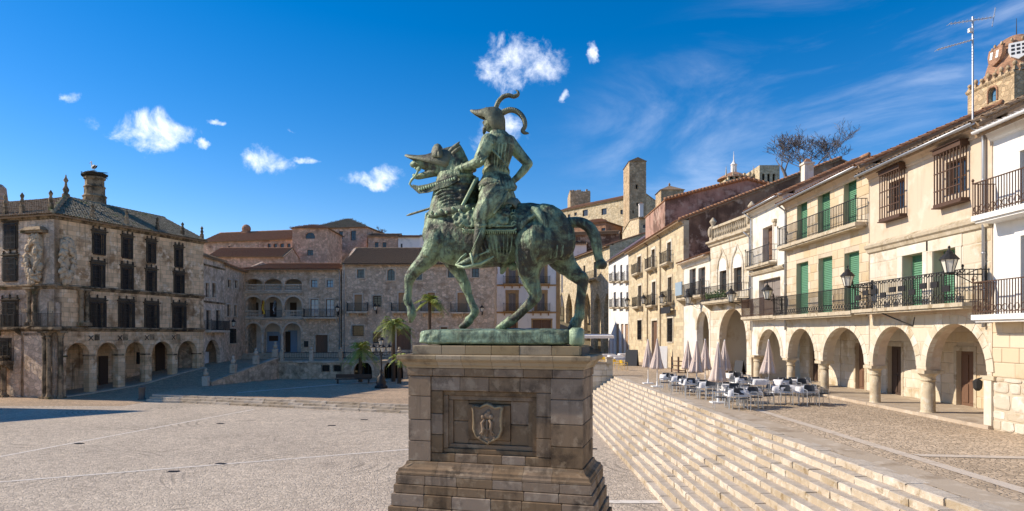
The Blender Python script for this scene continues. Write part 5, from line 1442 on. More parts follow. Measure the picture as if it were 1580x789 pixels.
# ---- house with balustraded parapet
b = Bld('parapet_house', 'ornate pale stone house with balustraded parapet and two ogee-arched windows', 'house', rowpt(1096, 14.3), rowpt(1159.5, 15), TZ)
H_ = b.loc(1128, 366)[1]
Ae = b.op(1110, 1152, 476, 575, 'semi', z0=0.0)
wa = b.op(1110.5, 1121, 418, 451); wb = b.op(1132.5, 1144.5, 413, 449)
fw = front(b, H_, .5, 'ashlar_core'); voussoirs(b, fw, Ae, 13, .35, .03)
zf = b.loc(1128, 463)[1]
ashlar(b, fw, .03, b.L - .03, zf + .05, H_ - .3, b.ops, .42, .9, 'old_ashlar', .016, seed=15); ashlar(b, fw, .03, b.L - .03, .05, zf - .3, b.ops, .5, 1.0, 'old_ashlar', .012, seed=16)
for o in (wa, wb):
    w = window(b, o, 'pane', .2, 'wood_dark', sill=False)
    cx, r = (o['x0'] + o['x1']) / 2, (o['x1'] - o['x0']) / 2
    P = [(cx + r * math.cos(t), o['z1'] + .9 * r * math.sin(t) + .35) for t in [PI * k / 10 for k in range(11)]] + [(cx - r, o['z1'] + .005), (cx + r, o['z1'] + .005)]
    q = MB(); q.rings([[(x, .03, z) for x, z in P], [(x, -.03, z) for x, z in P]]); q.build('lunette', 'paint_white', w)
    q = MB(); q.tube([(cx - r - .3, -.04, o['z0'] + .1), (cx - r - .3, -.05, o['z1'] + .2), (cx - r - .1, -.05, o['z1'] + .75), (cx - .15, -.05, o['z1'] + 1.25), (cx, -.05, o['z1'] + 1.5), (cx + .15, -.05, o['z1'] + 1.25), (cx + r + .1, -.05, o['z1'] + .75), (cx + r + .3, -.05, o['z1'] + .2), (cx + r + .3, -.04, o['z0'] + .1)], .06, 6); q.build('ogee_moulding', 'old_ashlar', w)
balcony(b, .1, b.L - .25, zf, .75, 1.0, .15, 'moulding_stone', 'iron', 4, gap=.14)
q = MB(); rr = random.Random(2)
for i in range(240):
    x = rr.uniform(.6, b.L * .62); q.ell((x, -.55 + rr.uniform(-.15, .15), zf + .2 + abs(rr.gauss(0, .18))), .07, .05, .05, 5, 3, Matrix.Rotation(rr.uniform(0, 3), 3, 'X'))
q.build('balcony_plants', 'leaf_green', b.e)['kind'] = 'stuff'
cornice(b, -.05, b.L, [(.02, H_ - .3), (.12, H_ - .24), (.16, H_ - .1), (.34, H_ - .02), (.34, H_ + .1), (.05, H_ + .14)], 'moulding_stone')
zt = b.loc(1128, 339)[1] - .02
q = MB(); q.box(.4, -.02, zt - .16, b.L - .4, .26, zt); pp = q.build('parapet_rail', 'moulding_stone', b.e)
q = MB(); q.box(.4, -.0, H_ + .14, b.L - .4, .24, H_ + .3); q.build('parapet_base', 'moulding_stone', pp)
zh = zt - .16 - (H_ + .3)
bal = MB(); bal.lathe([(.07, 0), (.07, zh * .08), (.04, zh * .14), (.09, zh * .4), (.05, zh * .7), (.04, zh * .85), (.07, zh * .92), (.07, zh)], 8); bm_ = bal.mesh('baluster'); bm_.materials.append(MAT['moulding_stone'])
nb = 20
for i in range(nb): link_mesh('baluster', bm_, pp, (.55 + (b.L - 1.1) * i / (nb - 1), .12, H_ + .301))
for x in (.2, b.L - .2):
    q = MB(); q.box(x - .2, -.08, H_ + .14, x + .2, .32, zt + .05); q.lathe([(.2, zt + .05), (.1, zt + .12), (.26, zt + .4), (.2, zt + .5), (.05, zt + .7)], 10, (x, .12, 0)); q.ell((x, -.14, (H_ + zt) / 2 + .2), .16, .12, .35); q.build('parapet_post', 'moulding_stone', b.e)
arcade_room(b, 0, b.L - .003, 3.0, 4.9, 'old_ashlar', .3, [(1.2, 2.4, 3.0, None, 'd', 'wood_dark'), (3.8, 5.0, 3.4, None, 'd', 'wood_pale')], None, seed=9)
shell(b, H_, 9, 'aged_white', y0=.5); m = MB(); m.box(.31, .51, H_ - .02, b.L - .31, 8.9, H_ + .1); m.build('flat_roof', 'tile_old', b.e)
downpipe(b, b.L - .08, 5, H_ - .1)

# ---- low white house beside it
b = Bld('low_white_house', 'low white two-storey house with red tiled eave and tall balcony windows', 'house', rowpt(1055, 14), rowpt(1095.5, 14.3), TZ)
H_ = b.loc(1075, 400)[1]
Af = b.op(1075, 1098 - 4, 480.5, 575, 'semi', z0=0.0)
wa = b.op(1064, 1073.5, 415, 455); wb = b.op(1077.5, 1088, 413, 455)
fw = front(b, H_, .5, 'aged_white'); voussoirs(b, fw, Af, 11, .3, .03)
for o in (wa, wb): window(b, o, 'pane', .25, 'wood_brown', sill=False)
zf = b.loc(1075, 458)[1]; balcony(b, .1, b.L - .1, zf, .7, 1.0, .14, 'moulding_stone', 'iron', 3, gap=.13)
q = MB(); q.box(.5, -.86, zf + .2, 2.2, -.78, zf + 1.25); q.build('sign_board', 'sign_blue', b.e)
cornice(b, -.05, b.L, [(.02, H_ - .5), (.15, H_ - .42), (.2, H_ - .2), (.5, H_ - .1), (.5, H_)], 'aged_white')
arcade_room(b, 0, b.L - .003, 3.0, 4.7, 'old_ashlar', .3, [(2.0, 3.0, 3.2, 'semi', 'd', 'wood_dark')], None, seed=10)
shell(b, H_, 6, 'aged_white', gable=0, y0=.5)
gable_roof(b, H_, 6, 1.6, ridge=5.5, mat='tile_red', over=.55, seed=8)

# ---- long stone house with three window columns; its tall side wall shows over the low houses
b = Bld('long_stone_house', 'long golden stone house with iron balconies and a tall reddish side wall', 'house', rowpt(970, 13.4), rowpt(1054.6, 14), TZ)
h1 = b.loc(1052, 344)[1]
H_ = (h1 + b.loc(972, 387)[1]) / 2
cols = [[(984, 989.5, 396, 422), (985, 990, 441, 473), (985, 990.6, 495, 524)], [(1006, 1011, 385, 414), (1006.5, 1012, 435, 471), (1006, 1014.5, 495, 545)], [(1030, 1036, 374, 406), (1031, 1037, 428, 467), (1031, 1038.5, 492, 527)]]
O = [[b.op(*q) for q in c] for c in cols]
O[1][2]['z0'] = .1
fw = front(b, H_, .45, 'yellow_stone')
for ci, c in enumerate(O):
    for ri, o in enumerate(c):
        window(b, o, 'door' if (ri == 2 and ci == 1) else 'pane', .18, 'wood_brown', surround='old_ashlar', sw=.2, sill=(ri == 2 and ci != 1), grille=.1 if ri == 2 and ci != 1 else None)
        if ri < 2: balcony(b, o['x0'] - .7, o['x1'] + .7, o['z0'] - .02, .6, 1.0, .14, 'moulding_stone', 'iron', 2, gap=.15)
q = MB(); x, z = b.loc(1035, 479); q.box(x - 1.6, -.5, z - .28, x + 1.6, -.44, z + .28); q.build('sign_board', 'black_paint', b.e)
for px in (1000, 1020): downpipe(b, b.loc(px, 400)[0], 1.0, H_ - .1, mat='rust_iron')
cornice(b, -.05, b.L, [(.02, H_ - .3), (.15, H_ - .2), (.3, H_ - .08), (.4, H_)], 'moulding_stone')
shell(b, H_, 26, 'brown_wall', gable=5.0, y0=.45, ridge=13)
gable_roof(b, H_, 26, 5.0, ridge=13, mat='tile_red', over=.5, seed=9, spacing=.3)
q = MB(); n = 46                                        # tiled verge along the side wall
for i in range(n):
    t = i / n; y = -.4 + 13.4 * t; q.tube([(b.L + .05, y, H_ + .22 + 5 * (y / 13)), (b.L + .08, y + .34, H_ + .2 + 5 * ((y + .3) / 13))], [.12, .10], 8)
q.build('verge_tile', 'tile_red', b.e, True)
bH = b
# ---- second tall wall farther back
b = Bld('tall_pink_house', 'tall house with pinkish side wall and red tiled verge behind the golden house', 'house', (15.6, 61.5), (34, 61.5), TZ)
b.ops = []
k0 = at(1055, 303, 61.5); k1 = at(1153, 277, 61.5)
m = MB(); pr = [(-1.5, 0), (14, 0), (14, k1.z - TZ - 2), (k1.x - 15.6, k1.z - TZ), (-1.5, k0.z - TZ - .4)]
m.rings([[(x, 0, z) for x, z in pr][::-1], [(x, 9, z) for x, z in pr][::-1]]); wl = m.build('side_wall', 'pink_wall', b.e)
q = MB(); dx, dz = k1.x - 15.6 + 1.5, k1.z - k0.z + .4
for i in range(24):
    t = i / 24; x = -1.6 + dx * t; z = k0.z - TZ - .3 + dz * t; q.tube([(x, -.1, z), (x + dx / 24, -.1, z + dz / 24)], [.17, .14], 7)
for i in range(18):
    t = i / 18; x = k1.x - 15.6 + (14 - k1.x + 15.6) * t; z = k1.z - TZ + .08 - 2 * t; q.tube([(x, -.1, z), (x + .45, -.1, z - .1)], [.16, .14], 7)
q.build('verge_tile', 'tile_red', b.e, True)
slab_poly([(-1.6, -.1, k0.z - TZ - .35), (k1.x - 15.6, -.1, k1.z - TZ + .03), (k1.x - 15.6, 9.2, k1.z - TZ + .03), (-1.6, 9.2, k0.z - TZ - .35)], .08, 'tile_red', 'roof', b.e)

# ---- narrow white house with purple roof
b = Bld('far_white_house', 'narrow white house with purplish roof and rows of small balconies', 'house', rowpt(939, 13.0), rowpt(969.5, 13.4), TZ)
H_ = b.loc(955, 394)[1]
for px in (948.5, 958.5, 968):
    for t, bt in ((409, 434), (451, 474)):
        o = b.op(px - 1.7, px + 1.7 if px < 965 else px + 1.2, t, bt); 
for px, w_ in ((952, 3.0), (960, 2.0), (966.5, 2.6)): b.op(px - w_, px + w_, 500, 535, z0=.05)
front(b, H_, .4, 'white_wall')
for i, o in enumerate(b.ops):
    window(b, o, 'door' if i >= 6 else 'pane', .18, 'wood_pale' if i >= 6 else 'wood_brown', sill=False)
    if i < 6: balcony(b, o['x0'] - .45, o['x1'] + .45, o['z0'], .55, 1.0, .14, 'moulding_stone', 'iron', 0, gap=.18)
shell(b, H_, 9, 'white_wall', gable=3.0); gable_roof(b, H_, 9, 3.0, mat='tile_purple', over=.5, seed=4, spacing=.3)

# ---- stone house closing the street, its pointed arcade built where a shadow falls
b = Bld('shadow_arched_house', 'golden stone house closing the street, pointed openings added in place of a shadow', 'house', (9.0, 118), (13.9, 95), TZ)
H_ = b.loc(920, 386)[1]
for px in (866, 878, 891, 906, 922, 937): b.op(px - 5.0, px + 5.0, 452, 512, 'point', z0=.2)  # pointed openings stand in for the outline of a cast shadow
o = b.op(916, 921, 404, 430); o2 = b.op(886, 889, 418, 432); o3 = b.op(900, 903, 410, 424)
front(b, H_, .6, 'gold_stone')
for q_ in (o, o2, o3): window(b, q_, 'pane', .2, 'wood_dark')
balcony(b, o['x0'] - 1.5, o['x1'] + 1.5, o['z0'], .9, 1.1, .2, 'moulding_stone', 'iron', 2, gap=.2)
m = MB(); m.box(.0, 4, 0, b.L, 4.3, H_ - .5); m.build('arcade_wall', 'gold_stone', b.e)  # back wall of the added arcade
m = MB(); m.box(.0, .62, b.loc(900, 446)[1], b.L, 4, b.loc(900, 446)[1] + .2); m.build('arcade_ceiling', 'wood_brown', b.e)
shell(b, H_, 12, 'gold_stone', gable=2.0, y0=.6); gable_roof(b, H_, 12, 2.0, mat='tile_red', over=.6, seed=2, spacing=.34)
# ================================================================== palace on the left
C0 = Vector((-35.3, 51.5, 0)); UR = Vector((.296, .955, 0)).normalized(); UL = Vector((-.955, .296, 0)).normalized()
PZ = -.05
b = Bld('corner_palace', 'weathered stone corner palace with mossy roof, grilled windows and ground arcade', 'palace', C0, C0 + UR * 15.6, PZ)
pal = b; H_ = 14.4
LW = 15.0                                             # length of the left wing
att = [(145, 160, 362, 392), (190, 202, 369, 398), (228, 238, 376, 405), (271, 280, 385, 412)]
mid = [(143, 159, 410, 447), (189, 203, 415, 450), (227, 239, 420, 453), (270, 282, 425, 457)]
low = [(139, 160, 468, 507), (185, 204, 469, 508), (225, 242, 472, 509.5), (268, 284, 474, 510.5)]
arc = [(102, 137.5, 529, 602), (149, 182.5, 528.5, 597), (193, 224, 528, 592), (234, 266, 527, 587), (274, 304, 526, 581)]
Wn = [b.op(*q) for q in att + mid + low]
Ar = [b.op(*q, arch='semi') for q in arc]
for o in Ar: o['z0'] = -.4
cw = b.op(86.5, 92.5, 466, 505, 'semi')
fw = front(b, H_, .6, 'palace_stone', zb=-.4)
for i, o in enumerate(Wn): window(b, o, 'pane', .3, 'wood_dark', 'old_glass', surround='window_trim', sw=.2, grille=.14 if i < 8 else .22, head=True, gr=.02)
window(b, cw, 'door', .3, 'wood_brown', sill=False)
for a in Ar: voussoirs(b, fw, a, 11, .3, .03, 'palace_stone')
for i, a in enumerate(Ar):                            # imposts on the piers
    for x in ((a['x0'],) if i == 0 else ()) + (a['x1'],):
        arch_pts(a); xx = x + (.22 if x == a['x1'] else -.22)
        q = MB(); q.box(xx - .3, -.07, a['zs'] - .12, xx + .3, .62, a['zs'] + .02); q.build('impost', 'palace_trim', b.e)
zc1 = b.loc(200, 428)[1]; zc1 = 14.4 * .0 + (b.loc(110, 441)[1] + b.loc(310, 459)[1]) / 2; zc2 = (b.loc(100, 504.5)[1] + b.loc(312, 511)[1]) / 2
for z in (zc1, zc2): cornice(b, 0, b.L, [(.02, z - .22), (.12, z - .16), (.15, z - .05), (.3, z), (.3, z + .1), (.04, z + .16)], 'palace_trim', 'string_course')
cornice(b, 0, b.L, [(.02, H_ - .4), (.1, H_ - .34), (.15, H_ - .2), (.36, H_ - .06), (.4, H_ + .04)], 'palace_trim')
m = MB(); wall_mesh(m, b.L, -.4, 5.2, .3, [], y0=3.2); m.build('arcade_wall', 'palace_stone', b.e)
m = MB(); m.box(0, .61, 5.0, b.L, 3.2, 5.2); m.build('arcade_ceiling', 'wood_brown', b.e)
for x, w_, h_, mt in ((6.6, .9, 2.6, 'wood_dark'), (10.6, .8, 1.1, 'dark_void'), (12.8, 1.1, 3.0, 'wood_dark')):
    zf = street_z(C0.y + UR.y * x) + .1; q = MB(); z0 = zf + (1.2 if h_ < 1.5 else 0); q.box(x, 3.1, z0, x + w_, 3.19, z0 + h_); q.build('door', mt, b.e)
m = MB(); R = [[(i * b.L / 8, y, street_z(C0.y + UR.y * i * b.L / 8) + .14) for i in range(9)] for y in (-.3, 3.3)]; m.rings(R, cap=False, close=False)
R2 = [[(i * b.L / 8, -.3, street_z(C0.y + UR.y * i * b.L / 8) + zz) for i in range(9)] for zz in (-.3, .14)]; m.rings(R2, cap=False, close=False); m.build('arcade_floor', 'smooth_paving', b.e)
for x in [(Ar[i]['x1'] + Ar[i + 1]['x0']) / 2 for i in range(4)]:
    for s_ in (-.2, .22):
        q = MB(); z = zc2 - .75; xx = x + s_; q.tube([(xx - .2, -.04, z - .2), (xx + .2, -.04, z + .2)], .03, 5); q.tube([(xx - .2, -.04, z + .2), (xx + .2, -.04, z - .2)], .03, 5)
        if s_ < 0: q.build('wall_anchor', 'iron', b.e)
    q = MB(); q.box(x + .15, -.04, zc2 - .95, x + .6, .02, zc2 - .45); q.build('plaque', 'palace_trim', b.e)
# left wing (front runs away to the left): local frame of its own, still part of the palace
class Sub(Bld):
    def __init__(s, parent, P0, P1, name):
        s.P0 = Vector((P0.x, P0.y, 0)); s.P1 = Vector((P1.x, P1.y, 0)); d = s.P1 - s.P0; s.L = d.length; s.u = d.normalized(); s.n = Vector((-s.u.y, s.u.x, 0)); s.z0 = parent.z0; s.ops = []
        s.rz = math.atan2(d.y, d.x) - math.atan2(parent.u.y, parent.u.x)
        q = s.P0 - parent.P0; s.off = (q.dot(parent.u), q.dot(parent.n))
        s.par = parent.e
        s.e = parent.e; s.mark = len(bpy.data.objects)
        s.before = set(o.name for o in parent.e.children)
    def place(s):
        for o in s.par.children:
            if o.name not in s.before: o.location = (s.off[0], s.off[1], 0); o.rotation_euler = (0, 0, s.rz)
s2 = Sub(pal, C0 + UL * LW, C0, 'left_wing')
LWn = [s2.op(9.5, 25.5, 347, 384), s2.op(8, 25.5, 399, 433), s2.op(6, 26, 468, 505), s2.op(-3, 15, 526, 556), s2.op(-60, -44, 350, 386), s2.op(-62, -45, 402, 436), s2.op(-64, -45, 469, 506)]
ca = s2.op(72.5, 83, 464, 505, 'semi'); dr = s2.op(-4, 10.5, 562, 618)
dr['z0'] = .1
fw = front(s2, H_, .6, 'palace_plaster', zb=-.4)
for i, o in enumerate(LWn): window(s2, o, 'pane', .3, 'wood_dark', 'old_glass', surround='window_trim', sw=.2, grille=.2, head=i != 3, gr=.02)
window(s2, ca, 'door', .3, 'wood_brown', sill=False); window(s2, dr, 'door', .3, 'wood_dark', sill=False)
for z in (zc1, zc2): cornice(s2, 0, s2.L + .28, [(.02, z - .22), (.12, z - .16), (.15, z - .05), (.3, z), (.3, z + .1), (.04, z + .16)], 'palace_trim', 'string_course')
cornice(s2, 0, s2.L + .35, [(.02, H_ - .4), (.1, H_ - .34), (.15, H_ - .2), (.36, H_ - .06), (.4, H_ + .04)], 'palace_trim')
zq = (s2.loc(12, 505)[1]); balcony(s2, LWn[2]['x0'] - .6, LWn[2]['x1'] + .6, LWn[2]['z0'] - .02, .7, 1.0, .16, 'palace_trim', 'iron', 2)
zq = LWn[3]['z0']; balcony(s2, LWn[3]['x0'] - 1.0, LWn[3]['x1'] + .5, zq - .02, .9, 1.0, .3, 'palace_trim', 'iron', 3)
# corner balcony and columns, portal columns
balcony(s2, s2.L - 1.4, s2.L + .75, zc2 + .12, .75, 1.05, .18, 'palace_trim', 'iron', 0)
def deco_col(B_, x, z0, z1, r=.16, y=-.22):
    m = MB(); m.box(x - r * 1.6, y - r * 1.6, z0, x + r * 1.6, y + .2, z0 + .3)
    m.lathe([(r * 1.4, z0 + .3), (r * 1.1, z0 + .45), (r * .95, z0 + .55), (r * 1.1, z0 + (z1 - z0) * .35), (r * .85, z0 + (z1 - z0) * .45), (r, z1 - .6), (r * 1.3, z1 - .45), (r * 1.1, z1 - .4), (r * 1.7, z1 - .15)], 10, (x, y, 0)); m.box(x - r * 2, y - r * 2, z1 - .148, x + r * 2, y + .2, z1)
    m.build('corner_column', 'palace_trim', B_.e)
for x in (s2.L - 2.35, s2.L - 1.75): deco_col(s2, x, zc2 + .2, zc1 - .1)
for x in (s2.L - .75, s2.L - .3): deco_col(s2, x, 0, zc2 - .2, .17)
x_ = dr['x1']
deco_col(s2, x_ + .35, .05, 3.4, .2, -.5); deco_col(s2, dr['x0'] - .35, .05, 3.4, .2, -.5)
def relief(B_, x0, x1, z0, z1, seed, depth=.5):       # carved coat of arms: crowded high relief
    r = random.Random(seed); m = MB(); cx, cz = (x0 + x1) / 2, (z0 + z1) / 2; w_, h_ = (x1 - x0) / 2, (z1 - z0) / 2
    P = [(-.7, 1), (.7, 1), (.8, .6), (.72, -.2), (.4, -.75), (0, -1), (-.4, -.75), (-.72, -.2), (-.8, .6)]
    m.rings([[(cx + x * w_, .05, cz + z * h_) for x, z in P], [(cx + x * w_, -depth * .35, cz + z * h_) for x, z in P], [(cx + x * w_ * .85, -depth * .5, cz + z * h_ * .85) for x, z in P]])
    for i in range(85):
        a = r.uniform(0, 2 * PI); k = r.uniform(.3, 1.05) ** .5; x, z = cx + w_ * k * math.cos(a) * .95, cz + h_ * k * math.sin(a)
        s_ = r.uniform(.10, .26); m.ell((x, -depth * (1.0 - .6 * k) - .05, z), s_, s_ * .8, s_ * r.uniform(.7, 1.8), 7, 5, Matrix.Rotation(r.uniform(-1, 1), 3, 'Y'))
    for i in range(14):
        a = r.uniform(0, 2 * PI); x, z = cx + w_ * math.cos(a) * .8, cz + h_ * math.sin(a) * .8
        m.tube([(x, -depth * .4, z), (x + r.uniform(-.3, .3), -depth * .7, z + r.uniform(-.3, .3)), (x + r.uniform(-.5, .5), -depth * .4, z + r.uniform(-.5, .5))], [.1, .13, .06], 6)
    return m.build('coat_of_arms', 'carved_stone', B_.e, True)
xa, za = s2.loc(46, 437); xb, zb_ = s2.loc(70, 362); relief(s2, xa, xb, za, zb_, 3, .7)
q = MB(); q.box(xa - .3, -.55, zb_ + .1, xb + .3, 0, zb_ + .28); q.frust(((xa + xb) / 2, -.3, zb_ + .282), ((xb - xa) / 2 + .35, .4), ((xa + xb) / 2, -.2, zb_ + .6), ((xb - xa) / 2 - .1, .2)); q.build('arms_canopy', 'palace_trim', s2.e)
s2.place()
b = pal
xa, za = b.loc(89, 428); xb, zb_ = b.loc(117, 372); relief(b, .25, xb - .3, za - .4, zb_, 5, .55)
for x in (2.1, 2.6): deco_col(b, x, zc2 + .2, zc1 - .1)
deco_col(b, .35, 0, zc2 - .2, .17)
# rest of the shell and the roofs
for nm, (p, q_) in (('end_wall', ((15.3, .602), (15.6, 10))), ('back_wall', ((0, 9.7), (15.298, 10)))):
    m = MB(); m.box(p[0], p[1], -.4, q_[0], q_[1], H_); m.build(nm, 'palace_plaster', b.e)
m = MB(); pr = [(.3, H_ - .1), (10, H_ - .1), (5, H_ + 2.35)]; m.rings([[(15.3, y, z) for y, z in pr], [(15.58, y, z) for y, z in pr]]); m.build('gable', 'palace_plaster', b.e)
m = MB(); m.box(.62, .62, H_ - .3, 15.2, 9.6, H_ - .05); m.build('attic_floor', 'wood_dark', b.e)
k = 2.4 / 5; ov = .45
rf = slab_poly([(-ov, -ov, H_ - ov * k + .1), (15.7, -ov, H_ - ov * k + .1), (15.7, 5, H_ + 2.5), (5, 5, H_ + 2.5)], .1, 'tile_old', 'roof', b.e)
sl_ = Vector((0, 1, k)).normalized()
tile_field((-ov, -ov, H_ - ov * k + .13), (1, 0, 0), 15.7 + ov, sl_, (5 + ov) * math.hypot(1, k), 'tile_moss', 'roof_tile', rf, seed=4, spacing=.25, xl=lambda d: d / math.hypot(1, k) , jit=.03)
rf2 = slab_poly([(-ov, -ov, H_ - ov * k + .1), (5, 5, H_ + 2.5), (5, LW, H_ + 2.5), (-ov, LW, H_ - ov * k + .1)], .1, 'tile_old', 'roof', b.e)
tile_field((-ov, LW, H_ - ov * k + .13), (0, -1, 0), LW + ov, Vector((1, 0, k)).normalized(), (5 + ov) * math.hypot(1, k), 'tile_old', 'roof_tile', rf2, seed=5, spacing=.25, xr=lambda d: LW + ov - d / math.hypot(1, k), jit=.03)
slab_poly([(15.7, 10.4, H_ - .1), (5, 10.4, H_ - .1), (5, 5.01, H_ + 2.5), (15.7, 5.01, H_ + 2.5)], .1, 'tile_moss', 'roof_slope', rf)
slab_poly([(10.4, LW, H_ - .1), (5.01, LW, H_ + 2.5), (5.01, 5.0, H_ + 2.5), (10.4, 10.4, H_ - .1)], .1, 'tile_old', 'roof_slope', rf2)
q = MB()
for i in range(26): t = i / 26; q.tube([(-ov + (5 + ov) * t, -ov + (5 + ov) * t, H_ - .1 + 2.62 * t + .12), (-ov + (5 + ov) * (t + .04), -ov + (5 + ov) * (t + .04), H_ - .1 + 2.62 * (t + .04) + .1)], [.14, .11], 7)
for i in range(28): x = 5 + i * .385; q.tube([(x, 5, H_ + 2.56), (x + .4, 5, H_ + 2.54)], [.14, .12], 7)
q.build('ridge_tile', 'tile_moss', rf, True)
fin = MB(); fin.box(-.13, -.13, 0, .13, .13, .5); fin.lathe([(.17, .5), (.1, .58), (.16, .75), (.08, .95), (.12, 1.05), (.14, 1.12), (.02, 1.3)], 8); fm = fin.mesh('roof_finial'); fm.materials.append(MAT['palace_trim'])
for x in (3.3, 6.6, 9.9, 12.9, 15.4): link_mesh('roof_finial', fm, b.e, (x, .02, H_ + .1))
for y in (.4, 3.4, 5.2, 7.2): link_mesh('roof_finial', fm, b.e, (.02, y, H_ + .1), (1.1, 1.1, 1.35))
ap = MB(); ap.lathe([(.3, 0), (.3, .3), (.16, .4), (.26, .7), (.12, 1.0), (.08, 1.3), (.2, 1.5), (.08, 1.75), (.03, 2.0)], 10, (5, 5, H_ + 2.5)); ap.build('roof_pinnacle', 'palace_trim', b.e, True)
# big chimney carrying a stork nest
xq = b.loc(146, 300, 6.2)[0]; zt = b.loc(146, 274, 6.2)[1]; zb0 = H_ + 1.2
m = MB(); W_ = .78
hh = zt - zb0
m.lathe([(W_ * 1.35, zb0), (W_ * 1.33, zb0 + hh * .36), (W_ * 1.22, zb0 + hh * .40), (W_ * 1.2, zb0 + hh * .52), (W_ * 1.32, zb0 + hh * .55), (W_ * 1.08, zb0 + hh * .6), (W_ * 1.08, zb0 + hh * .74), (W_ * 1.18, zb0 + hh * .77), (W_ * 1.0, zb0 + hh * .81), (W_, zb0 + hh * .93), (W_ * 1.15, zb0 + hh * .95), (W_ * 1.15, zt)], 8, (xq, 6.2, 0))
m.build('chimney', 'palace_trim', b.e)
CH = pal.e.matrix_basis @ Vector((xq, 6.2, zt))
xq2, zt2 = s2.loc(-4, 285, 6.2)
m = MB(); W_ = .8; m.lathe([(W_ * 1.3, H_ + 1.2), (W_ * 1.2, zt2 - 1.6), (W_ * 1.3, zt2 - 1.5), (W_, zt2 - 1.4), (W_ * .85, zt2 - .3), (W_ * .5, zt2)], 10, (6.2, s2.L - xq2, 0)); m.build('chimney', 'pink_stone', b.e)
# storks and nest are things of their own
ne = empty('stork_nest', CH, 0, 'large twiggy stork nest on the tall palace chimney', 'nest')
m = MB(); r = random.Random(4)
m.lathe([(.7, 0), (.95, .12), (.98, .3), (.8, .4), (.3, .36)], 14)
for i in range(150):
    a = r.uniform(0, 2 * PI); q0 = Vector((.85 * math.cos(a), .85 * math.sin(a), r.uniform(.02, .4))); a2 = a + r.uniform(.5, 1.2)
    m.tube([q0, (1.08 * math.cos(a2), 1.08 * math.sin(a2), q0.z + r.uniform(-.12, .12))], .018, 4)
m.build('twig_bowl', 'twigs', ne)
def stork(loc, rz, label):
    e = empty('stork', loc, rz, label, 'stork')
    B_ = MB(); B_.ell((0, 0, .62), .32, .15, .17, 12, 8, Matrix.Rotation(.25, 3, 'Y')); B_.tube([(.24, 0, .68), (.34, 0, .85), (.33, 0, 1.02), (.37, 0, 1.12)], [.09, .06, .05, .055], 8); B_.ell((.39, 0, 1.13), .085, .06, .06)
    for s_ in (-1, 1): B_.tube([(-.02, s_ * .06, .55), (-.03, s_ * .06, .3), (0, s_ * .06, 0)], [.04, .018, .015], 6)
    B_.build('body', 'feather_white', e, True)
    m = MB(); m.ell((-.22, -.1, .6), .26, .05, .12, 10, 6, Matrix.Rotation(.4, 3, 'Y')); m.ell((-.22, .1, .6), .26, .05, .12, 10, 6, Matrix.Rotation(.4, 3, 'Y')); m.build('wing', 'black_paint', e, True)
    m = MB(); m.tube([(.46, 0, 1.12), (.6, 0, 1.07), (.75, 0, 1.0)], [.025, .018, .005], 6); m.build('beak', 'flag_red', e)
stork((CH.x - .1, CH.y, CH.z + .36), 2.6, 'white stork standing in the nest on the palace chimney')

# ---- two narrow houses between palace and town hall
P2 = C0 + UR * 15.62; Q2 = Vector((-31.0, 71.9, 0))
b = Bld('narrow_pale_house', 'narrow pale house with paired windows, iron balcony and one arch beside the palace', 'house', P2, Q2, 1.0)
H_ = b.loc(330, 400)[1]
for q in ((317, 322.5, 437, 459), (327, 332.5, 437, 459), (317.5, 325, 479, 509), (332.5, 340, 479, 509)): b.op(*q)
aa = b.op(316, 340, 524, 570, 'semi', z0=.2)
front(b, H_, .4, 'palace_plaster')
for o in b.ops[:4]: window(b, o, 'pane', .2, 'wood_brown', surround='hall_trim', sw=.15)
zz = b.loc(330, 510)[1]; balcony(b, .2, b.L - .2, zz, .7, 1.0, .16, 'hall_trim', 'iron', 0)
m = MB(); m.box(aa['x0'] - .05, 1.2, 0, aa['x1'] + .05, 1.3, aa['z1'] * .62); m.build('arch_infill', 'white_render', b.e)
m = MB(); m.box(0, 2.4, 0, b.L, 2.5, H_ - 1); m.build('arcade_wall', 'hall_stone', b.e)
for zz in (b.loc(330, 467)[1], b.loc(330, 412)[1]): cornice(b, 0, b.L, [(.02, zz - .1), (.12, zz - .05), (.16, zz + .05), (.03, zz + .1)], 'palace_trim', 'string_course')
shell(b, H_, 9, 'hall_stone', gable=1.6); gable_roof(b, H_, 9, 1.6, mat='tile_old', over=.3, seed=12, spacing=.28)
Q3 = Vector((-32.2, 80.4, 0))
b = Bld('corner_stone_house', 'plain stone house with five small windows in the corner left of the loggia', 'house', Q2, Q3, 1.9)
H_ = b.loc(360, 413)[1]
for q in ((351, 356.5, 432, 444), (362, 367, 433, 445), (350, 356, 470, 488.5), (361, 366, 471, 488.5), (354, 363, 508, 530)): b.op(*q)
front(b, H_, .4, 'hall_stone', zb=-.5)
for o in b.ops: window(b, o, 'pane', .2, 'wood_dark', surround='hall_trim', sw=.12, grille=.08 if o is b.ops[4] else None)
shell(b, H_, 10, 'hall_stone', gable=1.6, zb=-.5); gable_roof(b, H_, 10, 1.6, mat='tile_red', over=.4, seed=13, spacing=.28)

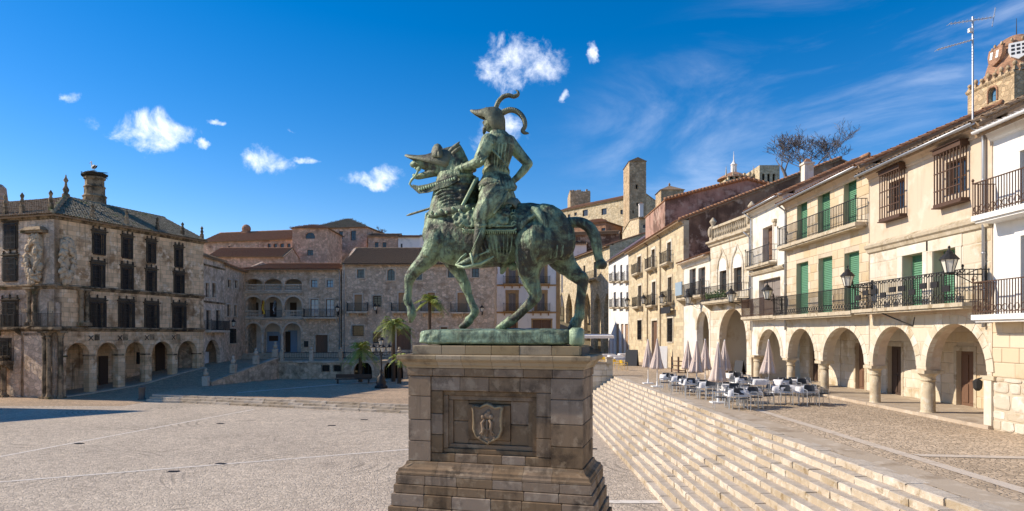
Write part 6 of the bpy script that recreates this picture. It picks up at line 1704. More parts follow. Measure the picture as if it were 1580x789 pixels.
# ---- old town hall with three-storey loggia
HZ = 2.75
b = Bld('town_hall', 'old town hall with three tiers of arched loggias and balustrades', 'town hall', (-32.3, 80.4), (-20.6, 80.4), HZ)
hall = b; H_ = b.loc(450, 416)[1]
top = [b.op(a, c, 430.5, 449, 'seg') for a, c in ((378.3, 404.8), (407.8, 435), (439.3, 465.6))]
mid = [b.op(a, c, 458, 490, 'semi') for a, c in ((377.5, 404.5), (408, 435), (439, 465.6))]
gnd = [b.op(a, c, 499, 544, 'semi', z0=0.0) for a, c in ((378, 403.5), (408, 434), (438, 464.5))]
wn = [b.op(*q) for q in ((480, 490, 432, 443.5), (504, 514, 432, 443.5), (479, 491, 462, 489), (503, 515, 462, 489), (487, 505.5, 517, 546))]
wn[4]['z0'] = 0.05
fw = front(b, H_, .5, 'hall_stone')
for o in top + mid + gnd:
    if o['arch'] == 'semi': voussoirs(b, fw, o, 11, .2, .025, 'hall_trim')
for o in wn[:2]: window(b, o, 'pane', .2, 'wood_dark', 'glass_sky', surround='hall_trim', sw=.14)
for o in wn[2:4]: window(b, o, 'pane', .2, 'wood_brown', 'glass_sky', surround='hall_trim', sw=.14, sill=False)
window(b, wn[4], 'door', .25, 'wood_brown', surround='hall_trim', sill=False)
zz = b.loc(497, 490)[1]; balcony(b, wn[2]['x0'] - .7, wn[3]['x1'] + .6, zz, .7, 1.0, .14, 'hall_trim', 'iron', 2)
def balustrade(b, x0, x1, z, h=.85, n=10, y=.12):
    m = MB(); m.box(x0, y - .1, z + h - .12, x1, y + .1, z + h); m.box(x0, y - .1, z, x1, y + .1, z + .1); q = m.build('balustrade', 'hall_trim', b.e)
    m = MB(); zh = h - .22; m.lathe([(.06, 0), (.035, zh * .2), (.075, zh * .45), (.035, zh * .8), (.06, zh)], 6); me = m.mesh('baluster'); me.materials.append(MAT['hall_trim'])
    for i in range(n): link_mesh('baluster', me, q, (x0 + (x1 - x0) * (i + .5) / n, y, z + .1))
for o in top: balustrade(b, o['x0'] + .003, o['x1'] - .003, o['z0'], .8, 11)
for i, o in enumerate(mid):
    if i != 1: balustrade(b, o['x0'] + .003, o['x1'] - .003, o['z0'], .85, 11)
    else: balcony(b, o['x0'], o['x1'], o['z0'] - .02, .25, .9, .1, 'hall_trim', 'iron', 0, knobs=False)
for z in (b.loc(420, 452)[1], b.loc(420, 492)[1]): cornice(b, .1, b.loc(467, 450)[0], [(.02, z - .16), (.14, z - .1), (.2, z), (.22, z + .08), (.03, z + .12)], 'hall_trim', 'string_course')
for i in range(2):                                     # ground-floor columns
    x = (gnd[i]['x1'] + gnd[i + 1]['x0']) / 2; arch_pts(gnd[i]); column(b, x, -.22, 0, gnd[i]['zs'], .17, .26, 'hall_trim')
lx = b.loc(467, 450)[0]
for zf in (0.02, b.loc(420, 491)[1], b.loc(420, 450)[1]):
    m = MB(); m.box(.02, .503, zf - .2, lx, 3.2, zf - .01); m.build('loggia_floor', 'hall_trim', b.e)
m = MB(); m.box(.02, 3.2, 0, lx, 3.4, H_); m.build('loggia_wall', 'white_render', b.e)
m = MB(); m.box(lx, .503, 0, lx + .25, 3.4, H_); m.build('loggia_end', 'hall_stone', b.e)
for (pa, pb, pt, z0, mt) in ((412, 432, 512, 0.02, 'blue_door'), (444, 458, 510, 0.02, 'blue_door')):
    x0, _ = b.loc(pa, pt, 3.0); x1, zt = b.loc(pb, pt, 3.0); m = MB(); m.box(x0, 3.05, z0, x1, 3.18, zt); d_ = m.build('door', mt, b.e)
    m = MB(); m.box(x0 + .25, 3.0, zt * .55, x1 - .25, 3.04, zt * .8) if pa == 412 else m.box(x0 - .3, 3.0, 0.05, x1 - .8, 3.04, zt * .95); m.build('door_panel', 'wood_dark', d_)
for px in (393, 421, 452):
    x0, z0 = b.loc(px - 5, 489, 3.0); x1, z1 = b.loc(px + 5, 467, 3.0); m = MB(); m.box(x0, 3.1, z0, x1, 3.18, z1); m.build('loggia_door', 'wood_dark', b.e)
x, z = b.loc(472.5, 531); m = MB(); m.box(x - .25, -.06, z - .35, x + .25, -.003, z + .35); m.build('notice_board', 'iron', b.e)
shell(b, H_, 11, 'hall_stone', gable=1.5); gable_roof(b, H_, 11, 1.5, ridge=9, mat='tile_red', over=.6, seed=14, spacing=.26)
m = MB()
for i in range(4): m.box(-.6, -.8 - .35 * i, -.65, b.L + .4, -.45 - .35 * i, -.02 - .16 * i)
m.box(-.6, -.45, -.65, b.L + .4, -.003, -.015); m.build('front_step', 'kerb_stone', b.e)
downpipe(b, b.L - .15, 0, H_ - .1)
for i, (px, mt, lab) in enumerate(((408, 'flag_red', 'drooping red and yellow flag on the loggia railing'), (426, 'paint_white', 'drooping dark and white flag on the loggia railing'))):
    x, z = b.loc(px, 488); wp = b.e.matrix_basis @ Vector((x, -.5, z))
    e = empty('flag', wp, 0, lab, 'flag', 'flags on the town hall')
    m = MB(); m.tube([(0, .4, .2), (0, .1, 1.0), (0, -.1, 1.9)], .025, 6); m.build('pole', 'iron', e)
    for k, (mm, dx) in enumerate(((mt, 0), ('yellow_paint' if i == 0 else 'black_paint', .1))):
        m = MB(); R = []
        for q in range(7): R.append([(dx + .08 * math.sin(q * 1.3 + j * 1.7) + (j - 2) * .05, -.1 + .05 * math.cos(j * 2 + q) + .05 * q / 6 - k * .04, 1.85 - q * .27) for j in range(5)])
        m.rings(R, cap=False, close=False); m.build('cloth', mm, e, True)

# ---- long stone house behind the statue
b = Bld('long_brown_house', 'long brownish stone house with small upper windows and balconies behind the statue', 'house', (-20.4, 80.1), (-2.1, 80.1), TZ)
H_ = b.loc(640, 407)[1]
sp = [(551, 561.7, 416, 429, 0, 's'), (597.6, 609, 415.5, 433, 'semi', 's'), (640, 651, 415.5, 432, 0, 's'), (691, 701, 414, 428.5, 0, 's'), (728, 739, 414, 428, 0, 's'), (547, 558.5, 455, 481, 0, 'b'), (615, 626, 452, 481, 0, 'b'), (706, 721.5, 452, 482, 0, 'b'),
      (660, 671, 452, 481, 0, 'b'), (576, 588, 457, 473, 0, 'g'), (544, 561, 503, 518.5, 0, 'g'), (576, 588, 513, 529, 0, 'g'), (612, 634, 507, 540, 0, 'd'), (680, 690, 505, 545, 0, 'd')]
for q in sp: o = b.op(*q[:4], arch=q[4] or None)
fw = front(b, H_, .45, 'house_stone')
for q, o in zip(sp, b.ops):
    if q[5] == 'b':
        window(b, o, 'door', .22, 'wood_pale', surround='hall_trim', sw=.16, sill=False); balcony(b, o['x0'] - .8, o['x1'] + .8, o['z0'], .7, 1.0, .16, 'hall_trim', 'iron', 3)
    else: window(b, o, 'door' if q[5] == 'd' else 'pane', .22, 'wood_brown' if q[5] == 'd' else 'wood_dark', surround='hall_trim', sw=.16, grille=.1 if q[5] == 'g' else None, sill=q[5] != 'd')
shell(b, H_, 12, 'house_stone', gable=2.6); gable_roof(b, H_, 12, 2.6, ridge=7, mat='tile_old', over=.5, seed=15, spacing=.26); downpipe(b, .3, 0, H_ - .1)
# ---- white house with ochre corner pilasters
b = Bld('ochre_trimmed_house', 'white house with ochre pilasters and window frames between the horse legs', 'house', at(760, 500, 95).xy[:], at(864, 500, 95).xy[:], TZ)
H_ = b.loc(810, 396)[1]
for q in ((785, 795.5, 453, 480), (829, 840, 453, 480), (785, 795.5, 411, 438), (829, 840, 411, 438), (822, 850, 494, 515), (783, 797, 494, 515)): b.op(*q)
front(b, H_, .4, 'white_render')
for i, o in enumerate(b.ops):
    window(b, o, 'door', .2, 'wood_grey' if i < 4 else 'wood_brown', surround='ochre_render', sw=.45 if i < 4 else .2, sill=False)
    if i < 4: balcony(b, o['x0'] - .8, o['x1'] + .8, o['z0'], .6, 1.0, .16, 'ochre_render', 'iron', 3)
for px in (763, 861):
    x0, _ = b.loc(px - 3, 450); x1, _ = b.loc(px + 3, 450); m = MB(); m.box(x0, -.08, 0, x1, 0.0, H_ - .1); m.build('pilaster', 'ochre_render', b.e)
for py in (439.5, 481.5): z = b.loc(810, py)[1]; cornice(b, 0, b.L, [(.02, z - .2), (.13, z - .12), (.16, z), (.03, z + .05)], 'ochre_render', 'string_course')
shell(b, H_, 9, 'white_render', gable=1.8); gable_roof(b, H_, 9, 1.8, mat='tile_red', over=.5, seed=16, spacing=.3)

# ---- retaining wall of the upper terrace with cellar arches
b = Bld('retaining_wall', 'long retaining wall with two dark cellar arches under the upper terrace', 'wall', (-23.9, 68), (4.2, 68), .4)
H_ = TZ - .4 + .02
ar_ = [b.op(546, 574, 558, 590, 'semi', z0=0.0), b.op(592, 622, 557, 590, 'semi', z0=0.0)]
ws = [b.op(497, 508, 564, 573), b.op(515, 526, 564, 573)]
fw = front(b, H_, .5, 'retaining_stone')
for o in ws: window(b, o, 'pane', .2, 'iron', 'dark_void', sill=False, grille=.02)
for o in ar_:
    voussoirs(b, fw, o, 11, .22, .03, 'hall_trim'); m = MB(); m.box(o['x0'] - .1, 2.0, 0, o['x1'] + .1, 2.1, H_); m.build('cellar_wall', 'dark_void', b.e)
    m = MB(); m.box(o['x0'] + .4, .3, 0, o['x0'] + .46, .36, o['z1'] - .3); m.box(o['x1'] - .46, .3, 0, o['x1'] - .4, .36, o['z1'] - .3); m.box((o['x0'] + o['x1']) / 2 - .04, .3, 0, (o['x0'] + o['x1']) / 2 + .04, .36, o['z1'] - .05); m.build('gate', 'iron', b.e)
x = 0
r = random.Random(6)
while x < b.L - .2:
    L = min(r.uniform(1.1, 1.7), b.L - x); m = bevbox(x + .006, -.1, H_ + .003, x + L - .006, .6, H_ + .2, .02); m.build('coping_stone', 'kerb_stone', b.e); x += L
bw_ = b
rl = empty('terrace_railing', (-23.5, 68.2, TZ + .22), 0, 'iron railing between stone posts along the upper terrace edge', 'railing')
for i in range(9):
    x = i * 3.0; m = MB(); m.box(x - .18, -.18, 0, x + .18, .18, .95); m.lathe([(.22, .95), (.22, 1.02), (.1, 1.08), (.17, 1.25), (.04, 1.42)], 8, (x, 0, 0)); m.build('post', 'kerb_stone', rl)
for i in range(8):
    m = MB()
    for z in (.3, .85): m.tube([(i * 3.0 + .185, 0, z), (i * 3.0 + 2.815, 0, z)], .03, 6)
    for k in range(1, 12): m.tube([(i * 3.0 + k * .25, 0, .3), (i * 3.0 + k * .25, 0, .85)], .012, 4)
    m.build('rail', 'iron', rl)
# ================================================================== hill and far buildings
m = MB(); R = []
for y in (92, 100, 112, 130, 155, 190, 260):
    row = []
    for i in range(25):
        x = -140 + i * 13.3; k = min(1, max(0, (y - 92) / 55)); k = k * k * (3 - 2 * k)
        zz = 15 * k * (.8 + .2 * math.sin(x * .05 + y * .03)) + (3 * k if x > 0 else 0)
        row.append((x, y, zz - .2 + (2.2 if y <= 92 else 1.8)))
    R.append(row)
m.rings(R, cap=False, close=False); struct(m.build('hillside', 'earth', None, True))

def far_house(name, label, cat, P0, P1, z0, py, pxm, depth, rise, mat, tile, wins=(), hip=False, ridge=None, group=None, over=.4, shade=None, seed=1, spacing=.34):
    b = Bld(name, label, cat, P0, P1, z0, group)
    h = b.loc(pxm, py)[1]
    for q in wins: b.op(*q[:4], arch=q[4] if len(q) > 4 else None)
    front(b, h, .4, mat)
    for o in b.ops: window(b, o, 'pane', .2, 'wood_dark', surround=None, sill=False)
    shell(b, h, depth, mat, gable=0 if hip else rise, ridge=ridge)
    if hip:
        L = b.L; k = min(L, depth) / 2 * .8; ins = k; a = [(-over, -over, h - .05), (L + over, -over, h - .05), (L + over, depth + over, h - .05), (-over, depth + over, h - .05)]
        if L > depth: r0, r1 = (ins, depth / 2, h + rise), (L - ins, depth / 2, h + rise)
        else: r0, r1 = (L / 2, ins, h + rise), (L / 2, depth - ins, h + rise)
        m = MB()
        if L > depth: m.add(a + [r0, r1], [(0, 1, 5, 4), (1, 2, 5), (2, 3, 4, 5), (3, 0, 4), (3, 2, 1, 0)])
        else: m.add(a + [r0, r1], [(0, 1, 4), (1, 2, 5, 4), (2, 3, 5), (3, 0, 4, 5), (3, 2, 1, 0)])
        rf = m.build('roof', 'tile_old', b.e)
        fy = r0[1]; sl = Vector((0, fy + over, rise + .05)).normalized(); S = math.hypot(fy + over, rise + .05)
        f0 = (r0[0] + over) / S; f1 = (L + over - r1[0]) / S
        tile_field((-over, -over, h - .03), (1, 0, 0), L + 2 * over, sl, S, tile, 'roof_tile', rf, seed=seed, spacing=spacing, tl=.5, xl=lambda d: d * f0, xr=lambda d: L + 2 * over - d * f1)
    else: gable_roof(b, h, depth, rise, ridge, tile, over, seed=seed, spacing=spacing)
    return b, h
xy = lambda px, y: ((px - CX) / F * y, y)
# ---- roofs over the town hall
far_house('gabled_hall', 'low brown hall with a slanting tiled roof just behind the town hall roof', 'house', xy(322, 97), xy(438, 97), 5, 396, 380, 8, 1.6, 'pink_stone', 'tile_red', seed=31)
b, h = far_house('pink_convent', 'long pinkish stone building with four small square windows in a row on the hill', 'building', xy(312, 112), xy(452, 108), 8, 371, 380, 9, 2.0, 'pink_stone', 'tile_red',
    [(412.5, 417.6, 376, 384.4), (422, 427.5, 376, 384.4), (432, 438, 376, 384.4), (442.7, 448, 376, 384.4), (351, 355, 380, 386)], seed=32)
xq = b.loc(379, 365, 4)[0]; m = MB(); m.box(xq - .6, 3.6, h, xq + .6, 4.8, h + 2.2); m.ell((xq, 4.2, h + 2.6), .75, .75, .8); m.build('domed_chimney', 'brick_red', b.e)
far_house('lunette_building', 'square brown building with a half-round window and low hipped roof on the hill', 'building', xy(451, 104), xy(505, 104), 8, 352, 478, 9, .9, 'pink_stone', 'tile_red',
    [(471, 486, 358.6, 368.5, 'semi'), (474, 483, 385.6, 394.5)], hip=True, seed=33)
far_house('hipped_church', 'tall ochre stone block with pyramid roof, highest on the left hill', 'building', xy(478, 118), xy(566, 116), 8, 352, 520, 14, 2.4, 'pink_stone', 'tile_moss',
    [(522.6, 529, 357, 369), (541, 549, 356, 371)], hip=True, seed=34)
far_house('low_far_house', 'low far house with two dark windows right of the pyramid-roofed block', 'house', xy(568, 114), xy(614, 114), 8, 365, 600, 7, .8, 'pink_stone', 'tile_old', [(578, 584, 374, 382), (590, 596, 374, 382)], seed=35)
far_house('whitewashed_far_house', 'whitewashed low far house next to the horse foreleg', 'house', xy(614.5, 114), xy(648, 114), 8, 366, 630, 7, .6, 'white_render', 'tile_red', [(618, 621, 376, 389)], seed=36)
# ---- castle quarter behind the horse's tail
b, h = far_house('hilltop_mansion', 'long sunlit brick mansion with red roof left of the tall tower', 'building', (10.3, 155), (23.6, 139), 14, 317, 910, 12, 2.0, 'gold_stone', 'tile_red',
    [(899, 907, 324, 333.5), (928, 936, 322, 331.5), (957, 961, 324, 331), (876, 880, 331, 336), (957, 961, 350, 357), (886, 890, 328, 333)], seed=37)
def tower(name, label, px_l, px_r, y, s, py_top, z0, mat='tower_stone', wins=(), roof=None, cat='tower'):
    X0, X1 = (px_l - CX) / F * y, (px_r - CX) / F * y
    b = Bld(name, label, cat, (X0, y), (X1, y), z0); h = b.loc((px_l + px_r) / 2, py_top)[1]
    for q in wins: b.op(*q[:4], arch=q[4] if len(q) > 4 else None)
    front(b, h, .5, mat)
    for o in b.ops: window(b, o, 'void', .2)
    for x0, x1 in ((0, .5), (b.L - .5, b.L)):
        m = MB(); m.box(x0, .502, 0, x1, s, h); m.build('side_wall', mat, b.e)
    m = MB(); m.box(.502, s - .5, 0, b.L - .502, s, h); m.box(.502, .502, h - .4, b.L - .502, s - .502, h - .02); m.build('back_wall', mat, b.e)
    return b, h
b, h = tower('ruined_keep', 'broken-topped square stone keep rising behind the mansion roof', 880, 911, 160, 8, 296, 14)
r = random.Random(3); m = MB()
for i in range(9): m.box(b.L * i / 9 + .02, .02, h + .003, b.L * (i + .85) / 9, .9, h + r.uniform(.1, .7))
m.build('broken_crest', 'tower_stone', b.e)
m = MB()
for i in range(7): m.box(.03, 1 + 7 * i / 7, h + .003, .85, 1 + 7 * (i + .85) / 7, h + r.uniform(.1, .8))
m.build('broken_crest', 'tower_stone', b.e)
b, h = tower('tall_tower', 'tall slim medieval stone tower, the highest on the skyline', 971, 997, 125, 6.6, 249, 14, wins=[(981, 984, 285, 292), (982, 985, 313, 318), (976, 978, 325, 330)])
m = MB(); m.add([(-.15, -.15, h), (b.L + .15, -.15, h), (b.L + .15, 6.8, h), (-.15, 6.8, h), (b.L / 2, -.15, h + .75), (b.L / 2, 6.8, h + .75)], [(0, 1, 4), (1, 2, 5, 4), (2, 3, 5), (3, 0, 4, 5), (3, 2, 1, 0)]); m.build('roof', 'tile_old', b.e)
b, h = tower('bell_tower', 'short square bell tower with arched opening and pyramid roof', 1020, 1055, 110, 4.2, 293, 14, wins=[(1035.5, 1044, 301, 318, 'semi')])
m = MB(); m.frust((b.L / 2, 2.1, h), (b.L / 2 + .2, 2.3), (b.L / 2, 2.1, h + 1.1), (.1, .1)); m.lathe([(.12, h + 1.1), (.2, h + 1.3), (.05, h + 1.6)], 8, (b.L / 2, 2.1, 0)); m.build('roof', 'tile_old', b.e)
b, h = far_house('sunlit_gable_house', 'stone house with a bright sunlit end wall below the tall tower', 'house', xy(986, 100), xy(1052, 100), 8, 337, 1000, 15, .9, 'gold_stone', 'tile_moss', [(992, 997, 347, 352)], seed=38)
chimney(b, .5, 1.0, h - .2, h + 2.2, .6, 'white_render')
far_house('red_roofed_house', 'small house with bright red tiled roof over the horse tail', 'house', xy(884, 128), xy(935, 124), 12, 345, 910, 7, 1.3, 'brick_red', 'tile_red', [(928, 934, 352, 359)], hip=True, seed=39)
far_house('flat_brown_house', 'brown walled house below the red roof beside the horse tail', 'house', xy(873, 122), xy(955, 120), 11, 362, 910, 6, .8, 'brown_wall', 'tile_old', [(888, 892, 372, 377)], seed=40)
far_house('pale_street_house', 'pale house with grey shuttered window behind the horse rump', 'house', xy(866, 119.5), xy(905, 119), 10, 377, 890, 6, .7, 'white_render', 'tile_red', [(872, 880, 384, 398)], seed=41)
# ---- church crown over the tall side wall
b, h = tower('church_crossing', 'distant church crossing with arcaded gallery and small lantern spire', 1172, 1203, 130, 9, 255, 16, 'gold_stone', [(1176, 1180, 268, 281, 'semi'), (1184, 1188, 268, 281, 'semi'), (1192, 1196, 268, 281, 'semi')], cat='church')
m = MB()
for i in range(5):
    x = -1.1 - i * 1.05; m.box(x, 2.5, 0, x + .35, 8, h - .7 - .2 * i)
m.box(-5.8, 2.6, 0, -.003, 8, h - 2.2); m.build('gallery', 'gold_stone', b.e)
m = MB(); m.lathe([(3.4, h - 1.6), (2.6, h - 1.0), (1.4, h - .4), (.7, h - .1)], 10, (-3.2, 5.5, 0)); m.build('cupola', 'brick_red', b.e)
m = MB(); m.lathe([(.62, h - .1), (.6, h + 1.3), (.75, h + 1.4), (.3, h + 1.9), (.12, h + 2.3), (.06, h + 3.6), (.02, h + 4.2)], 8, (-3.2, 5.5, 0)); m.build('lantern_spire', 'white_render', b.e)
m = MB()
for x, y in ((-5.6, 2.8), (-.2, 2.8), (-4.2, 2.8)): m.lathe([(.2, h - 1.5), (.12, h - .8), (.02, h + .6)], 6, (x, y, 0))
m.build('pinnacle', 'gold_stone', b.e)
# ---- church tower with scaled brick spire at the upper right
y0 = 60.0
b = Bld('ball_topped_church_tower', 'square church tower with ball-studded parapet and brick dome bearing two shields', 'church tower', ((1493 - CX) / F * 65.6, 65.6), ((1565 - CX) / F * 60, 60), 4)
h = (b.loc(1493, 143)[1] + b.loc(1565, 108)[1]) / 2
wn = b.op(1526, 1538, 136, 157, 'semi')
front(b, h, .6, 'tower_stone')
window(b, wn, 'pane', .3, 'iron', 'glass_sky', surround=None, sill=False)
q = MB(); arch_pts(wn); P = arch_pts(wn); q.tube([(wn['x0'] - .1, -.05, wn['z0'])] + [(x + (.1 if x > (wn['x0'] + wn['x1']) / 2 else -.1), -.05, z + .1) for x, z in P] + [(wn['x1'] + .1, -.05, wn['z0'])], .09, 6); q.build('arch_moulding', 'brick_red', b.e)
for x0, x1 in ((0, .6), (b.L - .6, b.L)):
    m = MB(); m.box(x0, .602, 0, x1, 6.2, h); m.build('side_wall', 'tower_stone', b.e)
m = MB(); m.box(.602, 5.6, 0, b.L - .602, 6.2, h); m.box(.602, .602, h - .4, b.L - .602, 5.58, h - .03); m.build('back_wall', 'tower_stone', b.e)
cornice(b, -.1, b.L + .1, [(.02, h - .3), (.15, h - .15), (.2, h), (.02, h + .05)], 'tower_stone')
bl = MB(); bl.frust((0, 0, 0), (.22, .22), (0, 0, .3), (.1, .1)); bl.ell((0, 0, .48), .2, .2, .2); bm_ = bl.mesh('ball_finial'); bm_.materials.append(MAT['tower_stone'])
for i in range(8):
    link_mesh('ball_finial', bm_, b.e, (.1 + i * (b.L - .2) / 7, .15, h + .05), (1, 1, 1.3 if i % 2 else 1)); link_mesh('ball_finial', bm_, b.e, (b.L - .1, .15 + (i + 1) * .72, h + .05)); link_mesh('ball_finial', bm_, b.e, (.1, .15 + (i + 1) * .72, h + .05))
cx, cy = b.L / 2 - .3, 2.9
zt = h + 4.6
m = MB(); m.lathe([(2.6, h - .02), (2.6, h + .5), (2.52, h + 1.1), (2.36, h + 1.8), (2.1, h + 2.5), (1.75, h + 3.05), (1.6, h + 3.15), (1.72, h + 3.25), (1.72, h + 3.5), (1.5, h + 3.85), (1.1, h + 4.2), (.6, h + 4.45), (.15, h + 4.6)], 16, (cx, cy, 0)); dm_ = m.build('spire', 'brick_red', b.e)
m = MB(); r = random.Random(4)
for k in range(6):
    z = h + .5 + k * .5; rad = 2.6 - .16 * k
    for i in range(16): a = 2 * PI * (i + .5 * (k % 2)) / 16; m.ell((cx + rad * math.cos(a), cy + rad * math.sin(a), z), .14, .14, .2, 6, 4)
for i in range(14): a = 2 * PI * i / 14; m.ell((cx + 1.85 * math.cos(a), cy + 1.85 * math.sin(a), h + 3.62), .13, .13, .2, 6, 4)
m.build('crocket', 'tower_stone', dm_, True)
m = MB(); m.tube([(cx, cy, h + 4.5), (cx, cy, h + 6.2)], [.05, .02], 6); m.build('lightning_rod', 'iron', dm_)
def shield(a, mat, marks, mm, nm):
    P = [(-.7, .8), (.7, .8), (.74, .15), (.56, -.5), (0, -.85), (-.56, -.5), (-.74, .15)]; rad = 2.5; zc = h + 2.3
    ux, uy = -math.sin(a), math.cos(a); nx, ny = math.cos(a), math.sin(a); T = lambda x, z, o: (cx + (rad + o - .18 * z) * nx + ux * x, cy + (rad + o - .18 * z) * ny + uy * x, zc + z)
    m = MB(); m.rings([[T(x, z, -.4) for x, z in P], [T(x, z, .05) for x, z in P]]); s_ = m.build('shield', mat, dm_)
    q = MB()
    for x, z in marks: q.rings([[T(x + dx * .13, z + dz * .11, .04) for dx, dz in ((-1, -1), (1, -1), (1, 1), (-1, 1))], [T(x + dx * .13, z + dz * .11, .07) for dx, dz in ((-1, -1), (1, -1), (1, 1), (-1, 1))]])
    q.build('charge', mm, s_)
base_a = -PI / 2
shield(-1.42, 'brick_red', [(-.35, .45), (-.35, .2), (-.35, -.05), (.25, .45), (.25, .2), (.25, -.05)], 'paint_white', 'red')
shield(-.66, 'paint_white', [(x, z) for x in (-.4, 0, .4) for z in (.5, .12, -.26)], 'black_paint', 'white')
# ---- television aerial on the plastered house roof
e = empty('television_aerial', (15.9, 15.9 * F / 711, bB.z0 + 9.9), 0, 'tall television aerial with two yagi arms on the roof', 'aerial')
zz = lambda py: CZ + (CY - py) / F * (15.9 * F / 711) - (bB.z0 + 9.9); sx_ = lambda px: (px - 1501) / F * (15.9 * F / 711)
m = MB(); m.tube([(0, 0, -.4), (0, 0, zz(26))], .032, 8); m.build('mast', 'zinc', e)
for (xa, pa, xb, pb, n) in ((1465, 37, 1531, 27, 12), (1446, 77, 1499, 62, 12)):
    m = MB(); A, B_ = Vector((sx_(xa), 0, zz(pa))), Vector((sx_(xb), 0, zz(pb))); m.tube([A, B_], .018, 6); bo = m.build('boom', 'aluminium', e)
    for i in range(n):
        p = A.lerp(B_, i / (n - 1)); m = MB(); m.tube([(p.x, -.14, p.z), (p.x, .14, p.z)], .008, 5); m.build('element', 'aluminium', bo)
m = MB(); m.tube([(sx_(1536), 0, zz(12)), (sx_(1531), 0, zz(41))], .02, 6); m.build('reflector', 'aluminium', e)
m = MB(); m.box(-.14, -.06, zz(50), -.02, .06, zz(44)); m.build('junction_box', 'paint_white', e)
# unseen building inferred from the shadow at lower left, block shaped to cast it
b = Bld('unseen_shadow_block', 'unseen stone building just outside the left edge, shaped to cast the dark shadow on the square', 'church', (-41.3, 46.5), (-60, 46.5), 0)
m = MB(); pr = [(-41.3, 46.7), (-60, 46.7), (-60, 37.5), (-50, 37.5)]
m.rings([[(x, y, 0) for x, y in pr], [(x, y, 11.0) for x, y in pr]])
for i_, v_ in enumerate(m.v): m.v[i_] = (-(v_[0] + 41.3), -(v_[1] - 46.5), v_[2])
m.build('shadow_block', 'palace_stone', b.e)

# ================================================================== vegetation
def bare_tree(loc, h, seed, label, spread=1.0, levels=5):
    e = empty('bare_tree', loc, 0, label, 'tree', 'leafless trees on the hill'); r = random.Random(seed); T, Cn = MB(), MB()
    def grow(p, d, L, rad, lv):
        pts = [p]; rd = [rad]; q = p.copy(); dd = d.copy()
        for k in range(4):
            dd = (dd + Vector((r.uniform(-.2, .2), r.uniform(-.2, .2), r.uniform(-.08, .16)))).normalized(); q = q + dd * L / 4; pts.append(q.copy()); rd.append(rad * (1 - .12 * (k + 1)))
        rd = [max(.022, q_) for q_ in rd]; (T if lv >= levels - 1 else Cn).tube(pts, rd, 5 if lv > 1 else 3, cap=False)
        if lv == 0: return
        for k in range(r.choice((3, 3, 4)) if lv > 1 else 4):
            i = r.choice((2, 3, 4, 4)) if lv < levels else r.choice((3, 4)); a = r.uniform(0, 2 * PI); o = Vector((math.cos(a), math.sin(a), 0)) * spread
            nd_ = (dd * r.uniform(.5, .9) + o * r.uniform(.45, .9) + Vector((0, 0, r.uniform(.0, .35)))).normalized(); grow(pts[i], nd_, L * r.uniform(.6, .82), rd[i] * r.uniform(.5, .68), lv - 1)
    grow(Vector((0, 0, 0)), Vector((0, 0, 1)), h * .28, h * .03, levels)
    T.build('trunk', 'bark_grey', e); Cn.build('crown', 'bark_grey', e)
for px, y, py0, py1, sd_, lab in ((1238, 108, 292, 206, 11, 'leafless tree between the church crossing and the white chimney'), (1217, 104, 292, 205, 1, 'leafless tree nearest the church crossing on the skyline'), (1259, 100, 292, 204, 2, 'leafless tree behind the white chimney, middle of three'), (1290, 100, 285, 205, 5, 'rightmost leafless tree above the ashlar house roof')):
    p = at(px, py0, y); q = at(px, py1, y); bare_tree(p, (q.z - p.z) * 1.5, sd_, lab, 1.2)
for px, y, py0, py1, sd_, lab in ((590, 124, 375, 341, 7, 'small leafless tree behind the pyramid-roofed block'), (652, 122, 380, 352, 8, 'small leafless tree beside the horse foreleg')):
    p = at(px, py0, y); q = at(px, py1, y); bare_tree(p, (q.z - p.z) * 1.05, sd_, lab, 1.1, 4)
def palm(loc, h, rad, seed, label, n=30):
    e = empty('palm_tree', loc, 0, label, 'palm tree', 'palms at the terrace foot'); r = random.Random(seed)
    m = MB(); prof = []
    for k in range(int(h / .12) + 1): z = k * .12; prof += [(.17 + .05 * (1 - z / h), z), (.13 + .05 * (1 - z / h), z + .06)]
    m.lathe(prof, 10); m.build('trunk', 'palm_trunk', e)
    cr = MB()
    for i in range(n):
        a = r.uniform(0, 2 * PI); el = r.uniform(-.45, 1.25); L = rad * r.uniform(.8, 1.1); d = Vector((math.cos(a) * math.cos(el), math.sin(a) * math.cos(el), math.sin(el))); base = Vector((0, 0, h - .05)); P = []
        for k in range(8):
            t = k / 7; P.append(base + d * L * t + Vector((0, 0, -L * .55 * t * t)))
        cr.tube(P, [.022 - .002 * k for k in range(8)], 4, cap=False)
        side = d.cross(Vector((0, 0, 1))); side = side.normalized() if side.length > .01 else Vector((1, 0, 0))
        for k in range(1, 8):
            for j in (0, .5):
                t = min(7, k + j); p = P[int(t)] if j == 0 or k == 7 else (P[k] + P[min(7, k + 1)]) / 2; tg = (P[min(7, k + 1)] - P[k - 1]).normalized()
                for s_ in (-1, 1):
                    ll = L * .34 * (1 - abs(k / 7 - .55) * .9); tip = p + side * s_ * ll * .8 + tg * ll * .55 + Vector((0, 0, -ll * r.uniform(.2, .55))); md_ = (p + tip) / 2 + Vector((0, 0, .02)); w_ = tg * .035
                    cr.add([p - w_, p + w_, md_ + w_, md_ - w_, tip], [(0, 1, 2, 3), (3, 2, 4)])
    cr.build('crown', 'palm_leaf', e)
p = on(556, 590, .5); palm(p, at(556, 538, p.y).z - .5, 1.7, 1, 'short palm before the left cellar arch')
p = on(607, 589, .5); palm(p, at(606, 500, p.y).z - .5, 1.9, 2, 'tall leaning-crowned palm behind the ornate lamp post')
p = at(663, 540, 73); palm((p.x, p.y, TZ), at(661, 465, 73).z - TZ, 1.8, 3, 'palm on the upper terrace under the raised hoof')
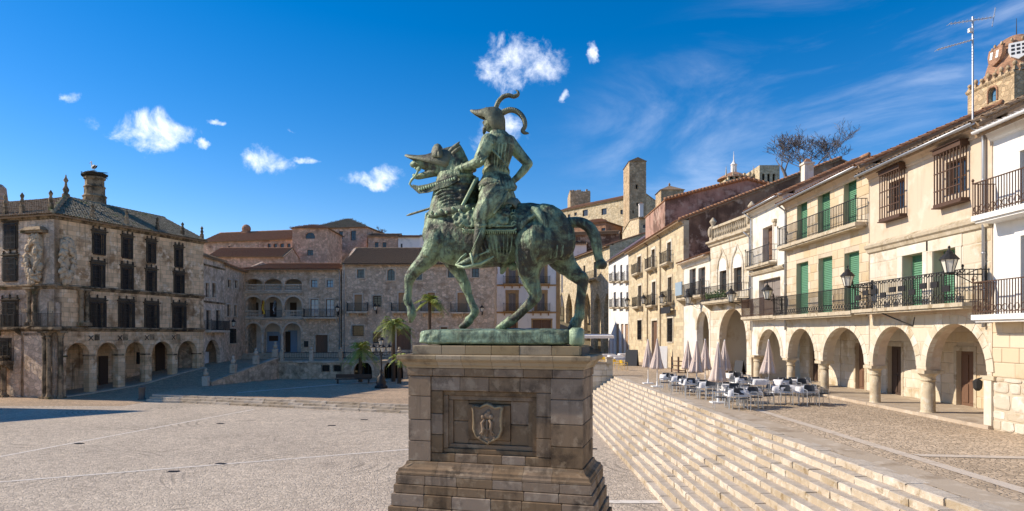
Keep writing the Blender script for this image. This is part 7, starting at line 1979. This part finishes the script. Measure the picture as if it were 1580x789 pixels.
p = on(616, 592, .5); palm(p, at(614, 552, p.y).z - .5, 1.1, 4, 'low young palm half hidden by the pedestal', 20)

# ================================================================== lamps
def lantern_parts(e, z0, k=1.0, x=0.0, y=0.0, parent=None):
    par = parent or e
    m = MB(); R = []
    n = 6
    g = MB(); g.lathe([(.13 * k, z0), (.24 * k, z0 + .42 * k)], n, (x, y, 0)); g.build('lamp_glass', 'lantern_glass', par)
    f = MB()
    for j in range(n):
        a = 2 * PI * j / n; f.tube([(x + .135 * k * math.cos(a), y + .135 * k * math.sin(a), z0), (x + .25 * k * math.cos(a), y + .25 * k * math.sin(a), z0 + .42 * k)], .014 * k, 4)
    f.lathe([(.12 * k, z0 - .05 * k), (.15 * k, z0)], n, (x, y, 0)); f.build('lamp_frame', 'iron', par)
    c = MB(); c.lathe([(.30 * k, z0 + .42 * k), (.30 * k, z0 + .45 * k), (.17 * k, z0 + .6 * k), (.12 * k, z0 + .62 * k), (.12 * k, z0 + .67 * k), (.05 * k, z0 + .73 * k), (.02 * k, z0 + .80 * k), (.05 * k, z0 + .84 * k), (.005, z0 + .9 * k)], n * 2, (x, y, 0)); c.build('lamp_cap', 'iron', par)
def wall_lantern(loc, rz, label, arm=1.1, k=1.0):      # arm points to local -y from the wall at y = 0
    e = empty('wall_lantern', loc, rz, label, 'wall lantern', 'lanterns on wall brackets')
    m = MB(); m.box(-.07, -.05, -.35, .07, -.003, .3); m.tube([(0, -.04, 0), (0, -arm, 0)], .022, 6)
    m.tube([(0, -.04, -.3), (0, -arm * .35, -.28), (0, -arm * .6, -.12), (0, -arm * .8, -.02)], .016, 5); m.tube([(0, -.04, .22), (0, -arm * .25, .14), (0, -arm * .5, .03)], .014, 5)
    m.tube([(0, -arm * .3 + .07 * math.cos(a), -.12 + .07 * math.sin(a)) for a in [2 * PI * q / 8 for q in range(9)]], .012, 4, cap=False)
    m.build('bracket', 'iron', e); lantern_parts(e, .06, k, 0, -arm)
for (X, y, z, lab, arm, k) in ((15, 21.15, 6.98, 'large black lantern over the right end of the long wrought balcony', 1.15, .95), (15, 27.75, 7.02, 'black lantern at the joint of plastered and ashlar houses', 1.05, .95), (15, 36.6, 6.95, 'lantern between the ashlar house and the narrow white house', 1.0, 1.05), (14.85, 41.9, 7.05, 'lantern between narrow white house and parapet house', 1.1, 1.1),
                            (14.25, 50.2, 7.3, 'lantern between the parapet house and the low white house', 1.0, 1.1), (13.95, 57.5, 7.7, 'lantern at the near corner of the long golden house', 1.0, 1.1), (13.75, 65.2, 8.0, 'lantern in the middle of the long golden house front', .9, 1.1), (13.55, 73.2, 8.2, 'farthest lantern on the long golden house front', .9, 1.1)):
    wall_lantern((X, y, z), -PI / 2, lab, arm, k)
for px, py, y, lab in ((523, 482, 80.3, 'lantern at the right corner of the town hall'), (581, 480, 80.0, 'lantern under the barred window of the long brown house'), (744, 482, 80.0, 'lantern on the brown house behind the far foreleg')):
    p = at(px, py, y); wall_lantern((p.x, p.y, p.z), 0, lab, .8, 1.0)
p = at(359, 504, 76); wall_lantern((p.x - .2, p.y - 1, p.z), PI / 2, 'lantern on the plain corner house left of the loggia', .7, 1.0)
# ornate lamp post with five lanterns
p = on(588, 599, .5)
e = empty('lamp_post', (p.x, p.y, .5), 0, 'ornate iron lamp post with a cluster of five lanterns', 'lamp post')
m = MB(); m.lathe([(.55, 0), (.55, .18), (.38, .25), (.45, .5), (.3, .75), (.34, .9), (.15, 1.1), (.11, 1.4), (.15, 1.5), (.08, 1.6), (.07, 3.1), (.12, 3.2), (.05, 3.35), (.05, 3.6)], 12); m.build('post', 'iron', e, True)
for i in range(4):
    a = 2 * PI * i / 4 + .4; m = MB(); c, s_ = math.cos(a), math.sin(a); m.tube([(0, 0, 2.9), (.3 * c, .3 * s_, 2.75), (.6 * c, .6 * s_, 2.85), (.68 * c, .68 * s_, 3.05)], .03, 6); ar_m = m.build('arm', 'iron', e); lantern_parts(e, 3.08, .85, .68 * c, .68 * s_, ar_m)
m = MB(); m.tube([(0, 0, 3.55), (0, 0, 3.62)], .05, 6); lantern_parts(e, 3.65, .9, 0, 0, m.build('arm', 'iron', e))
for x in (-.75, .75):
    pass
b2 = on(545, 592, .5)
e = empty('street_bench', (b2.x, b2.y, .5), .1, 'low dark bench against the retaining wall left of the short palm', 'bench')
m = MB(); m.box(-1.6, -.25, .38, 1.6, .25, .46); m.build('seat', 'wood_dark', e); m = MB(); m.box(-1.6, .2, .5, 1.6, .26, .85); m.build('backrest', 'wood_dark', e)
for x in (-1.4, 1.4): m = MB(); m.box(x - .05, -.25, 0, x + .05, .26, .378); m.build('leg', 'iron', e)

# ================================================================== cafe on the terrace
def make_table(loc, rz, label):
    e = empty('cafe_table', loc, rz, label, 'table', 'cloth covered cafe tables'); r = random.Random(int(loc[0] * 100))
    s_ = .36; m = MB(); R = []
    ring = lambda k, z, f: [((k + f * math.sin(9 * t * 2 * PI / 4 + q)) * x, (k + f * math.cos(7 * t + q)) * y, z + f * .3 * math.sin(5 * t)) for q, (x, y, t) in enumerate(sqr)]
    sqr = []
    for i in range(24):
        t = i / 24 * 4; sd = int(t); u_ = (t - sd) * 2 - 1; x, y = [(u_, -1), (1, u_), (-u_, 1), (-1, -u_)][sd]; sqr.append((x, y, t))
    for k, z, f in ((.02, .752, 0), (s_, .752, 0), (s_ + .015, .74, 0), (s_ + .03, .62, .008), (s_ + .05, .50, .018)): R.append(ring(k, z, f))
    m.rings(R, cap=False); m.build('tablecloth', 'cloth_white', e, True)
    m = MB(); m.box(-s_ + .01, -s_ + .01, .715, s_ - .01, s_ - .01, .742); m.build('table_top', 'paint_white', e)
    for x, y in ((-1, -1), (1, -1), (1, 1), (-1, 1)):
        m = MB(); m.tube([(x * .33, y * .33, .714), (x * .36, y * .36, 0)], .022, 6); m.build('leg', 'aluminium', e)
    return e
def make_chair(seat_m='wicker', frame_m='aluminium'):
    e = empty('cafe_chair', (0, 0, -50), 0)
    m = MB(); m.add([(-.22, -.22, .44), (.22, -.22, .44), (.23, .22, .43), (-.23, .22, .43), (-.22, -.22, .47), (.22, -.22, .47), (.23, .22, .46), (-.23, .22, .46)], [(3, 2, 1, 0), (4, 5, 6, 7), (0, 1, 5, 4), (1, 2, 6, 5), (2, 3, 7, 6), (3, 0, 4, 7)]); m.build('seat', seat_m, e)
    m = MB(); R = []
    for z, y, w_ in ((.58, .235, .21), (.66, .25, .215), (.76, .27, .21), (.84, .285, .17)): R.append([(w_ * t, y + .03 * (t * t) * -1, z) for t in (-1, -.5, 0, .5, 1)] + [(w_ * t, y + .02 - .03 * (t * t), z) for t in (1, .5, 0, -.5, -1)])
    m.rings(R); m.build('backrest', seat_m, e)
    for s_ in (-1, 1):
        m = MB(); m.tube([(s_ * .23, -.22, .64), (s_ * .235, -.23, .44), (s_ * .24, -.25, 0)], .014, 6); m.build('leg', frame_m, e)
        m = MB(); m.tube([(s_ * .2, .29, .86), (s_ * .22, .24, .5), (s_ * .24, .30, 0)], .014, 6); m.build('leg', frame_m, e)
        m = MB(); m.tube([(s_ * .23, -.23, .645), (s_ * .245, 0, .66), (s_ * .225, .25, .65)], .017, 6); m.build('armrest', frame_m, e)
    return e
TAB = [(1031, 579), (1046, 582), (1063.5, 586), (1090, 590.5), (1136, 602), (1156, 600), (1132, 577), (1143, 584), (1171, 586), (1126, 594), (1203, 597), (1222, 596), (1241, 597), (1210, 587), (1231, 586.5)]
tabs = []
for i, (px, py) in enumerate(TAB): tabs.append(on(px, py, TZ + .74))
names = ['farthest left', 'second from left by the stairs', 'third from left by the stairs', 'fourth from left by the stairs', 'nearest the viewer', 'right of the nearest', 'before the big arch', 'in the cafe middle', 'under the lone parasol', 'under the nearest parasol',
         'left of the column trio', 'middle of the column trio', 'beside the arcade column', 'behind the trio on the left', 'behind the trio on the right']
chair0 = make_chair(); first = True; cr = random.Random(12); cn = {}
for i, p in enumerate(tabs):
    rz = cr.uniform(-.15, .15); make_table((p.x, p.y, TZ + .006), rz, 'white clothed cafe table, ' + names[i])
    sides = [(0, 'near side'), (PI / 2, 'right side'), (PI, 'far side'), (-PI / 2, 'left side')]
    use = cr.sample(sides, 4 if i in (3, 4, 9, 12) else 3)
    for a, sd in use:
        # direction from the table: near = -y
        dv = Vector((math.sin(a), -math.cos(a), 0)); c = Vector((p.x, p.y, 0)) + dv * cr.uniform(.62, .74)
        if any((c - Vector((t.x, t.y, 0))).length < .55 for t in tabs): continue
        o = chair0 if first else copy_tree(chair0); first = False
        o.location = (c.x, c.y, TZ + .006); o.rotation_euler = (0, 0, a + PI + cr.uniform(-.3, .3) + PI)
        tag(o, 'dark wicker chair, %s of the table %s' % (sd, names[i]), 'chair', 'dark cafe chairs round the tables')
        o.rotation_euler.z = a + cr.uniform(-.3, .3)
def parasol(loc, label, h=2.55, seed=1, arms=8):
    e = empty('closed_parasol', loc, 0, label, 'parasol', 'closed beige parasols'); r = random.Random(seed); ph = r.uniform(0, 6)
    m = MB(); m.tube([(0, 0, .05), (0, 0, h)], .025, 8); m.build('pole', 'paint_white', e)
    m = MB(); m.box(-.3, -.3, 0, .3, .3, .05); m.lathe([(.06, .05), (.05, .3)], 10); m.build('base', 'paint_white', e)
    fn = lambda a, z: 1 + .26 * math.cos(arms * a + ph + .6 * math.sin(z * 2)) * min(1, (h - z) * 1.2) + .12 * math.sin(3 * a + z * 3 + ph)
    m = MB(); m.lathe([(.025, h + .06), (.05, h), (.09, h - .25), (.14, h - .55), (.19, h - .9), (.25, h - 1.2), (.30, h - 1.45), (.33, h - 1.58 + r.uniform(-.04, .04)), (.20, h - 1.6), (.05, h - 1.3)], 40, fn=fn); m.build('canopy', 'parasol_cloth', e, True)
    m = MB(); m.lathe([(.215, h - 1.02), (.23, h - .96)], 12, fn=lambda a, z: 1.0); m.build('tie', 'parasol_cloth', e)
    m = MB(); m.ell((0, 0, h + .07), .035, .035, .05); m.build('finial', 'paint_white', e)
for i, (px, y, lab) in enumerate(((1000, 40, 'leftmost closed parasol beside the far tables'), (1014, 37.6, 'closed parasol second from the left'), (1061, 39, 'closed parasol third from the left, near the low white house'), (1075, 35, 'closed parasol fourth from the left'), (1088, 37, 'closed parasol just left of the largest one'), (1108, 28.9, 'largest and nearest closed parasol in the cafe'), (1118, 36.5, 'closed parasol just right of the largest one'), (1186, 33.5, 'lone closed parasol in front of the arcade, rightmost'))):
    parasol(((px - CX) / F * y, y, TZ + .004), lab, 2.55 + .05 * math.sin(i * 2.1), i)
# far end of the street: yellow chairs, clothed tables, awning, menu boards
yc = make_chair('yellow_paint', 'yellow_paint'); first = True
for i, (px, y, rz, lab) in enumerate(((919, 66, .5, 'yellow chair farthest left by the pedestal corner'), (931, 62, -.4, 'yellow chair second from left at the head of the stairs'), (952, 56.5, .9, 'yellow chair third from left at the head of the stairs'), (962, 54.5, 2.0, 'yellow chair nearest at the head of the stairs'))):
    o = yc if first else copy_tree(yc); first = False; o.location = ((px - CX) / F * y, y, TZ + .004); o.rotation_euler = (0, 0, rz); tag(o, lab, 'chair', 'yellow chairs at the head of the stairs')
for px, y, lab in ((938, 72, 'clothed table farthest left beyond the yellow chairs'), (950, 68, 'middle clothed table beyond the yellow chairs'), (958, 63, 'long clothed table nearest beyond the yellow chairs'), (965, 74, 'clothed table by the far white house door')):
    o = make_table(((px - CX) / F * y, y, TZ + .004), .1, lab); o.scale = (2.0, 1.2, 1.05)
e = empty('awning', (9.4, 78, TZ), 0, 'long white awning over the far cafe tables right of the pedestal', 'awning')
m = MB(); m.add([(-2.0, -1.4, 2.75), (2.3, -1.4, 2.75), (2.3, 1.4, 2.95), (-2.0, 1.4, 2.95)], [(0, 1, 2, 3)]); m.add([(-2.0, -1.41, 2.45), (2.3, -1.41, 2.45), (2.3, -1.4, 2.75), (-2.0, -1.4, 2.75)], [(0, 1, 2, 3)]); m.build('canvas', 'cloth_white', e)
for x in (-1.9, 2.2):
    for y in (-1.35, 1.35): m = MB(); m.tube([(x, y, 0), (x, y, 2.74 if y < 0 else 2.94)], .035, 6); m.build('post', 'rust_iron', e)
def board(loc, rz, label, w=.6, h=1.15, mat='black_paint'):
    e = empty('menu_board', loc, rz, label, 'menu board', 'menu boards'); m = MB()
    m.add([(-w / 2, -.25, 0), (w / 2, -.25, 0), (w / 2, -.02, h), (-w / 2, -.02, h), (-w / 2, -.22, 0), (w / 2, -.22, 0), (w / 2, .01, h), (-w / 2, .01, h)], [(0, 1, 2, 3), (7, 6, 5, 4), (3, 2, 6, 7), (0, 3, 7, 4), (1, 5, 6, 2)]); m.build('front_panel', mat, e)
    m = MB(); m.add([(-w / 2, .25, 0), (w / 2, .25, 0), (w / 2, .02, h), (-w / 2, .02, h)], [(3, 2, 1, 0), (0, 1, 2, 3)]); m.build('back_panel', mat, e)
y = 44.5; board(((1141 - CX) / F * y, y, TZ + .004), -1.2, 'black menu board standing in the largest arch', .8, 1.2)
y = 62; board(((975 - CX) / F * y, y, TZ + .004), -.6, 'dark board beside the far clothed tables', 1.2, 1.5)
y = 58; board(((1023 - CX) / F * y, y, TZ + .004), -.5, 'white faced menu board by the golden house door', .8, 1.9, 'paint_white')
y = 51.5
e = empty('crate_rack', ((1047 - CX) / F * y, y, TZ), -1.4, 'wooden slatted rack against the golden house wall', 'rack')
for z in (.15, .5, .85):
    for k in range(4): m = MB(); m.box(-.7, -.3 + k * .16, z, .7, -.18 + k * .16, z + .04); m.build('slat', 'wood_brown', e)
for x in (-.66, .66):
    for yy in (-.28, .26): m = MB(); m.box(x - .04, yy - .04, 0, x + .04, yy + .04, 1.2); m.build('post', 'wood_dark', e)
# low stone walls closing the far end of the flight of stairs
e = empty('stair_end_wall', (4.4, 47.3, 0), 0, 'stepped stone wall closing the far end of the stairs', 'wall')
r = random.Random(8)
for (x0, x1, zt) in ((-.1, 1.3, 3.35), (1.3, 2.3, 2.95), (2.3, 2.75, 3.3)):
    z = 0
    while z < zt - .05:
        hh = min(.42, zt - z); x = x0
        while x < x1 - .05:
            L = min(r.uniform(.5, .9), x1 - x); m = bevbox(x + .006, .0, z + .006, x + L - .006, .6, z + hh - .006, .015); m.build('block', 'old_ashlar', e); x += L
        z += hh
for (x0, x1, zt) in ((-.15, 1.32, 3.35), (1.34, 2.3, 2.95), (2.28, 2.8, 3.3)):
    bevbox(x0, -.06, zt + .003, x1, .66, zt + .14, .02).build('coping_stone', 'kerb_stone', e)
